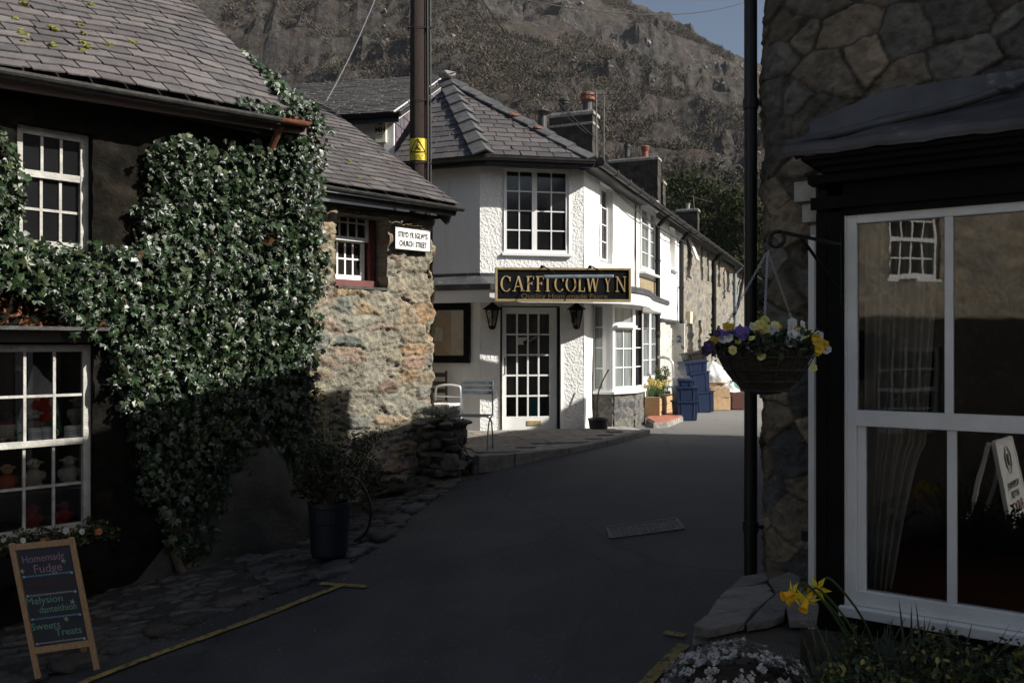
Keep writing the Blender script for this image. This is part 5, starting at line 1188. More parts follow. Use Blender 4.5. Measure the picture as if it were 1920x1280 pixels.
# up and over the verge of the roof
for i in range(650):
    t = random.random()**1.6; p = e1.lerp(e1+up*1.7, t)+e*random.gauss(.02, .05*(1.6-t))+nr*random.uniform(-.12, .10*(1.4-t)); pts.append(p)
for i in range(500):
    p = e1+Vector((0,0,-random.uniform(0,.9)))+e*random.gauss(-.02, .08)-WA.n*random.uniform(.05,.35); pts.append(p)
for i in range(90): pts.append(e1-e*random.uniform(.0,.75)+up*random.uniform(-.1,.14)+nr*random.uniform(.02,.07))
for i in range(70): pts.append(P(random.gauss(95,18), random.gauss(215,60), 7.0)+WA.n*0) if False else None
pts = np.array([tuple(p) for p in pts]); n_ = len(pts)
nn = np.tile(np.array(tuple(WA.n)), (n_, 1))*1.0+rng.normal(size=(n_, 3))*.55+np.array([[0,0,.25]])
cols = np.array([[.0120,.0260,.0080]])*rng.uniform(.35, 1.8, (n_, 1)); yl = rng.uniform(0,1,n_) < .10; cols[yl] = np.array([[.045,.060,.022]])*rng.uniform(.6,1.3,(yl.sum(),1)); br = rng.uniform(0,1,n_) < .003; cols[br] = (.09,.035,.015)
scatter('leaves', IVY_V, IVY_F, pts, rot_from(nn, rng.normal(math.pi, .7, n_)), np.clip(rng.lognormal(-2.75, .35, n_), .028, .13), cols, M['ivy'], root_ivy)
mb = MB()
for (x0, y0), (x1, y1) in (((340,1125),(352,900)),((330,1120),(300,860)),((352,950),(430,700)),((345,900),(330,560)),((430,760),(520,420)),((335,700),(200,520)),((325,1010),(350,820)),((200,560),(196,640)),((240,430),(300,620)),((268,430),(255,520)),((480,600),(560,300)),((440,900),(520,700))):
    k = 8; L_ = []
    for i in range(k+1):
        t = i/k; L_.append(WA.at(x0+(x1-x0)*t+random.uniform(-7,7), y0+(y1-y0)*t, 0)+WA.n*(.05+.03*math.sin(i)+(.30*(1-t)**4 if y0 > 1100 else 0)))
    mb.tube(L_, [.045*(1-i/k)+.010 if y0 > 1000 else .012 for i in range(k+1)], 6)
mb.build('stems', M['stem'], root_ivy)
# dead orange leaves caught above the shop window
pp_ = ivy_pts([(-120,555),(0,545),(70,570),(130,622),(80,612),(0,616),(-120,620)], 170, .03, .12); pp_ = np.array([tuple(p) for p in pp_])
o = scatter('dead_leaves', LEAF_V, LEAF_F, pp_, rot_from(rand_dirs(len(pp_)), rng.uniform(0,6,len(pp_))), rng.uniform(.03,.06,len(pp_)), np.array([[.26,.10,.04]])*rng.uniform(.3,1.2,(len(pp_),1)), M['leaf']); tag(o, 'dead orange leaves caught on the slate hood over the shop window', 'dead leaves', kind='stuff')

# ------------------------------------------------------------------ things in the shop window
def WAp(px, py, off): return WA.at(px, py, off)
def plush(px, py, off, hgt, body, face, label, ears=True, pose=0, scarf=None):
    c = WAp(px, py, off); s = hgt; root = thing('soft_toy', label, 'soft toy', c, 'soft toys in the shop window'); r = random.Random(int(px*7+py)); mb = MB()
    f_ = WA.n; sd = WA.dir
    mb.blob(c+Vector((0,0,s*.30)), s*.25, 2, .10, (1,1,1.15), 1); 
    for a in (-1, 1): mb.blob(c+sd*a*s*.14+f_*s*.16+Vector((0,0,s*.08)), s*.10, 2, .06, (1,1,.85), 2); mb.blob(c+sd*a*s*.24+f_*s*.06+Vector((0,0,s*.36)), s*.085, 2, .06, (1,1,1.6), 3)
    mb.build('body', M['fabricattr'], root, smooth=True).data; mb.col = (1,1,1)
    setc(root.children[0], body)
    mb = MB(); hc = c+Vector((0,0,s*.70))+f_*s*.05; mb.blob(hc, s*.17, 2, .05, (1,1,1), 4); mb.blob(hc+f_*s*.13-Vector((0,0,s*.03)), s*.10, 2, .03, (1,1,.9), 4)
    if ears:
        for a in (-1, 1): mb.blob(hc+sd*a*s*.19+Vector((0,0,s*.04)), s*.07, 2, .03, (1.3,1,.6), 5)
    hd = mb.build('head', M['fabricattr'], root, smooth=True); setc(hd, face)
    mb = MB()
    for a in (-1, 1): mb.blob(hc+sd*a*s*.06+f_*s*.165+Vector((0,0,s*.05)), s*.022, 1, 0)
    mb.build('eyes', M['inkblack'], hd)
    if scarf: mb = MB(); L_ = [c+Vector((0,0,s*.53))+sd*(s*.15*math.cos(t))+f_*(s*.15*math.sin(t)) for t in np.linspace(0, 5.9, 12)]; mb.tube(L_, s*.045, 6); sc = mb.build('scarf', M['fabricattr'], root); setc(sc, scarf)
def setc(o, c):
    a = o.data.attributes['col']; n = len(o.data.vertices); a.data.foreach_set('color', np.tile(np.array([*c, 1.0]), n))
zs1 = zsh+.016
def shelf_y(px, off, z): return HY - z/WA.d(px, off)*F
for (px, off, z, hg, bd, fc_, lab, sf) in (
    (12, -.28, zs1, .30, (.45,.42,.34), (.02,.02,.02), 'black faced sheep toy at the left edge of the upper shelf', (.35,.03,.03)),
    (62, -.34, zs1, .30, (.30,.26,.20), (.62,.58,.48), 'cream lamb toy behind the mugs on the upper shelf', None),
    (146, -.30, zs1, .30, (.34,.32,.24), (.42,.38,.28), 'sheep toy with green ribbon standing on a white tin', (.05,.16,.06)),
    (12, -.25, lwA[2]+.385, .27, (.40,.10,.03), (.50,.30,.16), 'orange soft toy on the lower shelf left', None),
    (62, -.27, lwA[2]+.385, .30, (.45,.42,.33), (.50,.46,.36), 'woolly sheep toy with paper tag in the middle of the lower shelf', None),
    (128, -.27, lwA[2]+.385, .30, (.50,.49,.44), (.48,.46,.40), 'pale grey sheep toy at the right of the lower shelf', (.2,.25,.22)),
    (60, -.30, lwA[2]+.02, .26, (.30,.02,.02), (.28,.03,.02), 'red soft toy at the bottom of the window behind the flowers', None),
    (118, -.30, lwA[2]+.02, .26, (.32,.02,.02), (.22,.03,.03), 'dark red soft toy at the bottom right of the shop window', None)):
    y = shelf_y(px, off, z + (.10 if px == 146 else 0)); plush(px, y, off, hg, bd, fc_, lab, sf is not None or True, 0, sf)
for (px, off, lab) in ((65, -.17, 'white mug nearest the little green card in the shop window'), (89, -.19, 'white mug in the middle of the upper shelf'), (132, -.18, 'white striped tin left of its twin under the sheep toy'), (152, -.20, 'white striped tin at the right end of the upper shelf')):
    p = WAp(px, HY, off); p.z = zs1; root = thing('mug' if px < 100 else 'tin', lab, 'mug' if px < 100 else 'tin', p, 'white mugs and tins on the window shelf'); mb = MB(); mb.lathe(p, [(.050,0),(.052,.005),(.052,.108),(.046,.108),(.046,.02),(0,.02)], 20, cap=False); b_ = mb.build('body', M['china'], root, smooth=False)
    mb = MB(); [mb.lathe(p, [(.0525,z),(.0527,z+.003),(.0525,z+.006)], 20, cap=False) for z in (.035,.050,.065)]; mb.build('stripe', M['steel'], b_)
    if px < 100: mb = MB(); mb.tube([p+WA.dir*.05+Vector((0,0,.085)), p+WA.dir*.085+Vector((0,0,.075)), p+WA.dir*.085+Vector((0,0,.035)), p+WA.dir*.05+Vector((0,0,.025))], .006, 6); mb.build('handle', M['china'], root)
p = WAp(41, HY, -.15); p.z = zs1; root = thing('leaflet_card', 'small green and white upright card on the upper window shelf', 'card', p); mb = MB(); mb.col = (.16,.42,.20); mb.box(p+Vector((0,0,.085)), WA.dir*.035, WA.n*.008, (0,0,.085)); mb.build('card', M['plainattr'], root); mb = MB(); mb.col = (.7,.7,.7)
mb.box(p+Vector((0,0,.125))+WA.n*.010, WA.dir*.026, WA.n*.001, (0,0,.035)); mb.box(p+Vector((0,0,.035))+WA.n*.010, WA.dir*.026, WA.n*.001, (0,0,.03)); mb.build('panel', M['plainattr'], root)
# flag hanging in the window: white over green with a red creature
A_, B_, C_, D_ = WAp(63, 683, -.40), WAp(102, 725, -.38), WAp(120, 812, -.40), WAp(25, 812, -.42)
root = thing('flag', 'white and green flag with a red dragon draped inside the shop window', 'flag', WAp(70, 812, -.4)); V = []; cl = []
for j in range(13):
    for i in range(13):
        u, v = i/12, j/12; p = (A_*(1-u)+B_*u)*(1-v)+(D_*(1-u)+C_*u)*v; p = p+WA.n*.02*math.sin(u*9+v*3); V.append(tuple(p)); cl.append((.62,.60,.62) if v < .62+.1*(1-u) or u < .25 else (.03,.22,.10))
fc = [(j*13+i, j*13+i+1, (j+1)*13+i+1, (j+1)*13+i) for j in range(12) for i in range(12)]
bulk('cloth', V, fc, M['fabricattr'], root, cl, True)
mb = MB(); mb.col = (.42,.03,.02)
dr_ = [(58,760),(66,748),(74,752),(80,738),(86,748),(95,742),(92,756),(100,768),(94,776),(100,790),(90,786),(84,798),(78,784),(70,792),(66,780),(58,784),(62,772)]
mb.prism([WAp(x, y, -.355) for x, y in dr_], -WA.n*.008); mb.build('emblem', M['fabricattr'], root)
# ================================================================== FOREGROUND LEFT
def bushy(name, label, cat, base, clumps, n, size, cols, m='leaf', stems=True, tv=LEAF_V, tf=LEAF_F, group=None, upb=.4, flat=1.0):
    """clumps: (dx,dy,dz,r); leaves spread through the clumps with thin stems"""
    root = thing(name, label, cat, base, group); b = np.array(tuple(base)); cl = np.array(clumps, float); w = cl[:, 3]**2; w /= w.sum()
    k = rng.choice(len(cl), n, p=w); d = rand_dirs(n, upb); rd = rng.uniform(.3, 1.05, n)
    pos = b+cl[k, :3]+d*(cl[k, 3]*rd)[:, None]*np.array([[1, 1, flat]]); nr_ = d+rng.normal(size=(n, 3))*.7
    c = np.array(cols)[rng.integers(0, len(cols), n)]*rng.uniform(.6, 1.4, (n, 1))
    scatter('foliage', tv, tf, pos, rot_from(nr_, rng.uniform(0, 6.28, n)), rng.uniform(.6, 1.3, n)*size, c, M[m], root)
    if stems:
        mb = MB()
        for q in cl: p = Vector(tuple(base)); e_ = p+Vector(q[:3]); mb.tube([p, p.lerp(e_, .5)+Vector((random.uniform(-.05,.05), random.uniform(-.05,.05), .03)), e_], [.012, .008, .004], 5)
        mb.build('stems', M['stem'], root)
    return root
def blades(name, label, cat, base, n, L0, L1, spread, cols, wid=.012, bend=.5, lean=(0,0), m='leaf', rad=.1, root=None, tilt0=.05, tilt1=.5):
    if root is None: root = thing(name, label, cat, base)
    mb = MB(); r = random.Random(int(abs(base[0]*1000+base[1]*77)))
    for i in range(n):
        a = r.uniform(0, 6.283); ti = r.uniform(tilt0, tilt1)*spread; L_ = r.uniform(L0, L1); p = Vector(tuple(base))+Vector((math.cos(a)*rad*r.random(), math.sin(a)*rad*r.random(), 0)); d = Vector((math.cos(a)*math.sin(ti)+lean[0], math.sin(a)*math.sin(ti)+lean[1], math.cos(ti))).normalized()
        sd = Vector((-math.sin(a), math.cos(a), 0)); k = r.uniform(.6, 1.4); c = cols[r.randrange(len(cols))]; mb.col = tuple(x*k for x in c); K = 6; vs = []
        for j in range(K+1):
            t = j/K; w = wid*(1-t**2.5)*.5+.0005; q = p+d*L_*t+Vector((d.x, d.y, -.6))*bend*L_*t*t*.5; vs += [q-sd*w, q+Vector((d.x,d.y,0))*w*.4, q+sd*w]
        mb.add(vs, [f_ for j in range(K) for f_ in ((3*j, 3*j+1, 3*j+4, 3*j+3), (3*j+1, 3*j+2, 3*j+5, 3*j+4))])
    mb.build('leaves', M[m], root); return root
GRN = [(.035,.055,.02),(.05,.07,.025),(.025,.045,.02)]
# black pot with shrub
pb = Vector((-1.66, 7.75, gz(-1.66, 7.75)+.06)); root = thing('plant_pot', 'tall dark navy barrel pot with a shrub beside the stone wall', 'plant pot', pb); mb = MB(); mb.col = (.008,.010,.017)
mb.lathe(pb, [(.15,0),(.165,.02),(.178,.30),(.182,.31),(.186,.44),(.192,.45),(.192,.49),(.172,.49),(.165,.42),(0,.42)], 28, cap=False); mb.build('barrel', M['plainattr'], root); mb = MB(); mb.lathe(pb, [(0,.43),(.17,.425)], 20, cap=False); mb.build('soil', M['soil'], root)
bushy('shrub', 'dark leafy shrub growing out of the navy barrel pot', 'shrub', pb+Vector((0,0,.43)), [(random.uniform(-.26,.2), random.uniform(-.15,.3), random.uniform(.05,.60), random.uniform(.08,.16)) for _ in range(26)], 2600, .045, [(.02,.03,.012),(.03,.04,.015),(.05,.05,.02)])
p = WB.pt(WB.s(612), 0, .25); p.z = gz(p.x, p.y)+.05
cr = thing('climbing_rose', 'thin lit climber with fresh green tufts against the sunlit stone wall', 'climber', p); mb = MB(); tufts = []
for (x1, y1) in ((585,735),(600,700),(632,790),(574,820),(618,760),(640,830),(590,790)):
    L_ = []
    for i in range(9):
        t = i/8; q = WB.at(612+(x1-612)*t+random.uniform(-3,3), 960+(y1-960)*t, .20-.1*t); L_.append(q)
    mb.tube(L_, [.008*(1-t_/10) for t_ in range(9)], 5); tufts += L_[3:]
mb.build('stems', M['stem'], cr); tufts = np.array([tuple(t) for t in tufts]); n_ = 700; k = rng.integers(0, len(tufts), n_); pos = tufts[k]+rng.normal(size=(n_,3))*.035
scatter('leaves', LEAF_V, LEAF_F, pos, rot_from(rand_dirs(n_, .4), rng.uniform(0,6,n_)), rng.uniform(.02,.045,n_), np.array([[.16,.20,.05]])*rng.uniform(.5,1.3,(n_,1)), M['leaf'], cr)
p = WB.pt(WB.s(590), 0, .45); p.z = gz(p.x, p.y)+.05
bushy('shrub', 'dark feathery shrub at the foot of the stone wall left of the sunlit climber', 'shrub', p, [(random.uniform(-.4,.45), random.uniform(-.25,.2), random.uniform(.15,.85), random.uniform(.08,.15)) for _ in range(34)], 3600, .035, [(.02,.03,.01),(.035,.045,.015),(.06,.065,.022)])
bushy('shrub', 'low dark shrub right of the barrel pot under the sunlit wall', 'shrub', G(690, 915, .05), [(random.uniform(-.3,.3), random.uniform(-.15,.2), random.uniform(.05,.38), random.uniform(.06,.12)) for _ in range(18)], 1500, .035, [(.02,.03,.012),(.03,.04,.015)])
# fern
fp = G(745, 925, .05); root = thing('fern', 'dark green fern on the cobbled verge below the stone wall', 'fern', fp); V = []; fc = []; cl = []
for i in range(22):
    a = random.uniform(0, 6.283); L_ = random.uniform(.25, .42); el = random.uniform(.5, 1.2); prev = None; c = np.array((.035,.055,.028))*random.uniform(.6,1.4)
    for j in range(14):
        t = j/13; q = fp+Vector((math.cos(a)*L_*t*math.cos(el*(1-t*.7)), math.sin(a)*L_*t*math.cos(el*(1-t*.7)), L_*math.sin(el)*t*(1-.75*t)*1.4)); w = .075*math.sin(math.pi*min(1, t*.9+.1)); sd = Vector((-math.sin(a), math.cos(a), 0)); fw_ = Vector((math.cos(a), math.sin(a), 0))
        for g_ in (-1, 1): b0 = len(V); V += [tuple(q-fw_*.010), tuple(q+fw_*.010), tuple(q+sd*g_*w+fw_*.02-Vector((0,0,.01)))]; cl += [c]*3; fc.append((b0, b0+1, b0+2))
bulk('fronds', V, fc, M['leaf'], root, cl)
# low bowl planter
bp_ = G(842, 893, .03); root = thing('bowl_planter', 'low dark round bowl planter of green leaves by the dry stone heap', 'planter', bp_); mb = MB(); mb.col = (.03,.022,.02); mb.lathe(bp_, [(.16,0),(.24,.12),(.27,.17),(.29,.175),(.29,.20),(.25,.20),(.22,.16),(0,.16)], 26, cap=False); mb.build('bowl', M['plainattr'], root); mb = MB(); mb.lathe(bp_, [(0,.165),(.24,.17)], 20, cap=False); mb.build('soil', M['soil'], root)
bushy('bowl_plant', 'low green rosettes growing in the dark bowl planter', 'plant', bp_+Vector((0,0,.17)), [(random.uniform(-.2,.2), random.uniform(-.18,.18), random.uniform(0,.07), .07) for _ in range(14)], 1100, .03, GRN+[(.06,.09,.04)], stems=False)
# curved hoop (old hose or branch)
mb = MB(); L_ = [P(x, y, 8.1-.02*i) for i, (x, y) in enumerate(((628,900),(650,893),(672,900),(688,925),(696,955),(692,985),(680,1005),(664,1014)))]; mb.tube(crom(L_, 4), .013, 6); o = recenter(mb.build('hoop', M['blackgloss'])); tag(o, 'thin black curved hoop standing right of the barrel pot', 'hoop')
# dry stone heap with silver plant
r = random.Random(8); c0 = Vector((-.86, 10.45, 0)); root = thing('stone_planter', 'dry stone heap planter at the corner of the stone cottage', 'stone planter', (c0.x, c0.y, -1.6)); mb = MB()
for lay in range(7):
    z = -1.66+lay*.112; nst = 11
    for i in range(nst):
        a = 2*math.pi*(i+.5*(lay % 2))/nst; rx, ry = .25-.008*lay, .34-.01*lay; k = r.uniform(.5, 1.4); t = r.uniform(-.02,.05)
        mb.col = (.085*k+t*.6, .08*k+t*.4, .065*k); mb.blob((c0.x+rx*math.cos(a), c0.y+ry*math.sin(a), z+.05), 1, 0, 0) if False else mb.rock((c0.x+rx*math.cos(a), c0.y+ry*math.sin(a), z+.05+r.uniform(-.035,.035)), r.uniform(.06,.16), r.uniform(.06,.12), r.uniform(.035,.11), a+1.57+r.uniform(-.3,.3), r)
for i in range(16): mb.blob((c0.x+r.uniform(-.16,.16), c0.y+r.uniform(-.2,.2), -1.62+r.uniform(0,.6)), .16, 1, .1)
for i in range(9): k = r.uniform(.8,1.5); mb.col = (.12*k,.112*k,.09*k); mb.blob((c0.x+r.uniform(-.28,.34), c0.y-.25+r.uniform(-.12,.1), -.90+r.uniform(-.05,.02)), r.uniform(.05,.085), 2, .18, (1.3,1,.5), r.randrange(999))
mb.build('stones', M['cobble'], root)
bushy('silver_plant', 'silvery grey cushion plant on top of the dry stone heap', 'plant', c0+Vector((.0,-.05,-.88)), [(random.uniform(-.26,.22), random.uniform(-.2,.2), random.uniform(.0,.11), .08) for _ in range(20)], 3000, .035, [(.24,.27,.23),(.30,.33,.28),(.16,.20,.15)], tv=[(-.06,0,0),(.06,0,0),(.05,1,0),(-.05,1,0)], tf=[(0,1,2,3)], upb=.9)
# chairs outside the cafe
def bistro(base, yaw, label):
    root = thing('bistro_chair', label, 'chair', base); Rm = Matrix.Rotation(yaw, 3, 'Z'); b = Vector(base); q = lambda x, y, z: b+Rm @ Vector((x, y, z))
    mb = MB()
    for z in (.865, .80, .735): mb.bar(q(-.20,.20,z), q(.20,.20,z), .010, .042)
    mb.build('backrest', M['steel'], root)
    mb = MB()
    for i in range(6): y = -.18+.065*i; mb.bar(q(-.20,y,.45), q(.20,y,.45), .045, .012)
    mb.build('seat', M['steel'], root); mb = MB()
    for x in (-.205, .205): mb.bar(q(x,.20,.44), q(x,.205,.89), .014, .03)
    mb.build('back_frame', M['steel'], root)
    for x in (-.205, .205):
        mb = MB(); mb.tube(crom([q(x,-.19,.0), q(x,-.16,.20), q(x,-.05,.38), q(x,.19,.44)], 4), .011, 6); mb.build('leg', M['steel'], root); mb = MB(); mb.tube(crom([q(x,.22,.0), q(x,.19,.2), q(x,.08,.38), q(x,-.17,.44)], 4), .011, 6); mb.build('leg', M['steel'], root)
cb = P(889, 846, 11.0); cb.z = GF+.083
bistro(Vector((cb.x, 11.05, GF+.083)), -.15, 'grey green slatted bistro chair on the cafe paving')
cb = F1.pt(F1.s(838, .5), GF+.083, .45); root = thing('garden_chair', 'white tubular chair with rounded back behind the stone corner', 'chair', cb); mb = MB(); X_ = F1.dir
mb.tube(crom([cb-X_*.22+Vector((0,0,.0)), cb-X_*.22+Vector((0,0,.62)), cb-X_*.14+Vector((0,0,.72)), cb+X_*.14+Vector((0,0,.72)), cb+X_*.22+Vector((0,0,.62)), cb+X_*.22], 4), .018, 7); mb.tube([cb-X_*.21+Vector((0,0,.55)), cb+X_*.21+Vector((0,0,.55))], .014, 6); mb.build('back_frame', M['white'], root); mb = MB(); mb.box(cb+Vector((0,0,.43))+F1.n*.2, X_*.21, F1.n*.2, (0,0,.02)); mb.build('seat', M['white'], root, bevel=.01)
for a in (-1, 1): mb = MB(); mb.tube([cb+X_*a*.19+F1.n*.38+Vector((0,0,.42)), cb+X_*a*.2+F1.n*.42], .016, 6); mb.build('leg', M['white'], root)
cb = F1.pt(F1.s(817, .2), GF+.083, .16); root = thing('wooden_chair', 'brown wooden chair back against the white wall behind the stone corner', 'chair', cb); mb = MB()
for a in (-.17, .17): mb.bar(cb+X_*a, cb+X_*a+Vector((0,0,.95)), .035, .035)
for z in (.62, .74, .88): mb.bar(cb-X_*.16+Vector((0,0,z)), cb+X_*.16+Vector((0,0,z)), .02, .07)
mb.build('back_frame', M['brownwood'], root); mb = MB(); mb.box(cb+Vector((0,0,.45))+F1.n*.2, X_*.2, F1.n*.2, (0,0,.015)); mb.build('seat', M['brownwood'], root)
for a in (-1, 1): mb = MB(); mb.bar(cb+X_*a*.17+F1.n*.37, cb+X_*a*.17+F1.n*.37+Vector((0,0,.44)), .035, .035); mb.build('leg', M['brownwood'], root)
# dark pot with stick by the bay
pp0 = Vector((1.42, 14.0, GF+.07)); root = thing('plant_pot', 'small black round pot with a bare stick between door pillar and bay window', 'plant pot', pp0); mb = MB(); mb.col = (.02,.02,.022); mb.lathe(pp0, [(.12,0),(.15,.02),(.17,.15),(.18,.16),(.18,.18),(.15,.18),(.14,.14),(0,.14)], 20, cap=False); mb.build('pot', M['plainattr'], root)
mb = MB(); mb.tube(crom([pp0+Vector((-.02,0,.12)), pp0+Vector((-.02,0,.5)), pp0+Vector((.05,0,.75)), pp0+Vector((.17,0,.98))], 4), [.012]*13, 6); mb.build('stick', M['stem'], root)
# planter with daffodils near the step, second pot, step
def daff(mbp, mbt, c, d, s, r, pc=(.8,.66,.03), tc_=(.82,.45,.01)):
    mbp.col = pc
    d = Vector(d).normalized(); x = d.cross(Vector((0,0,1))); x = x.normalized() if x.length > .1 else Vector((1,0,0)); y = x.cross(d)
    for k in range(6):
        a = k*math.pi/3+r.uniform(-.1,.1); u = x*math.cos(a)+y*math.sin(a); v = d.cross(u)
        mbp.add([c, c+u*s*.45+v*s*.2+d*s*.02, c+u*s*1.0-d*s*.18, c+u*s*.45-v*s*.2+d*s*.02], [(0,1,2,3)])
    n = 10; vs = []; mbt.col = tc_
    for rr_, t in ((.20,0),(.24,.5),(.26,.75),(.36,.9)):
        for k in range(n): a = 2*math.pi*k/n; q = rr_*(1+(.12*math.sin(k*math.pi) if t > .8 else 0)); vs.append(c+(x*math.cos(a)+y*math.sin(a))*q*s+d*t*s)
    mbt.add(vs, [(j*n+k, j*n+(k+1) % n, (j+1)*n+(k+1) % n, (j+1)*n+k) for j in range(3) for k in range(n)])
pl = Vector((2.98, 16.6, GF+.04)); WP = Wall(T.a, 0); WP.c = -(WP.n.x*pl.x+WP.n.y*pl.y); sp_ = pl.dot(WP.dir)
root = thing('wooden_planter', 'long pine planter box of daffodils beside the blue tubs', 'planter', pl); mb = MB()
for k in range(3): mb.wbox(WP, sp_-.55, sp_+.75, GF+.04+k*.135, GF+.04+k*.135+.128, -.40, 0)
for s_ in (-.56, .70): mb.wbox(WP, sp_+s_, sp_+s_+.06, GF+.03, GF+.47, -.405, .012)
mb.build('box', M['planter'], root, bevel=.004); mb = MB(); mb.wbox(WP, sp_-.5, sp_+.7, GF+.43, GF+.445, -.38, -.02); mb.build('soil', M['soil'], root)
root = thing('daffodils', 'pale yellow daffodils growing in the pine planter', 'daffodils', pl+Vector((0,0,.44))); r = random.Random(3); mbs = MB()
for i in range(30):
    mbp = MB(); mbt = mbp
    q = WP.pt(sp_+r.uniform(-.45,.65), GF+.44, r.uniform(-.34,-.06)); t = q+Vector((r.uniform(-.06,.06), r.uniform(-.06,.06), r.uniform(.18,.34))); mbs.col = (.05,.09,.03); mbs.tube([q, t], .005, 4); k = r.uniform(.8,1.1); daff(mbp, mbt, t, (r.uniform(-1,.6), -1, r.uniform(-.2,.5)), .055, r, (.62*k,.58*k,.22*k), (.62,.42,.05)); mbp.build('flower', M['petal'], root)
mbs.build('stems', M['leaf'], root)
for i in range(9): blades('', '', '', WP.pt(sp_-.4+i*.12, GF+.44, -.2), 14, .18, .32, 1, [(.06,.11,.04),(.08,.13,.05)], .014, .3, root=root, rad=.08)
mb = MB(); q = [Vector((2.45,14.75,0)), Vector((2.72,14.9,0)), Vector((3.6,17.1,0)), Vector((2.9,17.3,0)), Vector((2.45,15.7,0))]
mb.prism([Vector((v.x, v.y, GF-.15)) for v in q], (0,0,.25)); mb.build('step', M['cement']); struct(bpy.data.objects['step']); mb = MB(); mb.prism([Vector((v.x, v.y, GF+.101)) for v in [a_.lerp(Vector((2.9,16,0)), .08) for a_ in q]], (0,0,.02)); struct(mb.build('doorstep_tiles', M['tile']))
pl_dz = .08
gp = T.pt(T.s(1216), 0, .3); gp.z = GF+.1; root = thing('plant_pot', 'dark round pot under the tall lower window behind the bay', 'plant pot', gp); mb = MB(); mb.col = (.03,.03,.035); mb.lathe(gp, [(.13,0),(.17,.3),(.18,.31),(.18,.35),(.15,.35),(.14,.3),(0,.3)], 20, cap=False); mb.build('pot', M['plainattr'], root)
bushy('pot_plant', 'yellow green leafy plant in the dark pot under the tall window', 'plant', gp+Vector((0,0,.3)), [(random.uniform(-.12,.12), random.uniform(-.12,.12), random.uniform(.1,.6), .10) for _ in range(10)], 600, .05, [(.10,.13,.03),(.16,.18,.05)])
# grab rail by the door of number two
ra = P(1262, 745, 17.6); ra = Vector((ra.x, ra.y, GF)); mb = MB(); mb.tube(crom([ra, ra+Vector((0,0,.95)), ra+Vector((-.04,.02,1.13)), ra+Vector((-.16,.06,1.20)), ra+Vector((-.10,.05,1.19))][:4], 5), .028, 8); mb.tube([ra+Vector((-.16,.06,1.20)), ra+Vector((-.30,.10,1.20))], .028, 8); o = recenter(mb.build('handrail', M['galv'])); tag(o, 'curved galvanised handrail by the step of number 2', 'handrail')

# ------------------------------------------------------------------ recycling heap
def tub(c, yaw, label, w=.22, l=.30, h=.36, tilt=(0,0), col=(.006,.018,.058), lid=False, cat='recycling box', name='recycling_box', group='blue recycling boxes in two leaning stacks'):
    w *= .93; l *= .90; h *= .93
    c = Vector(c); root = thing(name, label, cat, c, group); Rm = Matrix.Rotation(yaw, 3, 'Z') @ Matrix.Rotation(tilt[0], 3, 'X') @ Matrix.Rotation(tilt[1], 3, 'Y'); q = lambda x, y, z: c+Rm @ Vector((x, y, z)); k = .88; mb = MB(); mb.col = col
    def fr(z0, z1, a0, a1, t=.012):   # open box walls
        o0, o1 = [(-l*a0,-w*a0),(l*a0,-w*a0),(l*a0,w*a0),(-l*a0,w*a0)], [(-l*a1,-w*a1),(l*a1,-w*a1),(l*a1,w*a1),(-l*a1,w*a1)]
        vs = [q(x,y,z0) for x,y in o0]+[q(x,y,z1) for x,y in o1]+[q(x*(1-t/abs(x)),y*(1-t/abs(y)),z1) for x,y in o1]+[q(x*(1-t/abs(x)),y*(1-t/abs(y)),z0+.01) for x,y in o0]
        f_ = [(3,2,1,0)]
        for i in range(4): j = (i+1) % 4; f_ += [(i,j,4+j,4+i),(4+i,4+j,8+j,8+i),(8+i,8+j,12+j,12+i)]
        mb.add(vs, f_+[(12,13,14,15)])
    fr(0, h, k, 1.0)
    mb.build('body', M['plainattr'], root, bevel=.006); mb = MB(); mb.col = tuple(x*1.15 for x in col)
    for (x0,y0,x1,y1) in ((-l,-w,l,-w),(l,-w,l,w),(l,w,-l,w),(-l,w,-l,-w)): mb.bar(q(x0*1.03,y0*1.03,h-.012), q(x1*1.03,y1*1.03,h-.012), .03, .028)
    for x in (-.62,.62):
        for s_ in (-1, 1): mb.bar(q(l*x*k,w*k*s_*1.01,.03), q(l*x,w*s_*1.01,h-.03), .018, .012)
    mb.build('rim', M['plainattr'], root)
    if lid: mb = MB(); mb.col = col; mb.box(q(0,0,h+.012), Rm @ Vector((l*1.02,0,0)), Rm @ Vector((0,w*1.02,0)), Rm @ Vector((0,0,.014))); mb.build('lid', M['plainattr'], root, bevel=.008)
    return root
u = lambda px, d: (px-960)/F*d
t0 = Vector((u(1284,16.4), 16.4, GF+.015))
tub(t0, .12, 'blue recycling box at the bottom of the front stack', h=.40, w=.19, l=.235)
tub(t0+Vector((.0,.01,.305)), .10, 'blue recycling box on top of the lowest one in the front stack', h=.36, w=.19, l=.235)
tub(t0+Vector((-.03,.05,.555)), .16, 'smaller blue box nested askew at the top of the front stack', h=.24, w=.15, l=.17, tilt=(0,.03), lid=True)
t1 = Vector((u(1316,18.4), 18.4, GF+.015))
tub(t1, .2, 'blue recycling box at the bottom of the rear leaning stack', h=.48, w=.22, l=.25, tilt=(0,-.10))
tub(t1+Vector((-.09,0,.415)), .2, 'blue recycling box in the middle of the rear leaning stack', h=.48, w=.22, l=.25, tilt=(0,-.12))
tub(t1+Vector((-.18,0,.81)), .2, 'blue recycling box topmost in the rear leaning stack', h=.30, w=.22, l=.28, tilt=(0,-.10), lid=True)
tub(t1+Vector((-.15,0,1.09)), .22, 'black plastic crate on top of the leaning blue stack', h=.22, w=.19, l=.26, tilt=(0,-.16), col=(.015,.013,.012), cat='crate', name='crate', group=None)
p = P(1311, 680, 18.2); 
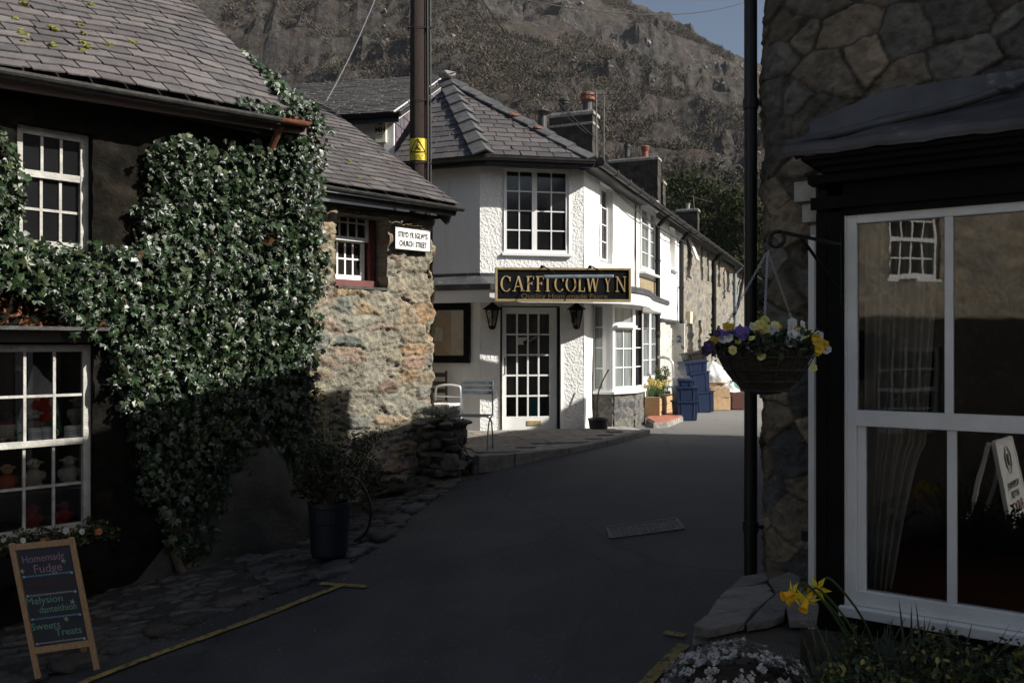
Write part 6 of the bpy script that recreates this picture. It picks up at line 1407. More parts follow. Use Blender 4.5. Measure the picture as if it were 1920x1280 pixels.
def bag(px, y0, y1, d, r, col, label, group='tied plastic sacks in the rubbish heap'):
    c = P(px, (y0+y1)/2, d); hh_ = (y1-y0)/F*d; root = thing('rubbish_sack', label, 'rubbish sack', (c.x, c.y, c.z-hh_/2), group); bm = bmesh.new(); bmesh.ops.create_icosphere(bm, subdivisions=4, radius=1); vs = []; sd = px*1.7+y0
    for v in bm.verts:
        n = v.co; a = math.atan2(n.y, n.x); top = max(0, n.z); k = 1-.55*top**2+.10*math.sin(a*7+sd+n.z*3)*(.3+abs(n.z))+.22*(float(fbm(n.x*2.2+sd, n.y*2.2+n.z*2.7, 3, 5))-.5)+.05*math.sin(a*17+sd)*top
        vs.append((c.x+n.x*r*k, c.y+n.y*r*k, c.z+n.z*hh_/2*(1+.08*math.sin(a*4+sd))))
    fs = [tuple(v.index for v in f_.verts) for f_ in bm.faces]; bm.free(); mb = MB(); mb.col = col; mb.add(vs, fs); mb.build('sack', M['bag'], root, smooth=True)
    mb = MB(); mb.col = col; t_ = Vector((c.x, c.y, c.z+hh_/2)); mb.tube([t_-Vector((0,0,.04)), t_+Vector((.01,0,.03)), t_+Vector((.05,.01,.10))], [.03,.02,.055], 7); mb.build('knot', M['bag'], root)
bag(1336, 678, 740, 20.2, .32, (1,1,1), 'tall pale clear sack at the left of the rubbish heap'); bag(1352, 694, 742, 20.6, .30, (.95,.95,.95), 'pale sack in the middle of the heap under the flowers'); bag(1368, 722, 765, 19.6, .30, (.95,.96,.96), 'white sack resting on the right of the rubbish heap'); bag(1362, 708, 745, 21.0, .26, (.10,.35,.25), 'green sack between the pale sacks', None); bag(1349, 728, 752, 19.7, .30, (1,1,1), 'flattened white bag lying across the cardboard'); bag(1388, 745, 768, 20.4, .2, (.3,.3,.3), 'small grey sack behind the brown box', None); bag(1322, 700, 765, 20.8, .26, (.10,.22,.14), 'dark green sack squeezed behind the leaning stack', None)
def cbox(px, y0, y1, d, w, label, col, yaw=.2, m='card', grp=None):
    c = P(px, (y0+y1)/2, d); hh_ = (y1-y0)/F*d; root = thing('cardboard_box' if m == 'card' else 'brown_box', label, 'box', (c.x, c.y, c.z-hh_/2), grp); Rm = Matrix.Rotation(yaw, 3, 'Z'); mb = MB(); mb.col = col; mb.box(c, Rm @ Vector((w/2,0,0)), Rm @ Vector((0,.17,0)), (0,0,hh_/2-.004)); mb.build('carton', M[m], root, bevel=.004); mb = MB(); mb.col = tuple(x*.8 for x in col)
    t_ = c+Vector((0,0,hh_/2)); mb.box(t_-Rm @ Vector((w/4,0,-.004)), Rm @ Vector((w/4,0,-.01)), Rm @ Vector((0,.17,0)), (0,0,.003)); mb.box(t_+Rm @ Vector((w/4+.01,0,.012)), Rm @ Vector((w/4,0,.02)), Rm @ Vector((0,.165,0)), (0,0,.003)); mb.build('flap', M[m], root)
cbox(1345, 744, 768, 19.0, .46, 'dark brown carton at the base of the rubbish heap', (.5,.4,.35), .25); cbox(1345, 727, 744.5, 19.0, .44, 'golden cardboard carton on the dark brown one', (1,1,1), .15); cbox(1383, 736, 766, 19.2, .36, 'smooth reddish brown box at the right end of the heap', (.10,.045,.035), .1, 'plainattr')
r = random.Random(6); root = thing('cardboard_bundle', 'flattened brown cardboard sheets under the white bag', 'cardboard', P(1340, 727, 19.3)); mb = MB()
for i in range(5): k = r.uniform(.5,1); mb.col = (k,k,k); a = r.uniform(-.3,.3); mb.box(P(1340+r.uniform(-6,6), 725-i*2.2, 19.3), (.22*math.cos(a), .22*math.sin(a), r.uniform(-.03,.03)), (-.15*math.sin(a), .15*math.cos(a), 0), (0,0,.006))
mb.build('sheets', M['card'], root)

# manhole
mc = G(1208, 993); zc = gz(mc.x, mc.y)+.032; root = thing('manhole_cover', 'chequered iron manhole cover set in the dark road', 'manhole cover', (mc.x, mc.y, zc)); mb = MB(); sl_ = .077
def gq(x, y, dz): X_, Y_ = mc.x+x, mc.y+y; return Vector((X_, Y_, gz(X_, Y_)+dz))
mb.hexa([gq(-.30,-.15,-.02), gq(.30,-.15,-.02), gq(.30,.15,-.02), gq(-.30,.15,-.02), gq(-.30,-.15,.018), gq(.30,-.15,.018), gq(.30,.15,.018), gq(-.30,.15,.018)]); mb.build('plate', M['iron'], root); mb = MB()
for i in range(14):
    for j in range(7):
        x, y = -.26+.04*i, -.12+.04*j; d_ = .014; a = (1 if (i+j) % 2 else -1)
        mb.bar(gq(x-d_, y-d_*a, .019), gq(x+d_, y+d_*a, .019), .010, .006)
pt_ = mb.build('tread', mat('worn iron tread', (.10,.10,.10), (.22,.22,.22), .5, 9, 0, metal=.4), root); mb = MB()  # wear rubs the tread paler than the plate
for a_, b_ in (((-.31,-.16),(.31,-.16)),((.31,-.16),(.31,.16)),((.31,.16),(-.31,.16)),((-.31,.16),(-.31,-.16))): mb.bar(gq(*a_, .008), gq(*b_, .008), .03, .028)
mb.build('frame', M['iron'], root)

# ------------------------------------------------------------------ chalk board
bb = G(120, 1266, .05); root = thing('chalkboard_sign', 'pine framed chalkboard A-frame lettered Homemade Fudge beside the shop window', 'A-board', bb)
dB = bb.y; q = lambda x, y, dd=0: P(x, y, dB+dd)
TL, TR = q(22,1020,.20), q(134,1009,.20); BL, BR = q(72,1276,0), q(182,1246,.02)
BL.z = gz(BL.x, BL.y)+.05; BR.z = gz(BR.x, BR.y)+.05
ex = ((TR-TL)+(BR-BL)).normalized(); ey = ((TL-BL)+(TR-BR)).normalized(); ez = ex.cross(ey).normalized(); 
if ez.y > 0: ez = -ez
mb = MB(); mb.bar(BL, TL, .036, .022, up=ez); mb.bar(BR, TR, .036, .022, up=ez)
cl_ = lambda t, s_: (BL.lerp(TL, t)).lerp(BR.lerp(TR, t), s_)
mb.bar(cl_(.975,.03), cl_(.975,.97), .045, .024, up=ez); mb.bar(cl_(.20,.04), cl_(.20,.96), .045, .022, up=ez); mb.build('front_frame', M['wood'], root, bevel=.003)
mb = MB(); K = Vector((BL.x-.35, BL.y, 0)).normalized(); bkl, bkr = BL+K*.40, BR+K*.40+Vector((-.05,0,0)); bkl.z = gz(bkl.x, bkl.y)+.05; bkr.z = gz(bkr.x, bkr.y)+.05; mb.bar(bkl, TL+K*.03, .034, .022, up=ez); mb.bar(bkr, TR+K*.03, .034, .022, up=ez); mb.bar(bkl.lerp(TL+K*.03,.25), bkr.lerp(TR+K*.03,.25), .04, .02, up=ez); mb.build('rear_frame', M['wood'], root)
mb = MB(); pa = [cl_(.215,.06), cl_(.215,.94), cl_(.955,.94), cl_(.955,.06)]; mb.prism([p_-ez*.004 for p_ in pa], ez*.006); mb.build('slate_panel', M['chalk'], root)
def chalk(s, t, u_, size, col, nm='chalk_lettering', xs=1): o = text(s, size, cl_(t, u_)+ez*.004, ex, ey, M['chalkmark'], root, .0006, nm, xs=xs, col=col); return o
PK, GR_, WH, BL_ = (.30,.19,.26), (.16,.34,.24), (.42,.44,.46), (.22,.40,.55)
chalk('Homemade', .85, .48, .074, PK, xs=.86); chalk('Fudge', .765, .52, .085, PK); chalk('Melysion', .535, .36, .072, GR_); chalk('danteithion', .465, .56, .068, GR_, xs=.84); chalk('Sweets', .345, .30, .070, GR_); chalk('Treats', .285, .66, .070, GR_); chalk('Cyffug Cartref', .650, .5, .05, (.10,.025,.02), xs=.9)
for t_, c_ in ((.745, BL_), (.60, WH), (.425, BL_), (.245, WH)):
    mb = MB(); mb.col = c_; L_ = [cl_(t_, .10+.80*i/70)+ey*.006*math.sin(i*1.5)+ez*.005 for i in range(71)]; mb.tube(L_, .0022, 4); mb.blob(L_[0], .010, 1, 0); mb.blob(L_[-1], .010, 1, 0); mb.build('chalk_rule', M['chalkmark'], root)
for t_, s_ in ((.835,.80), (.79,.09), (.52,.82), (.40,.66)):
    mb = MB(); mb.col = (.35,.42,.25); c_ = cl_(t_, s_)+ez*.005
    for a in range(5): mb.bar(c_, c_+(ex*math.cos(a*1.2566)+ey*math.sin(a*1.2566))*.018, .005, .002, up=ez)
    mb.build('chalk_flower', M['chalkmark'], root)
# window box with flowers behind the board
wb = WA.pt(WA.s(55), 0, .22); wb.z = WA.z(60, 1045, .2)-.15; root = thing('window_box', 'dark window trough planted with flowers under the shop window', 'window box', wb); mb = MB(); s_ = wb.dot(WA.dir); mb.wbox(WA, s_-.75, s_+.50, wb.z, wb.z+.20, .08, .36); mb.build('trough', M['black'], root)
bushy('bedding_plants', 'dark mixed bedding plants with tiny blooms in the window trough', 'plants', wb+Vector((0,0,.18)), [(WA.dir.x*a+random.uniform(-.05,.05), WA.dir.y*a+random.uniform(-.05,.1), random.uniform(.02,.16), .10) for a in np.linspace(-.7,.5,24)], 2200, .04, [(.025,.045,.015),(.07,.10,.02),(.05,.02,.02),(.03,.05,.02)])
def pansies(root, pts, s, cols, r, nrm, name='flowers'):
    nrm = Vector(nrm)
    for p_ in pts:
        mb = MB(); mc_ = mb
        d = (nrm+Vector((r.gauss(0,.35), r.gauss(0,.35), r.gauss(.25,.35)))).normalized(); x = d.cross(Vector((0,0,1))).normalized(); y = x.cross(d); c = cols[r.randrange(len(cols))]; k = r.uniform(.8,1.15); mb.col = tuple(min(1, v*k) for v in c); sz = s*r.uniform(.75,1.2); p_ = Vector(p_)
        for a in (90, 35, 145, 215, 325, 270):
            u_ = x*math.cos(R(a))+y*math.sin(R(a)); w = d.cross(u_); L_ = sz*(1.0 if a != 270 else 1.1); ww = sz*.5; lift = d*sz*(.04+.10*(a in (35,145)))
            vs = [p_+lift*.2]+[p_+lift+u_*(L_*.55+math.cos(t)*L_*.45)+w*(math.sin(t)*ww)+d*sz*.07*math.cos(3*t) for t in np.linspace(-2.4, 2.4, 8)]
            mb.add(vs, [(0, i, i+1) for i in range(1, 8)])
        mc_.col = (.55,.30,.02); mc_.blob(p_+d*sz*.16, sz*.14, 1, 0); mb.build('flower', M['petal'], root)
fr_ = bpy.data.objects.get('bedding_plants'); r = random.Random(1)
for col, qty in (((.60,.45,.05), 5), ((.65,.65,.62), 5), ((.40,.14,.04), 5)):
    pansies(fr_, [wb+WA.dir*r.uniform(-.6,.48)+WA.n*r.uniform(.0,.13)+Vector((0,0,r.uniform(.26,.36))) for _ in range(qty)], .026, [col], r, WA.n)

# ------------------------------------------------------------------ utility pole and wires
pt0 = P(785, 700, 12.4); pz = gz(pt0.x, pt0.y); root = thing('utility_pole', 'dark brown wooden utility pole rising behind the stone cottage roof', 'utility pole', (pt0.x, pt0.y, pz)); mb = MB()
mb.tube([(pt0.x, pt0.y, pz-.2), (pt0.x, pt0.y, 2.5), (pt0.x+.01, pt0.y, 9)], [.145, .132, .115], 20); mb.build('pole', M['polewood'], root, smooth=True); mb = MB()
for i, (dx, rr_) in enumerate(((.150,.018),(.178,.012),(.135,.010))): mb.tube([(pt0.x+dx, pt0.y-.06-.02*i, pz), (pt0.x+dx+.006*i, pt0.y-.06-.02*i, 3.0), (pt0.x+dx-.012, pt0.y-.06-.02*i, 9)], rr_, 6)
mb.build('riser_cable', M['wire'], root); mb = MB()
for z in (4.6, 3.55, 2.65): mb.bar((pt0.x+.11, pt0.y-.09, z), (pt0.x+.20, pt0.y-.09, z), .02, .03); mb.tube([(pt0.x+.15*math.cos(a), pt0.y+.15*math.sin(a), z) for a in np.linspace(0,6.2,16)], .006, 4)
mb.build('cable_clip', M['iron'], root)
def cyl_plate(c, rad, z0, z1, a0, a1, m, parent, nm, n=16):
    vs = []
    for i in range(n+1): a = a0+(a1-a0)*i/n; vs += [(c[0]+rad*math.cos(a), c[1]+rad*math.sin(a), z0), (c[0]+rad*math.cos(a), c[1]+rad*math.sin(a), z1), (c[0]+(rad+.003)*math.cos(a), c[1]+(rad+.003)*math.sin(a), z0), (c[0]+(rad+.003)*math.cos(a), c[1]+(rad+.003)*math.sin(a), z1)]
    mb = MB(); mb.add(vs, [f_ for i in range(n) for f_ in ((4*i+2,4*i+6,4*i+7,4*i+3),(4*i,4*i+1,4*i+5,4*i+4),(4*i+1,4*i+3,4*i+7,4*i+5),(4*i,4*i+4,4*i+6,4*i+2))]); return mb.build(nm, m, parent)
za, zb2 = (650-300)/F*12.27, (650-259)/F*12.27; zm = (650-287)/F*12.27
plr = thing('warning_plate', 'yellow electricity danger plate bent round the utility pole', 'warning sign', (pt0.x, pt0.y-.14, za)); hw = R(58)
cyl_plate((pt0.x, pt0.y), .134, zm+.004, zb2, R(-90)-hw, R(-90)+hw, M['yellowsign'], plr, 'plate'); cyl_plate((pt0.x, pt0.y), .134, za, zm-.004, R(-90)-hw, R(-90)+hw, M['yellowsign'], plr, 'plate')
def on_pole(u_, z): a = R(-90)+u_/.137; return Vector((pt0.x+.1385*math.cos(a), pt0.y+.1385*math.sin(a), z))
mb = MB(); hz_ = zb2-zm; tri = [(-.115, zm+.02), (.115, zm+.02), (0, zb2-.012)]
for i in range(3):
    a_, b_ = tri[i], tri[(i+1) % 3]; L_ = [on_pole(a_[0]+(b_[0]-a_[0])*t/8, a_[1]+(b_[1]-a_[1])*t/8) for t in range(9)]; mb.tube(L_, .007, 4)
fl = [(.012,.17),(-.012,.115),(.018,.118),(-.008,.07)]; mb.tube([on_pole(x, zm+y) for x, y in fl], .006, 4)
mb.tube([on_pole(x, zm+y) for x, y in ((-.03,.065),(.0,.075),(.035,.055))], .010, 4); mb.tube([on_pole(x, zm+y) for x, y in ((-.03,.065),(-.045,.04))], .006, 4); mb.tube([on_pole(x, zm+y) for x, y in ((.03,.055),(.045,.04))], .006, 4); mb.blob(on_pole(-.012,zm+.095), .012, 1, 0)
mb.build('symbol', M['inkblack'], plr)
for k, (s_, z) in enumerate((('DANGER OF', za+.055), ('DEATH', za+.03), ('KEEP OFF', za+.006))):
    vs, fs = text(s_, .030, (0,0,0), (1,0,0), (0,0,1), None, None, .0005, None); mb = MB(); mb.add([tuple(on_pole(v.x, z+v.z)+Vector((math.cos(R(-90)+v.x/.137), math.sin(R(-90)+v.x/.137), 0))*.0008) for v in vs], fs); mb.build('plate_lettering', M['inkblack'], plr)
def wire(a, b, sag, r_, label, m='wire', n=20):
    a, b = Vector(a), Vector(b); mb = MB(); mb.tube([a.lerp(b, i/n)-Vector((0,0,sag*4*(i/n)*(1-i/n))) for i in range(n+1)], r_, 5); o = mb.build('overhead_wire', M[m]); tag(o, label, 'wire')
wire((pt0.x, pt0.y, 6.9), P(612, 190, 10.0), .25, .006, 'pale twin cable running from the pole down to the ivy cottage verge', 'palewire')
wire((pt0.x+.1, pt0.y, 6.3), P(1122, 262, 23.5), .35, .012, 'thin dark cable from the pole to the big cafe chimney')
wire((pt0.x+.1, pt0.y, 5.9), P(1100, 250, 23.6), .25, .010, 'second thin dark cable from the pole passing over the hipped roof')
wire(P(800, -40, 12.4), P(1400, 3, 30), .5, .012, 'faint wire crossing the top of the picture against the mountain')
wire(T.pt(T.s(1130), 2.86, .14), T.pt(T.s(1275), 2.70, .14), .12, .014, 'loose black cable sagging below the terrace gutter')
# ================================================================== RIGHT BUILDING
WR = Wall(math.atan2(.828, -.561), 4.40); WR_l = math.hypot(.828,.561)
WSn = Wall(WR.a, 4.68)
rb = thing('corner_shop', 'dark split stone corner building with black shopfront and large white sash window', 'shop', (2.6, 4.6, -1.9))
class Bent:
    """the stone face: straight along the shopfront, rounding the street corner, then up the street"""
    def __init__(s, W, sc, r, turn, side): s.W = W; s.sc = sc; s.r = r; s.turn = turn; s.side = side; s.L = r*turn
    def pt(s, a, z, off=0):
        if a >= s.sc: return s.W.pt(a, z, off)
        base = s.W.pt(s.sc, 0, -s.r); t = min(s.sc-a, s.L); th = t/s.r
        n = Matrix.Rotation(-th, 3, 'Z') @ s.W.n; p = base+n*(s.r+off)
        if s.sc-a > s.L: d = Matrix.Rotation(-s.turn, 3, 'Z') @ (-s.W.dir); p = p+d*(s.sc-a-s.L)
        return Vector((p.x, p.y, z))
def min_u(B): return min((lambda p: p.x/p.y)(B.pt(B.sc-t, 0, .03)) for t in np.linspace(0, B.L+3.6, 60))
sc0 = WSn.s(1500); turn = R(145.9-62)
lo_, hi_ = sc0-.6, sc0+.6
for _ in range(30):
    m_ = (lo_+hi_)/2; B = Bent(WSn, m_, .28, turn, 0); 
    if min_u(B) < (1424-960)/F: lo_ = m_
    else: hi_ = m_
B = Bent(WSn, (lo_+hi_)/2, .28, turn, 0)
stp = [(.17,.145,.112),(.12,.112,.10),(.22,.18,.13),(.10,.10,.105),(.27,.22,.165),(.15,.145,.13),(.12,.105,.085)]
fr1 = stones(B.sc-4.5, B.sc+7, -2.2, 4, .27, .20, stp, (.060,.052,.040), .014, .007, 77, jit=.70, rough=.016, warp=.045, coljit=.35)
sR0 = B.sc-B.L-3.75; sWin0 = WR.s(1512); sEnd = sc0+6.2
V, f, C = wallgrid(B, B.sc-1.0, sc0+2.2, -2.05, 3.3, [(sWin0+.02, sc0+2.2-.02, -2.04, 1.02)], .010, fr1, .06); bulk('wall', V, f, M['bigstone'], rb, C, smooth=True)
V, f, C = wallgrid(B, sR0, B.sc-1.0, -2.05, 3.3, [], .07, fr1, .06); bulk('wall', V, f, M['bigstone'], rb, C, smooth=True)
V, f, C = wallgrid(WSn, sc0+2.2, sEnd, -2.3, 3.3, [], .09, fr1, .06); bulk('wall', V, f, M['bigstone'], rb, C, smooth=True)
# closing walls, eaves and roof
pA, pB = WSn.pt(sEnd, 0, 0), B.pt(sR0, 0, 0); pC = pB+Vector((5.0, -1.7, 0)); pD = pA+Vector((1.8, 3.2, 0))
mb = MB(); 
for a, b in ((pB, pC), (pC, pD), (pD, pA)): mb.prism([Vector((a.x,a.y,-2.3)), Vector((b.x,b.y,-2.3)), Vector((b.x,b.y,3.3)), Vector((a.x,a.y,3.3))], (b-a).cross(Vector((0,0,1))).normalized()*-.1)
mb.build('rear_wall', M['render_old'], rb)
mb = MB(); mb.wbox(WSn, sEnd-1.6, sEnd+3.0, -2.3, 4.5, -4.0, -.02); mb.build('shade_wing', M['render_old'], rb)  # unseen block added and raised to shade the flower bed
mb = MB(); mb.col = (.1,.09,.09); q_ = [WSn.pt(a, 4.505, o) for a, o in ((sEnd-1.7, .15), (sEnd+3.1, .15), (sEnd+3.1, -4.1), (sEnd-1.7, -4.1))]; mb.add(q_+[WSn.pt(sEnd-1.7, 5.6, -2), WSn.pt(sEnd+3.1, 5.6, -2)], [(0,1,5,4),(2,3,4,5),(0,4,3),(1,2,5),(3,2,1,0)]); mb.build('wing_roof', M['slate'], rb)  # roof over the added shade block
cn = B.pt(B.sc-B.L*.5, 0, .12); ring = [Vector((v.x, v.y, 3.32)) for v in (pA-Vector((0,.1,0)), cn, pB+Vector((-.03,.03,0)), pC, pD)]; top = Vector((4.8, 4.4, 4.6)); mb = MB(); mb.col = (.1,.09,.09); mb.add(ring+[top], [(0,1,5),(1,2,5),(2,3,5),(3,4,5),(4,0,5),(4,3,2,1,0)]); mb.build('roof', M['slate'], rb)
# shopfront joinery
z_s, z_h = WR.z(1590, 1132), WR.z(1590, 404); x0 = WR.s(1588); step = WR.s(1772)-WR.s(1590); x1 = x0+step*3+.10
mb = MB(); fw = .038
mb.wbox(WR, x0, x0+.045, z_s, z_h, -.06, .0); mb.wbox(WR, x1-.045, x1, z_s, z_h, -.06, 0); mb.wbox(WR, x0+.045, x1-.045, z_h-.042, z_h, -.06, -.001); mb.wbox(WR, x0+.045, x1-.045, z_s, z_s+.075, -.06, -.001)
zt0, zt1 = WR.z(1590, 797), WR.z(1590, 768); mb.wbox(WR, x0+.045, x1-.045, zt0, zt1, -.055, .008)
for k in (1, 2):
    c = x0+.02+step*k; mb.wbox(WR, c-.018, c+.018, zt1, z_h-.042, -.05, -.006); c += .012; mb.wbox(WR, c-.020, c+.020, z_s+.075, zt0, -.05, -.006)
mb.wbox(WR, x0+.045, x0+.085, z_s+.075, zt0, -.05, -.010); mb.wbox(WR, x0-.012, x0-.0, z_s, z_h, -.06, .006)
wf = mb.build('shop_window', M['white'], rb, bevel=.003)
mb = MB(); mb.wbox(WR, x0+.02, x1-.02, zt1-.02, z_h-.02, -.032, -.028); mb.wbox(WR, x0+.02, x1-.02, z_s+.04, zt0+.02, -.034, -.030); mb.build('pane', M['shopglass'], wf)
mb = MB(); mb.wbox(WR, x0-.03, x1+.03, z_s-.05, z_s-.002, -.08, .05); mb.build('sill', M['white'], wf, bevel=.005)
mb = MB(); pil0 = WR.s(1532); mb.wbox(WR, pil0, x0-.014, -1.75, z_h+.02, -.10, .02); mb.wbox(WR, pil0+.04, pil0+.05, -1.7, z_h-.05, .02, .028); mb.wbox(WR, x0-.014, x1+.1, z_h+.002, .80, -.10, .022); mb.wbox(WR, pil0-.02, x1+.1, .80, .84, -.10, .10); mb.wbox(WR, pil0-.02, x1+.1, .60+.08, .74, .022, .045)
mb.wbox(WR, x0-.014, x1+.1, -2.2, z_s-.055, -.06, .0); mb.wbox(WR, x1+.002, x1+.16, -1.75, z_h+.02, -.10, .02); mb.build('shopfront', M['black'], rb)
# end return of the shopfront: painted board and little stepped brackets
mb = MB(); rt0 = WR.pt(pil0-.004, 0, .0); rd = Vector((-.03, 1, 0)).normalized(); rdn = Vector((-1, -.03, 0)).normalized()
mb.prism([Vector((rt0.x, rt0.y, -1.75)), Vector((rt0.x, rt0.y, .56)), Vector((rt0.x, rt0.y, .56))+rd*.075, Vector((rt0.x, rt0.y, -1.75))+rd*.075], rdn*.012); mb.build('return_board', M['white'], rb)
mb = MB(); mb.wbox(WR, pil0-.03, pil0-.016, -1.75, .56, -.22, -.10); mb.build('return_trim', M['blackgloss'], rb)
for k, (z0, z1, o) in enumerate(((.735, .84, .060), (.63, .725, .038), (.52, .62, .02))):
    mb = MB(); mb.wbox(WR, pil0-.045-.035*(2-k), pil0-.006, z0, z1, -.18, o-.06); mb.build('bracket', M['oldwhite'], rb, bevel=.004); mb = MB(); mb.wbox(WR, pil0-.055-.035*(2-k), pil0-.002, z1, z1+.010, -.19, o-.05); mb.build('bracket_cap', M['blackgloss'], rb)
# cornice and lead roof
mb = MB(); cL = pil0-.04
for k, (z0, z1, o) in enumerate(((.842, .868, .14), (.868, .895, .18), (.895, .915, .215))): mb.wbox(WR, cL+.10-.04*k, x1+.2, z0+.001, z1, -.12, o)
mb.build('cornice', M['black'], rb)
mb = MB(); N_ = 40; V = []; fc = []
prof_ = [(.235, .915), (.24, .935), (.235, .965), (.20, .985), (.02, 1.06), (-.16, 1.14), (-.225, 1.17), (-.245, 1.30)]
for i in range(N_+1):
    s_ = cL-.06+(x1+.35-cL)*i/N_; wv = .0025*math.sin(i*.9)+.002*math.sin(i*2.3); hip = max(0, .30-(s_-cL))*.55
    for j, (o, z) in enumerate(prof_): V.append(tuple(WR.pt(s_, z+wv*(j < 4)+wv*.5-(hip*.55 if j > 3 else 0), o)))
m_ = len(prof_); fc = [(i*m_+j, (i+1)*m_+j, (i+1)*m_+j+1, i*m_+j+1) for i in range(N_) for j in range(m_-1)]
lr = bulk('lead_roof', V, fc, M['lead'], rb, smooth=False)
so_ = lr.modifiers.new('thick', 'SOLIDIFY'); so_.thickness = .008; so_.offset = -1
mb = MB(); L_ = [WR.pt(cL-.05, .985, .20), WR.pt(cL+.25, 1.05, .06), WR.pt(cL+.62, 1.13, -.08), WR.pt(cL+.85, 1.20, -.17), WR.pt(cL+1.1, 1.26, -.21), WR.pt(cL+2.2, 1.29, -.22)]; mb.tube(crom(L_, 6), [.022]*31, 10); mb.blob(L_[3]+Vector((0,0,.0)), .035, 2, .1, (1.4,1,.7), 3); mb.build('lead_roll', M['lead'], rb, smooth=True)
# room behind the glass
mb = MB(); rm0, rm1 = x0-.25, x1+.3
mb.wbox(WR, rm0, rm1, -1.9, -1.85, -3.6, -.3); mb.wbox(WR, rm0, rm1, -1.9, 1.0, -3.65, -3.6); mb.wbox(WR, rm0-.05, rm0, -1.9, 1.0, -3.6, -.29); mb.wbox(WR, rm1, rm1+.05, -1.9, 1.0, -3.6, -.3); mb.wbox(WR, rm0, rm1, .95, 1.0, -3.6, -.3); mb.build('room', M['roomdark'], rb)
mb = MB(); mb.wbox(WR, x0+.05, x1, -1.24, -1.20, -1.3, -.12); mb.build('window_board', M['tablewood'], rb)
# curtain: folds gathered towards the left
V = []; fc = []; nu, nz_ = 60, 40; zc0, zc1 = -1.20, z_h-.02
for j in range(nz_+1):
    t = j/nz_; z = zc1+(zc0-zc1)*t; wd_ = .34-.12*t**1.3 if t < .6 else .34-.12*.515-.22*((t-.6)/.4)**.7*.7
    for i in range(nu+1):
        u_ = i/nu; s_ = x0+.055+wd_*u_; V.append(tuple(WR.pt(s_, z, -.16+.028*math.sin(u_*32+t*2)+.012*math.sin(u_*13+4*t))))
fc = [(j*(nu+1)+i, j*(nu+1)+i+1, (j+1)*(nu+1)+i+1, (j+1)*(nu+1)+i) for j in range(nz_) for i in range(nu)]
bulk('curtain', V, fc, M['curtain'], rb, smooth=True)
# downpipe
dp = P(1407.5, HY, 4.86); mb = MB(); mb.tube([(dp.x, dp.y, gz(dp.x, dp.y)), (dp.x, dp.y, 3.05)], .0365, 16, cap=False)
for z in (-1.02, -.04, 1.38, 2.6): mb.tube([(dp.x, dp.y, z-.03), (dp.x, dp.y, z+.03)], .044, 16)
d_pipe = mb.build('drainpipe', M['blackgloss'], rb, smooth=False); mb = MB()
for z in (1.38, -1.02): mb.tube([(dp.x, dp.y, z), (dp.x+.10, dp.y-.02, z), (dp.x+.2, dp.y+.05, z)], .012, 6)
mb.build('pipe_bracket', M['blackgloss'], d_pipe)
# ------------------------------------------------------------------ hanging basket on its bracket
dk = 3.72; HP = P(1433, 447, dk)
wr_at = WR.pt(WR.s(1578), HP.z+.03, .03); br = thing('basket_bracket', 'black wrought iron bracket with scroll holding the flower basket', 'bracket', wr_at); mb = MB()
mb.tube([wr_at+Vector((0,0,.0)), HP+Vector((.06,0,.03))], .009, 7); mb.tube([WR.pt(WR.s(1578), HP.z-.20, .03), (wr_at+HP)/2+Vector((-.02,0,.025))], .008, 6); mb.bar(wr_at+Vector((0,0,.06)), wr_at-Vector((0,0,.30)), .02, .008)
sc_ = [HP+Vector((.06,0,.03))+Vector((-.045*math.sin(t)-.0,0,-.045+.045*math.cos(t)))*(1-t*.09) for t in np.linspace(0, 5.2, 18)]; mb.tube(sc_, .010, 6); mb.build('ironwork', M['blackgloss'], br)
bc = P(1434, 660, dk); bs = thing('hanging_basket', 'dark coir lined cone basket hanging on chains in front of the drainpipe', 'hanging basket', (bc.x, bc.y, bc.z-.2)); mb = MB()
mb.lathe(bc, [(.03,-.185),(.10,-.165),(.15,-.10),(.19,-.03),(.212,.02),(.215,.04),(.19,.04),(.18,.0),(0,.0)], 32, cap=False); mb.build('liner', M['cork'], bs, smooth=True); mb = MB()
for z, rr_ in ((.035,.218),(-.02,.200),(-.075,.172),(-.125,.135),(-.165,.102)): mb.tube([bc+Vector((rr_*math.cos(t), rr_*math.sin(t), z)) for t in np.linspace(0, 6.283, 33)[:-1]], .005, 5, closed=True)
for k in range(16): a = k*math.pi/8; mb.tube([bc+Vector((rr_*math.cos(a), rr_*math.sin(a), z)) for rr_, z in ((.219,.035),(.201,-.02),(.173,-.075),(.136,-.125),(.06,-.18))], .003, 4)
mb.build('wire_frame', M['iron'], bs); mb = MB(); hk = HP+Vector((.015,0,-.055))
for a in (2.6, 4.4, .5):
    e_ = bc+Vector((.215*math.cos(a), .215*math.sin(a), .04)); n = 34
    for i in range(n):
        c = hk.lerp(e_, (i+.5)/n); d = (e_-hk).normalized(); s_ = d.cross(Vector((0,1,0)) if i % 2 else Vector((1,.3,0))).normalized(); h_ = (e_-hk).length/n*.72; ri = [c+d*h_*math.cos(t)+s_*.0045*math.sin(t) for t in np.linspace(0, 6.283, 9)[:-1]]; mb.tube(ri, .0014, 4, closed=True)
mb.build('chain', M['galv'], bs); mb = MB(); mb.tube(crom([HP+Vector((.03,0,-.01)), HP+Vector((.0,0,-.03)), HP+Vector((.015,0,-.06))], 4), .004, 5); mb.build('hook', M['iron'], bs)
pf_ = thing('pansies', 'yellow white and violet pansies filling the hanging basket', 'pansies', bc); n_ = 1500; a = rng.uniform(0, 6.28, n_); rr_ = rng.uniform(0, 1, n_)**.5*.235; pos = np.stack([bc.x+rr_*np.cos(a), bc.y+rr_*np.sin(a), bc.z+.03+rng.uniform(-.05, .075, n_)*(1.1-rr_/.4)], 1)
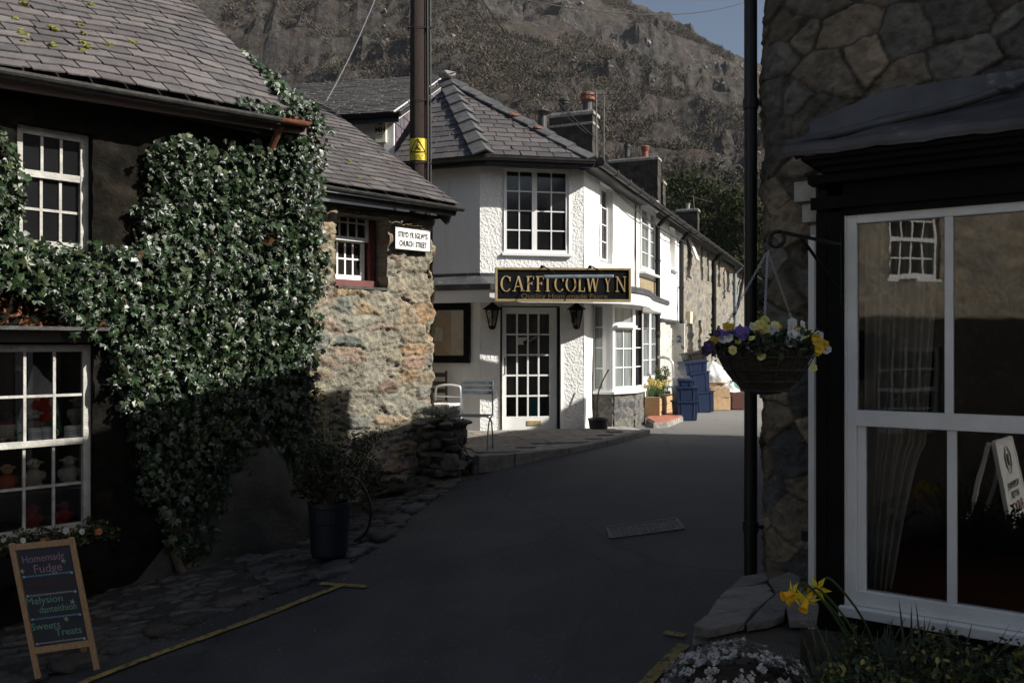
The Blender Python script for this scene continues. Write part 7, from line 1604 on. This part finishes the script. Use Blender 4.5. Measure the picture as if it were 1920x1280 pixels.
scatter('foliage', LEAF_V, LEAF_F, pos, rot_from(rand_dirs(n_, .5), rng.uniform(0,6.28,n_)), rng.uniform(.022,.045,n_), np.array([[.022,.040,.016]])*rng.uniform(.6,1.6,(n_,1)), M['leaf'], pf_); r = random.Random(11)
def fl(x, y, dd=0): return P(x, y, dk-.16+dd)
Yl, Pl, Wt, Vi, Dp = (.68,.45,.02), (.72,.70,.24), (.72,.74,.74), (.17,.12,.46), (.05,.025,.12)
for nm, pts_, c_ in (('yellow_flowers', [(1334,643),(1340,637),(1374,612),(1362,614),(1462,612),(1497,616),(1528,632),(1536,640),(1538,655),(1533,660),(1430,618),(1545,645)], [Yl]),
    ('lemon_flowers', [(1433,600),(1425,608),(1436,614),(1414,626),(1410,634),(1387,640),(1455,608),(1510,624),(1508,660),(1435,674),(1427,670),(1371,655),(1526,690),(1420,612),(1504,630)], [Pl]),
    ('white_flowers', [(1355,635),(1364,632),(1407,612),(1446,617),(1451,622),(1458,630),(1475,636),(1478,644),(1482,612),(1488,606),(1492,618),(1497,632),(1503,608),(1443,645),(1449,650),(1408,648),(1550,657),(1537,630),(1485,625)], [Wt]),
    ('violet_flowers', [(1350,625),(1362,622),(1372,618),(1384,617),(1392,622),(1396,628),(1398,620),(1381,625),(1490,628)], [Vi]), ('purple_flowers', [(1323,655),(1328,650),(1345,627)], [Dp])):
    pansies(pf_, [fl(x+r.uniform(-3,3), y+r.uniform(-2,2), r.uniform(-.06,.06)) for x, y in pts_ for _ in (0,)], .021, c_, r, (-.1,-1,.15), nm)

# ------------------------------------------------------------------ bed in front of the shopfront
bedz = -1.42
mb = MB(); r = random.Random(14)
bed = [P(1300,1215,3.02), P(1400,1082,3.95), P(1520,1060,4.25), WR.pt(WR.s(1700), 0, -.02), WR.pt(WR.s(1920)+.8, 0, -.02), P(2100,1300,2.4), P(1290,1300,2.6)]
root = thing('raised_bed', 'low slate topped planting bed against the shopfront', 'raised bed', (1.6, 3.4, -1.9)); poly_ = [Vector((p.x, p.y, -2.05)) for p in bed]
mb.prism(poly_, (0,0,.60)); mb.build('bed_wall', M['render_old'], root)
bp2 = tri_ccw([(p.x, p.y) for p in bed]); mb = MB()
# raised corner built of slate slabs
cz = -1.10; cp = [P(1286,1200,3.10), P(1352,1125,3.55), P(1412,1082,3.98), P(1500,1078,4.05), P(1500,1215,3.05)]
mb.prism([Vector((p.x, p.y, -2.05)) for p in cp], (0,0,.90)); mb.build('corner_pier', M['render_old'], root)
def slab(mb, pts_px, d0, th, r, z=None):
    ps = [P(x, y, 1) for x, y in pts_px]; zz = cz if z is None else z
    top = [Vector((p.x*zz/p.z, zz/p.z, zz)) for p in ps]; k = r.uniform(.75, 1.3); mb.col = (.115*k,.11*k,.105*k); tx, ty = r.uniform(-.05,.05), r.uniform(-.05,.05); c = sum(top, Vector())/len(top)
    top = [Vector((v.x, v.y, v.z+(v.x-c.x)*tx+(v.y-c.y)*ty)) for v in top]; mb.prism(top, (0,0,-th))
mb = MB(); M['slab'] = mat('riven slate slab', (.75,.75,.76), (1.1,1.1,1.1), .6, 9, .9, 26, attr=True, c3=(.42,.41,.40), s3=14, amt3=(.60,.75))
for pp_ in ([(1366,1101),(1394,1079),(1436,1074),(1440,1086),(1400,1098)], [(1350,1118),(1364,1104),(1438,1091),(1446,1102),(1420,1112)], [(1326,1152),(1345,1121),(1442,1106),(1452,1112),(1424,1136)], [(1300,1170),(1324,1154),(1415,1140),(1396,1164),(1330,1178)], [(1400,1166),(1428,1138),(1458,1112),(1480,1120),(1470,1150),(1440,1160)], [(1440,1086),(1480,1072),(1500,1080),(1490,1100),(1452,1104)], [(1468,1112),(1500,1098),(1535,1130),(1530,1160),(1480,1162)]): slab(mb, pp_, 0, .035, r)
mb.build('coping_slates', M['slab'], root, bevel=.004); mb = MB()
for k in range(5):
    z = cz-.05-k*.16
    for pp_ in ([(1300,1172),(1324,1155),(1390,1150),(1396,1190),(1300,1205)],): slab(mb, [(x+r.uniform(-3,3), y+k*50) for x, y in pp_], 0, .10, r, z)
mb.build('side_slates', M['slab'], root, bevel=.006)
mb = MB(); mb.prism([Vector((x_*1, y_, bedz)) for x_, y_ in bp2], (0,0,.02)); mb.build('soil', M['soil'], root)
# mound of white shells
mb = MB(); r = random.Random(5)
mb.blob(P(1385,1262,2.86)+Vector((0,0,-.13)), .19, 3, .05, (1.0,1.0,.80), 4); mb.build('shell_mound_core', M['soil'], root); mb = MB(); cm = P(1385,1262,2.86)+Vector((0,0,-.13)); 
for i in range(1500):
    d = rand_dirs(1, .3)[0]; 
    if d[2] < -.3 or d[1] > .75: continue
    
    if float(fbm(d[0]*5+3, d[1]*5+d[2]*4, 3, 9)) < .40: continue
    k_ = .95+.25*float(fbm(d[0]*3, d[2]*3+d[1]*2, 2, 4)); p_ = Vector((cm.x+d[0]*.25*k_, cm.y+d[1]*.25*k_, cm.z+d[2]*.20*k_)); s_ = r.uniform(.007, .017); b0 = len(mb.v); 
    for q_ in range(4):   # each blossom head is a few cupped petals
        if r.random() < .25: continue
        a_ = q_*1.57+r.uniform(-.5,.5); t_ = Vector((math.cos(a_), math.sin(a_), 0)); dd_ = Vector(d); t_ = (t_-dd_*t_.dot(dd_)).normalized(); u_ = dd_.cross(t_); k_ = s_*r.uniform(.9,1.5); mb.add([p_-t_*k_*.1, p_+t_*k_*.6+u_*k_*.55+dd_*k_*.35, p_+t_*k_*1.1+dd_*k_*r.uniform(.2,.9), p_+t_*k_*.6-u_*k_*.55+dd_*k_*.35], [(0,1,2,3)])
o = recenter(mb.build('white_blossom', M['shell'])); tag(o, 'mound of small dull white blossom on the bed corner beside the slates', 'flowers', kind='stuff')
bushy('cushion_plant', 'brown stemmed cushion plant under the white blossom at the bed corner', 'plant', cm+Vector((0,0,-.1)), [(math.cos(a)*.12, math.sin(a)*.12, .07, .14) for a in np.linspace(0,6,9)]+[(0,0,.15,.14)], 2600, .022, [(.05,.035,.022),(.03,.035,.015),(.07,.04,.03)], stems=False)
mb = MB()
# daffodils
root = thing('daffodils', 'bright yellow daffodils leaning out in front of the shopfront', 'daffodils', P(1600,1270,2.9)); mbs = MB()
for (x, y, d_, dr_) in ((1488,1112,3.0,(-1,-.25,-.12)), (1512,1123,2.95,(-.45,-.6,-.65)), (1534,1103,3.05,(-.75,-.6,-.05)), (1496,1118,3.1,(-.7,.2,-.5))):
    mbp = MB(); c = P(x, y, d_); daff(mbp, mbp, c, dr_, .050, random.Random(x)); mbp.build('flower', M['petal'], root); b_ = Vector((c.x+.28, c.y+.05, bedz)); mbs.col = (.04,.08,.02); mbs.tube(crom([b_, b_.lerp(c, .5)+Vector((.06,0,.10)), c+Vector((.05,0,.03)), c-Vector(dr_).normalized()*.012], 5), .0045, 5)
mbs.build('stems', M['leaf'], root)
# leaf blades
def at_bed(x, d_): p = P(x, 900, d_); return Vector((p.x, p.y, bedz))
lf = [(.020,.035,.014),(.028,.045,.018),(.035,.05,.022)]
for x, d_, n, l0, l1, lab in ((1580,3.25,90,.25,.46,'clump of dark daffodil leaves at the left foot of the shop window'),(1660,3.05,90,.28,.50,'clump of dark strap leaves below the left shop pane'),(1735,3.10,80,.28,.55,'tall dark strap leaves rising before the lower mullion'),(1530,2.85,110,.25,.45,'arching dark grass tuft right of the white shells'),(1610,2.70,120,.25,.46,'dark grassy tuft at the bottom edge below the daffodils')):
    b_ = at_bed(x, d_); blades('strap_leaves', lab, 'plant', b_, n, l0, l1, 1.7, lf, .015, .5, rad=.18)
for x, d_, rx, lab in ((1800,2.75,.42,'dark evergreen shrub with yellow edged leaves in the bottom right corner'),(1690,2.65,.30,'low yellow edged shrub at the bottom edge right of the grass tuft'),(1930,2.7,.3,'yellow edged shrub cut by the right edge of the picture')):
    b_ = at_bed(x, d_); bushy('variegated_shrub', lab, 'shrub', b_, [(random.uniform(-rx,rx)*.8, random.uniform(-.25,.25), random.uniform(.04,.38), .10) for _ in range(34)], 6500 if rx > .35 else 4000, .026, [(.018,.035,.012)]*3+[(.03,.05,.016)]*2+[(.20,.18,.04)])

# ================================================================== behind the camera and up the right side (seen in reflections, casting shade)
nb = thing('terrace_block', 'set back stone houses hidden behind the corner shop', 'house', (8, 10, GF)); Pn = [Vector(v) for v in ((4.57,8.03,0),(7.3,12.35,0),(13,10.2,0),(9.5,5.2,0))]
WN = wall_thru(tuple(Pn[0])[:2], tuple(Pn[1])[:2]); 
mb = MB(); mb.prism([Vector((v.x, v.y, -1.9)) for v in Pn], (0,0,5.45)); mb.build('wall', M['render_old'], nb)
mb = MB(); mb.col = (.1,.09,.09); c = sum(Pn, Vector())/4; ring = [Vector((v.x+(v.x-c.x)*.03, v.y+(v.y-c.y)*.03, 3.56)) for v in Pn]; mb.add(ring+[Vector((c.x, c.y, 4.9))], [(0,1,4),(1,2,4),(2,3,4),(3,0,4),(3,2,1,0)]); mb.build('roof', M['slate'], nb)
# unseen tall house added behind the camera to keep the foreground in shade
bh = thing('shade_house', 'unseen tall stone house added behind the viewpoint to shade the foreground', 'house', (4, -7, -2.4)); Pb = [Vector(v) for v in ((1.6,-4.2,0),(6.5,-4.6,0),(7,-10,0),(2.0,-10,0))]
mb = MB(); mb.prism([Vector((v.x, v.y, -2.7)) for v in Pb], (0,0,8.0)); mb.build('wall', M['render_old'], bh)
mb = MB(); mb.col = (.1,.09,.09); c = sum(Pb, Vector())/4; ring = [Vector((c.x+(v.x-c.x)*1.06, c.y+(v.y-c.y)*1.06, 5.28)) for v in Pb]; mb.add(ring+[Vector((c.x, c.y, 7.0))], [(0,1,4),(1,2,4),(2,3,4),(3,0,4),(3,2,1,0)]); mb.build('roof', M['slate'], bh)
# building across the way, behind and left of the camera
WO = wall_thru((-4.7, -8.5), (-5.3, .6)); so0 = Vector((-4.7,-8.5,0)).dot(WO.dir); so1 = Vector((-5.3,.6,0)).dot(WO.dir)
op = thing('opposite_house', 'cream rendered house with small paned white windows, seen only reflected in the shop glass', 'house', WO.pt((so0+so1)/2, -2.4, -2))
def sO(y): return so0+(y+8.5)/9.1*(so1-so0)
ho = [(sO(-3.9), sO(-2.9), 1.05, 2.3), (sO(-3.9), sO(-2.7), -1.3, .0), (sO(-7.0), sO(-6.0), 1.05, 2.3)]
V, f, C = wallgrid(WO, so0, so1, -2.7, 3.2, ho, .08, stones(so0, so1, -3, 4, .4, .2, [(.40,.34,.26),(.34,.30,.24),(.44,.36,.26)], (.36,.33,.27), .02, .02, 51), .15); bulk('wall', V, f, M['rubble'], op, C, smooth=True)
for h_ in ho: window(WO, *h_, -.05, 4, [2, 2], op, M['white'], M['darkglass'], fw=.07, bw=.03, sash=.5, sill=True)
mb = MB(); mb.prism([WO.pt(so0, 3.2, .3), WO.pt(so1, 3.2, .3), WO.pt(so1, 5.2, -3.2), WO.pt(so0, 5.2, -3.2)], (0,0,-.06)); mb.col = (.1,.09,.09); mb.build('roof', M['slate'], op)
mb = MB(); mb.wbox(WO, so0, so1, -2.7, 3.2, -.5, -.4); mb.build('inner_wall', M['roomdark'], op)
# hedge below that house
hb = Vector((-3.6, -3.2, gz(-3.6,-3.2))); bushy('hedge', 'clipped dark hedge reflected in the lower shop panes', 'hedge', hb, [(random.uniform(-.4,.4), a, random.uniform(.1,1.0), .25) for a in np.linspace(-2.6,1.6,46)], 7000, .05, [(.02,.035,.012),(.03,.05,.018)], stems=False)
# white A-board
mb = MB(); mb.prism([Vector((x_, y_, -2.5)) for x_, y_ in ((-.9,.2),(.9,.2),(.9,1.5),(-.9,1.5))], (0,0,.70)); struct(mb.build('pavement', M['cement']))
ab_ = Vector((-.10, .95, -1.795)); root = thing('fudge_sign', 'white plastic A-board lettered HOMEMADE BUTTER FUDGE, mirrored in the shop window', 'A-board', ab_)
nd = Vector((.89, -.45, 0)).normalized(); xd = Vector((nd.y, -nd.x, 0)); xd = -xd; lean = (Vector((0,0,1))-nd*.20).normalized(); H_ = 1.04; w_ = .33; bz = ab_+nd*.22
mb = MB(); mb.bar(bz-xd*w_, bz-xd*w_+lean*H_, .03, .03, up=nd); mb.bar(bz+xd*w_, bz+xd*w_+lean*H_, .03, .03, up=nd); mb.bar(bz-xd*w_+lean*H_, bz+xd*w_+lean*H_, .03, .03, up=nd); mb.bar(bz-xd*w_+lean*.16, bz+xd*w_+lean*.16, .03, .03, up=nd); lb = ab_-nd*.26; lt = bz+lean*H_; mb.bar(lb-xd*w_, lt-xd*w_-nd*.03, .03, .03, up=nd); mb.bar(lb+xd*w_, lt+xd*w_-nd*.03, .03, .03, up=nd); mb.bar(lb-xd*w_+Vector((0,0,.15)), lb+xd*w_+Vector((0,0,.15)), .03, .03); mb.build('frame', M['upvc'], root)
mb = MB(); c = bz+lean*(H_*.57); mb.box(c, xd*(w_-.012), lean*(H_*.41), nd*.006); mb.build('panel', M['signwhite'], root)
for s_, y, sz, m in (('HOMEMADE', .615, .078, 'inkblack'), ('BUTTER', .535, .078, 'inkblack'), ('FUDGE', .42, .12, 'redpaint'), ('TAKEAWAY', .335, .07, 'inkblack'), ('DRINKS &', .26, .07, 'inkblack'), ('BAKING', .185, .07, 'redpaint')):
    text(s_, sz, bz+lean*(.04+y*1.0)+nd*.009, xd, lean, M[m], root, .001)
mb = MB(); cc = bz+lean*(H_*.845)+nd*.009
for rr_ in (.11, .085): mb.tube([cc+(xd*math.cos(t)+lean*math.sin(t))*rr_ for t in np.linspace(0, 6.283, 29)[:-1]], .003, 4, closed=True)
mb.prism([cc+xd*a+lean*b for a, b in ((-.03,-.05),(.03,-.05),(.045,.0),(.02,.05),(-.02,.05),(-.045,.0))], nd*.001); mb.build('emblem', M['inkblack'], root)

# ------------------------------------------------------------------ thin valley haze
hz_m = bpy.data.materials.new('valley haze'); hz_m.use_nodes = True; N = hz_m.node_tree.nodes; L = hz_m.node_tree.links; N.clear(); o_ = N.new('ShaderNodeOutputMaterial'); v_ = N.new('ShaderNodeVolumePrincipled'); v_.inputs['Color'].default_value = (.80,.86,.95,1); v_.inputs['Density'].default_value = .00009; L.new(v_.outputs[0], o_.inputs['Volume'])
mb = MB(); mb.box((0, 300, 213), (1300, 0, 0), (0, 1600, 0), (0, 0, 217)); hz_o = mb.build('haze', hz_m); hz_o['kind'] = 'stuff'; hz_o['label'] = 'thin pale air haze filling the valley'
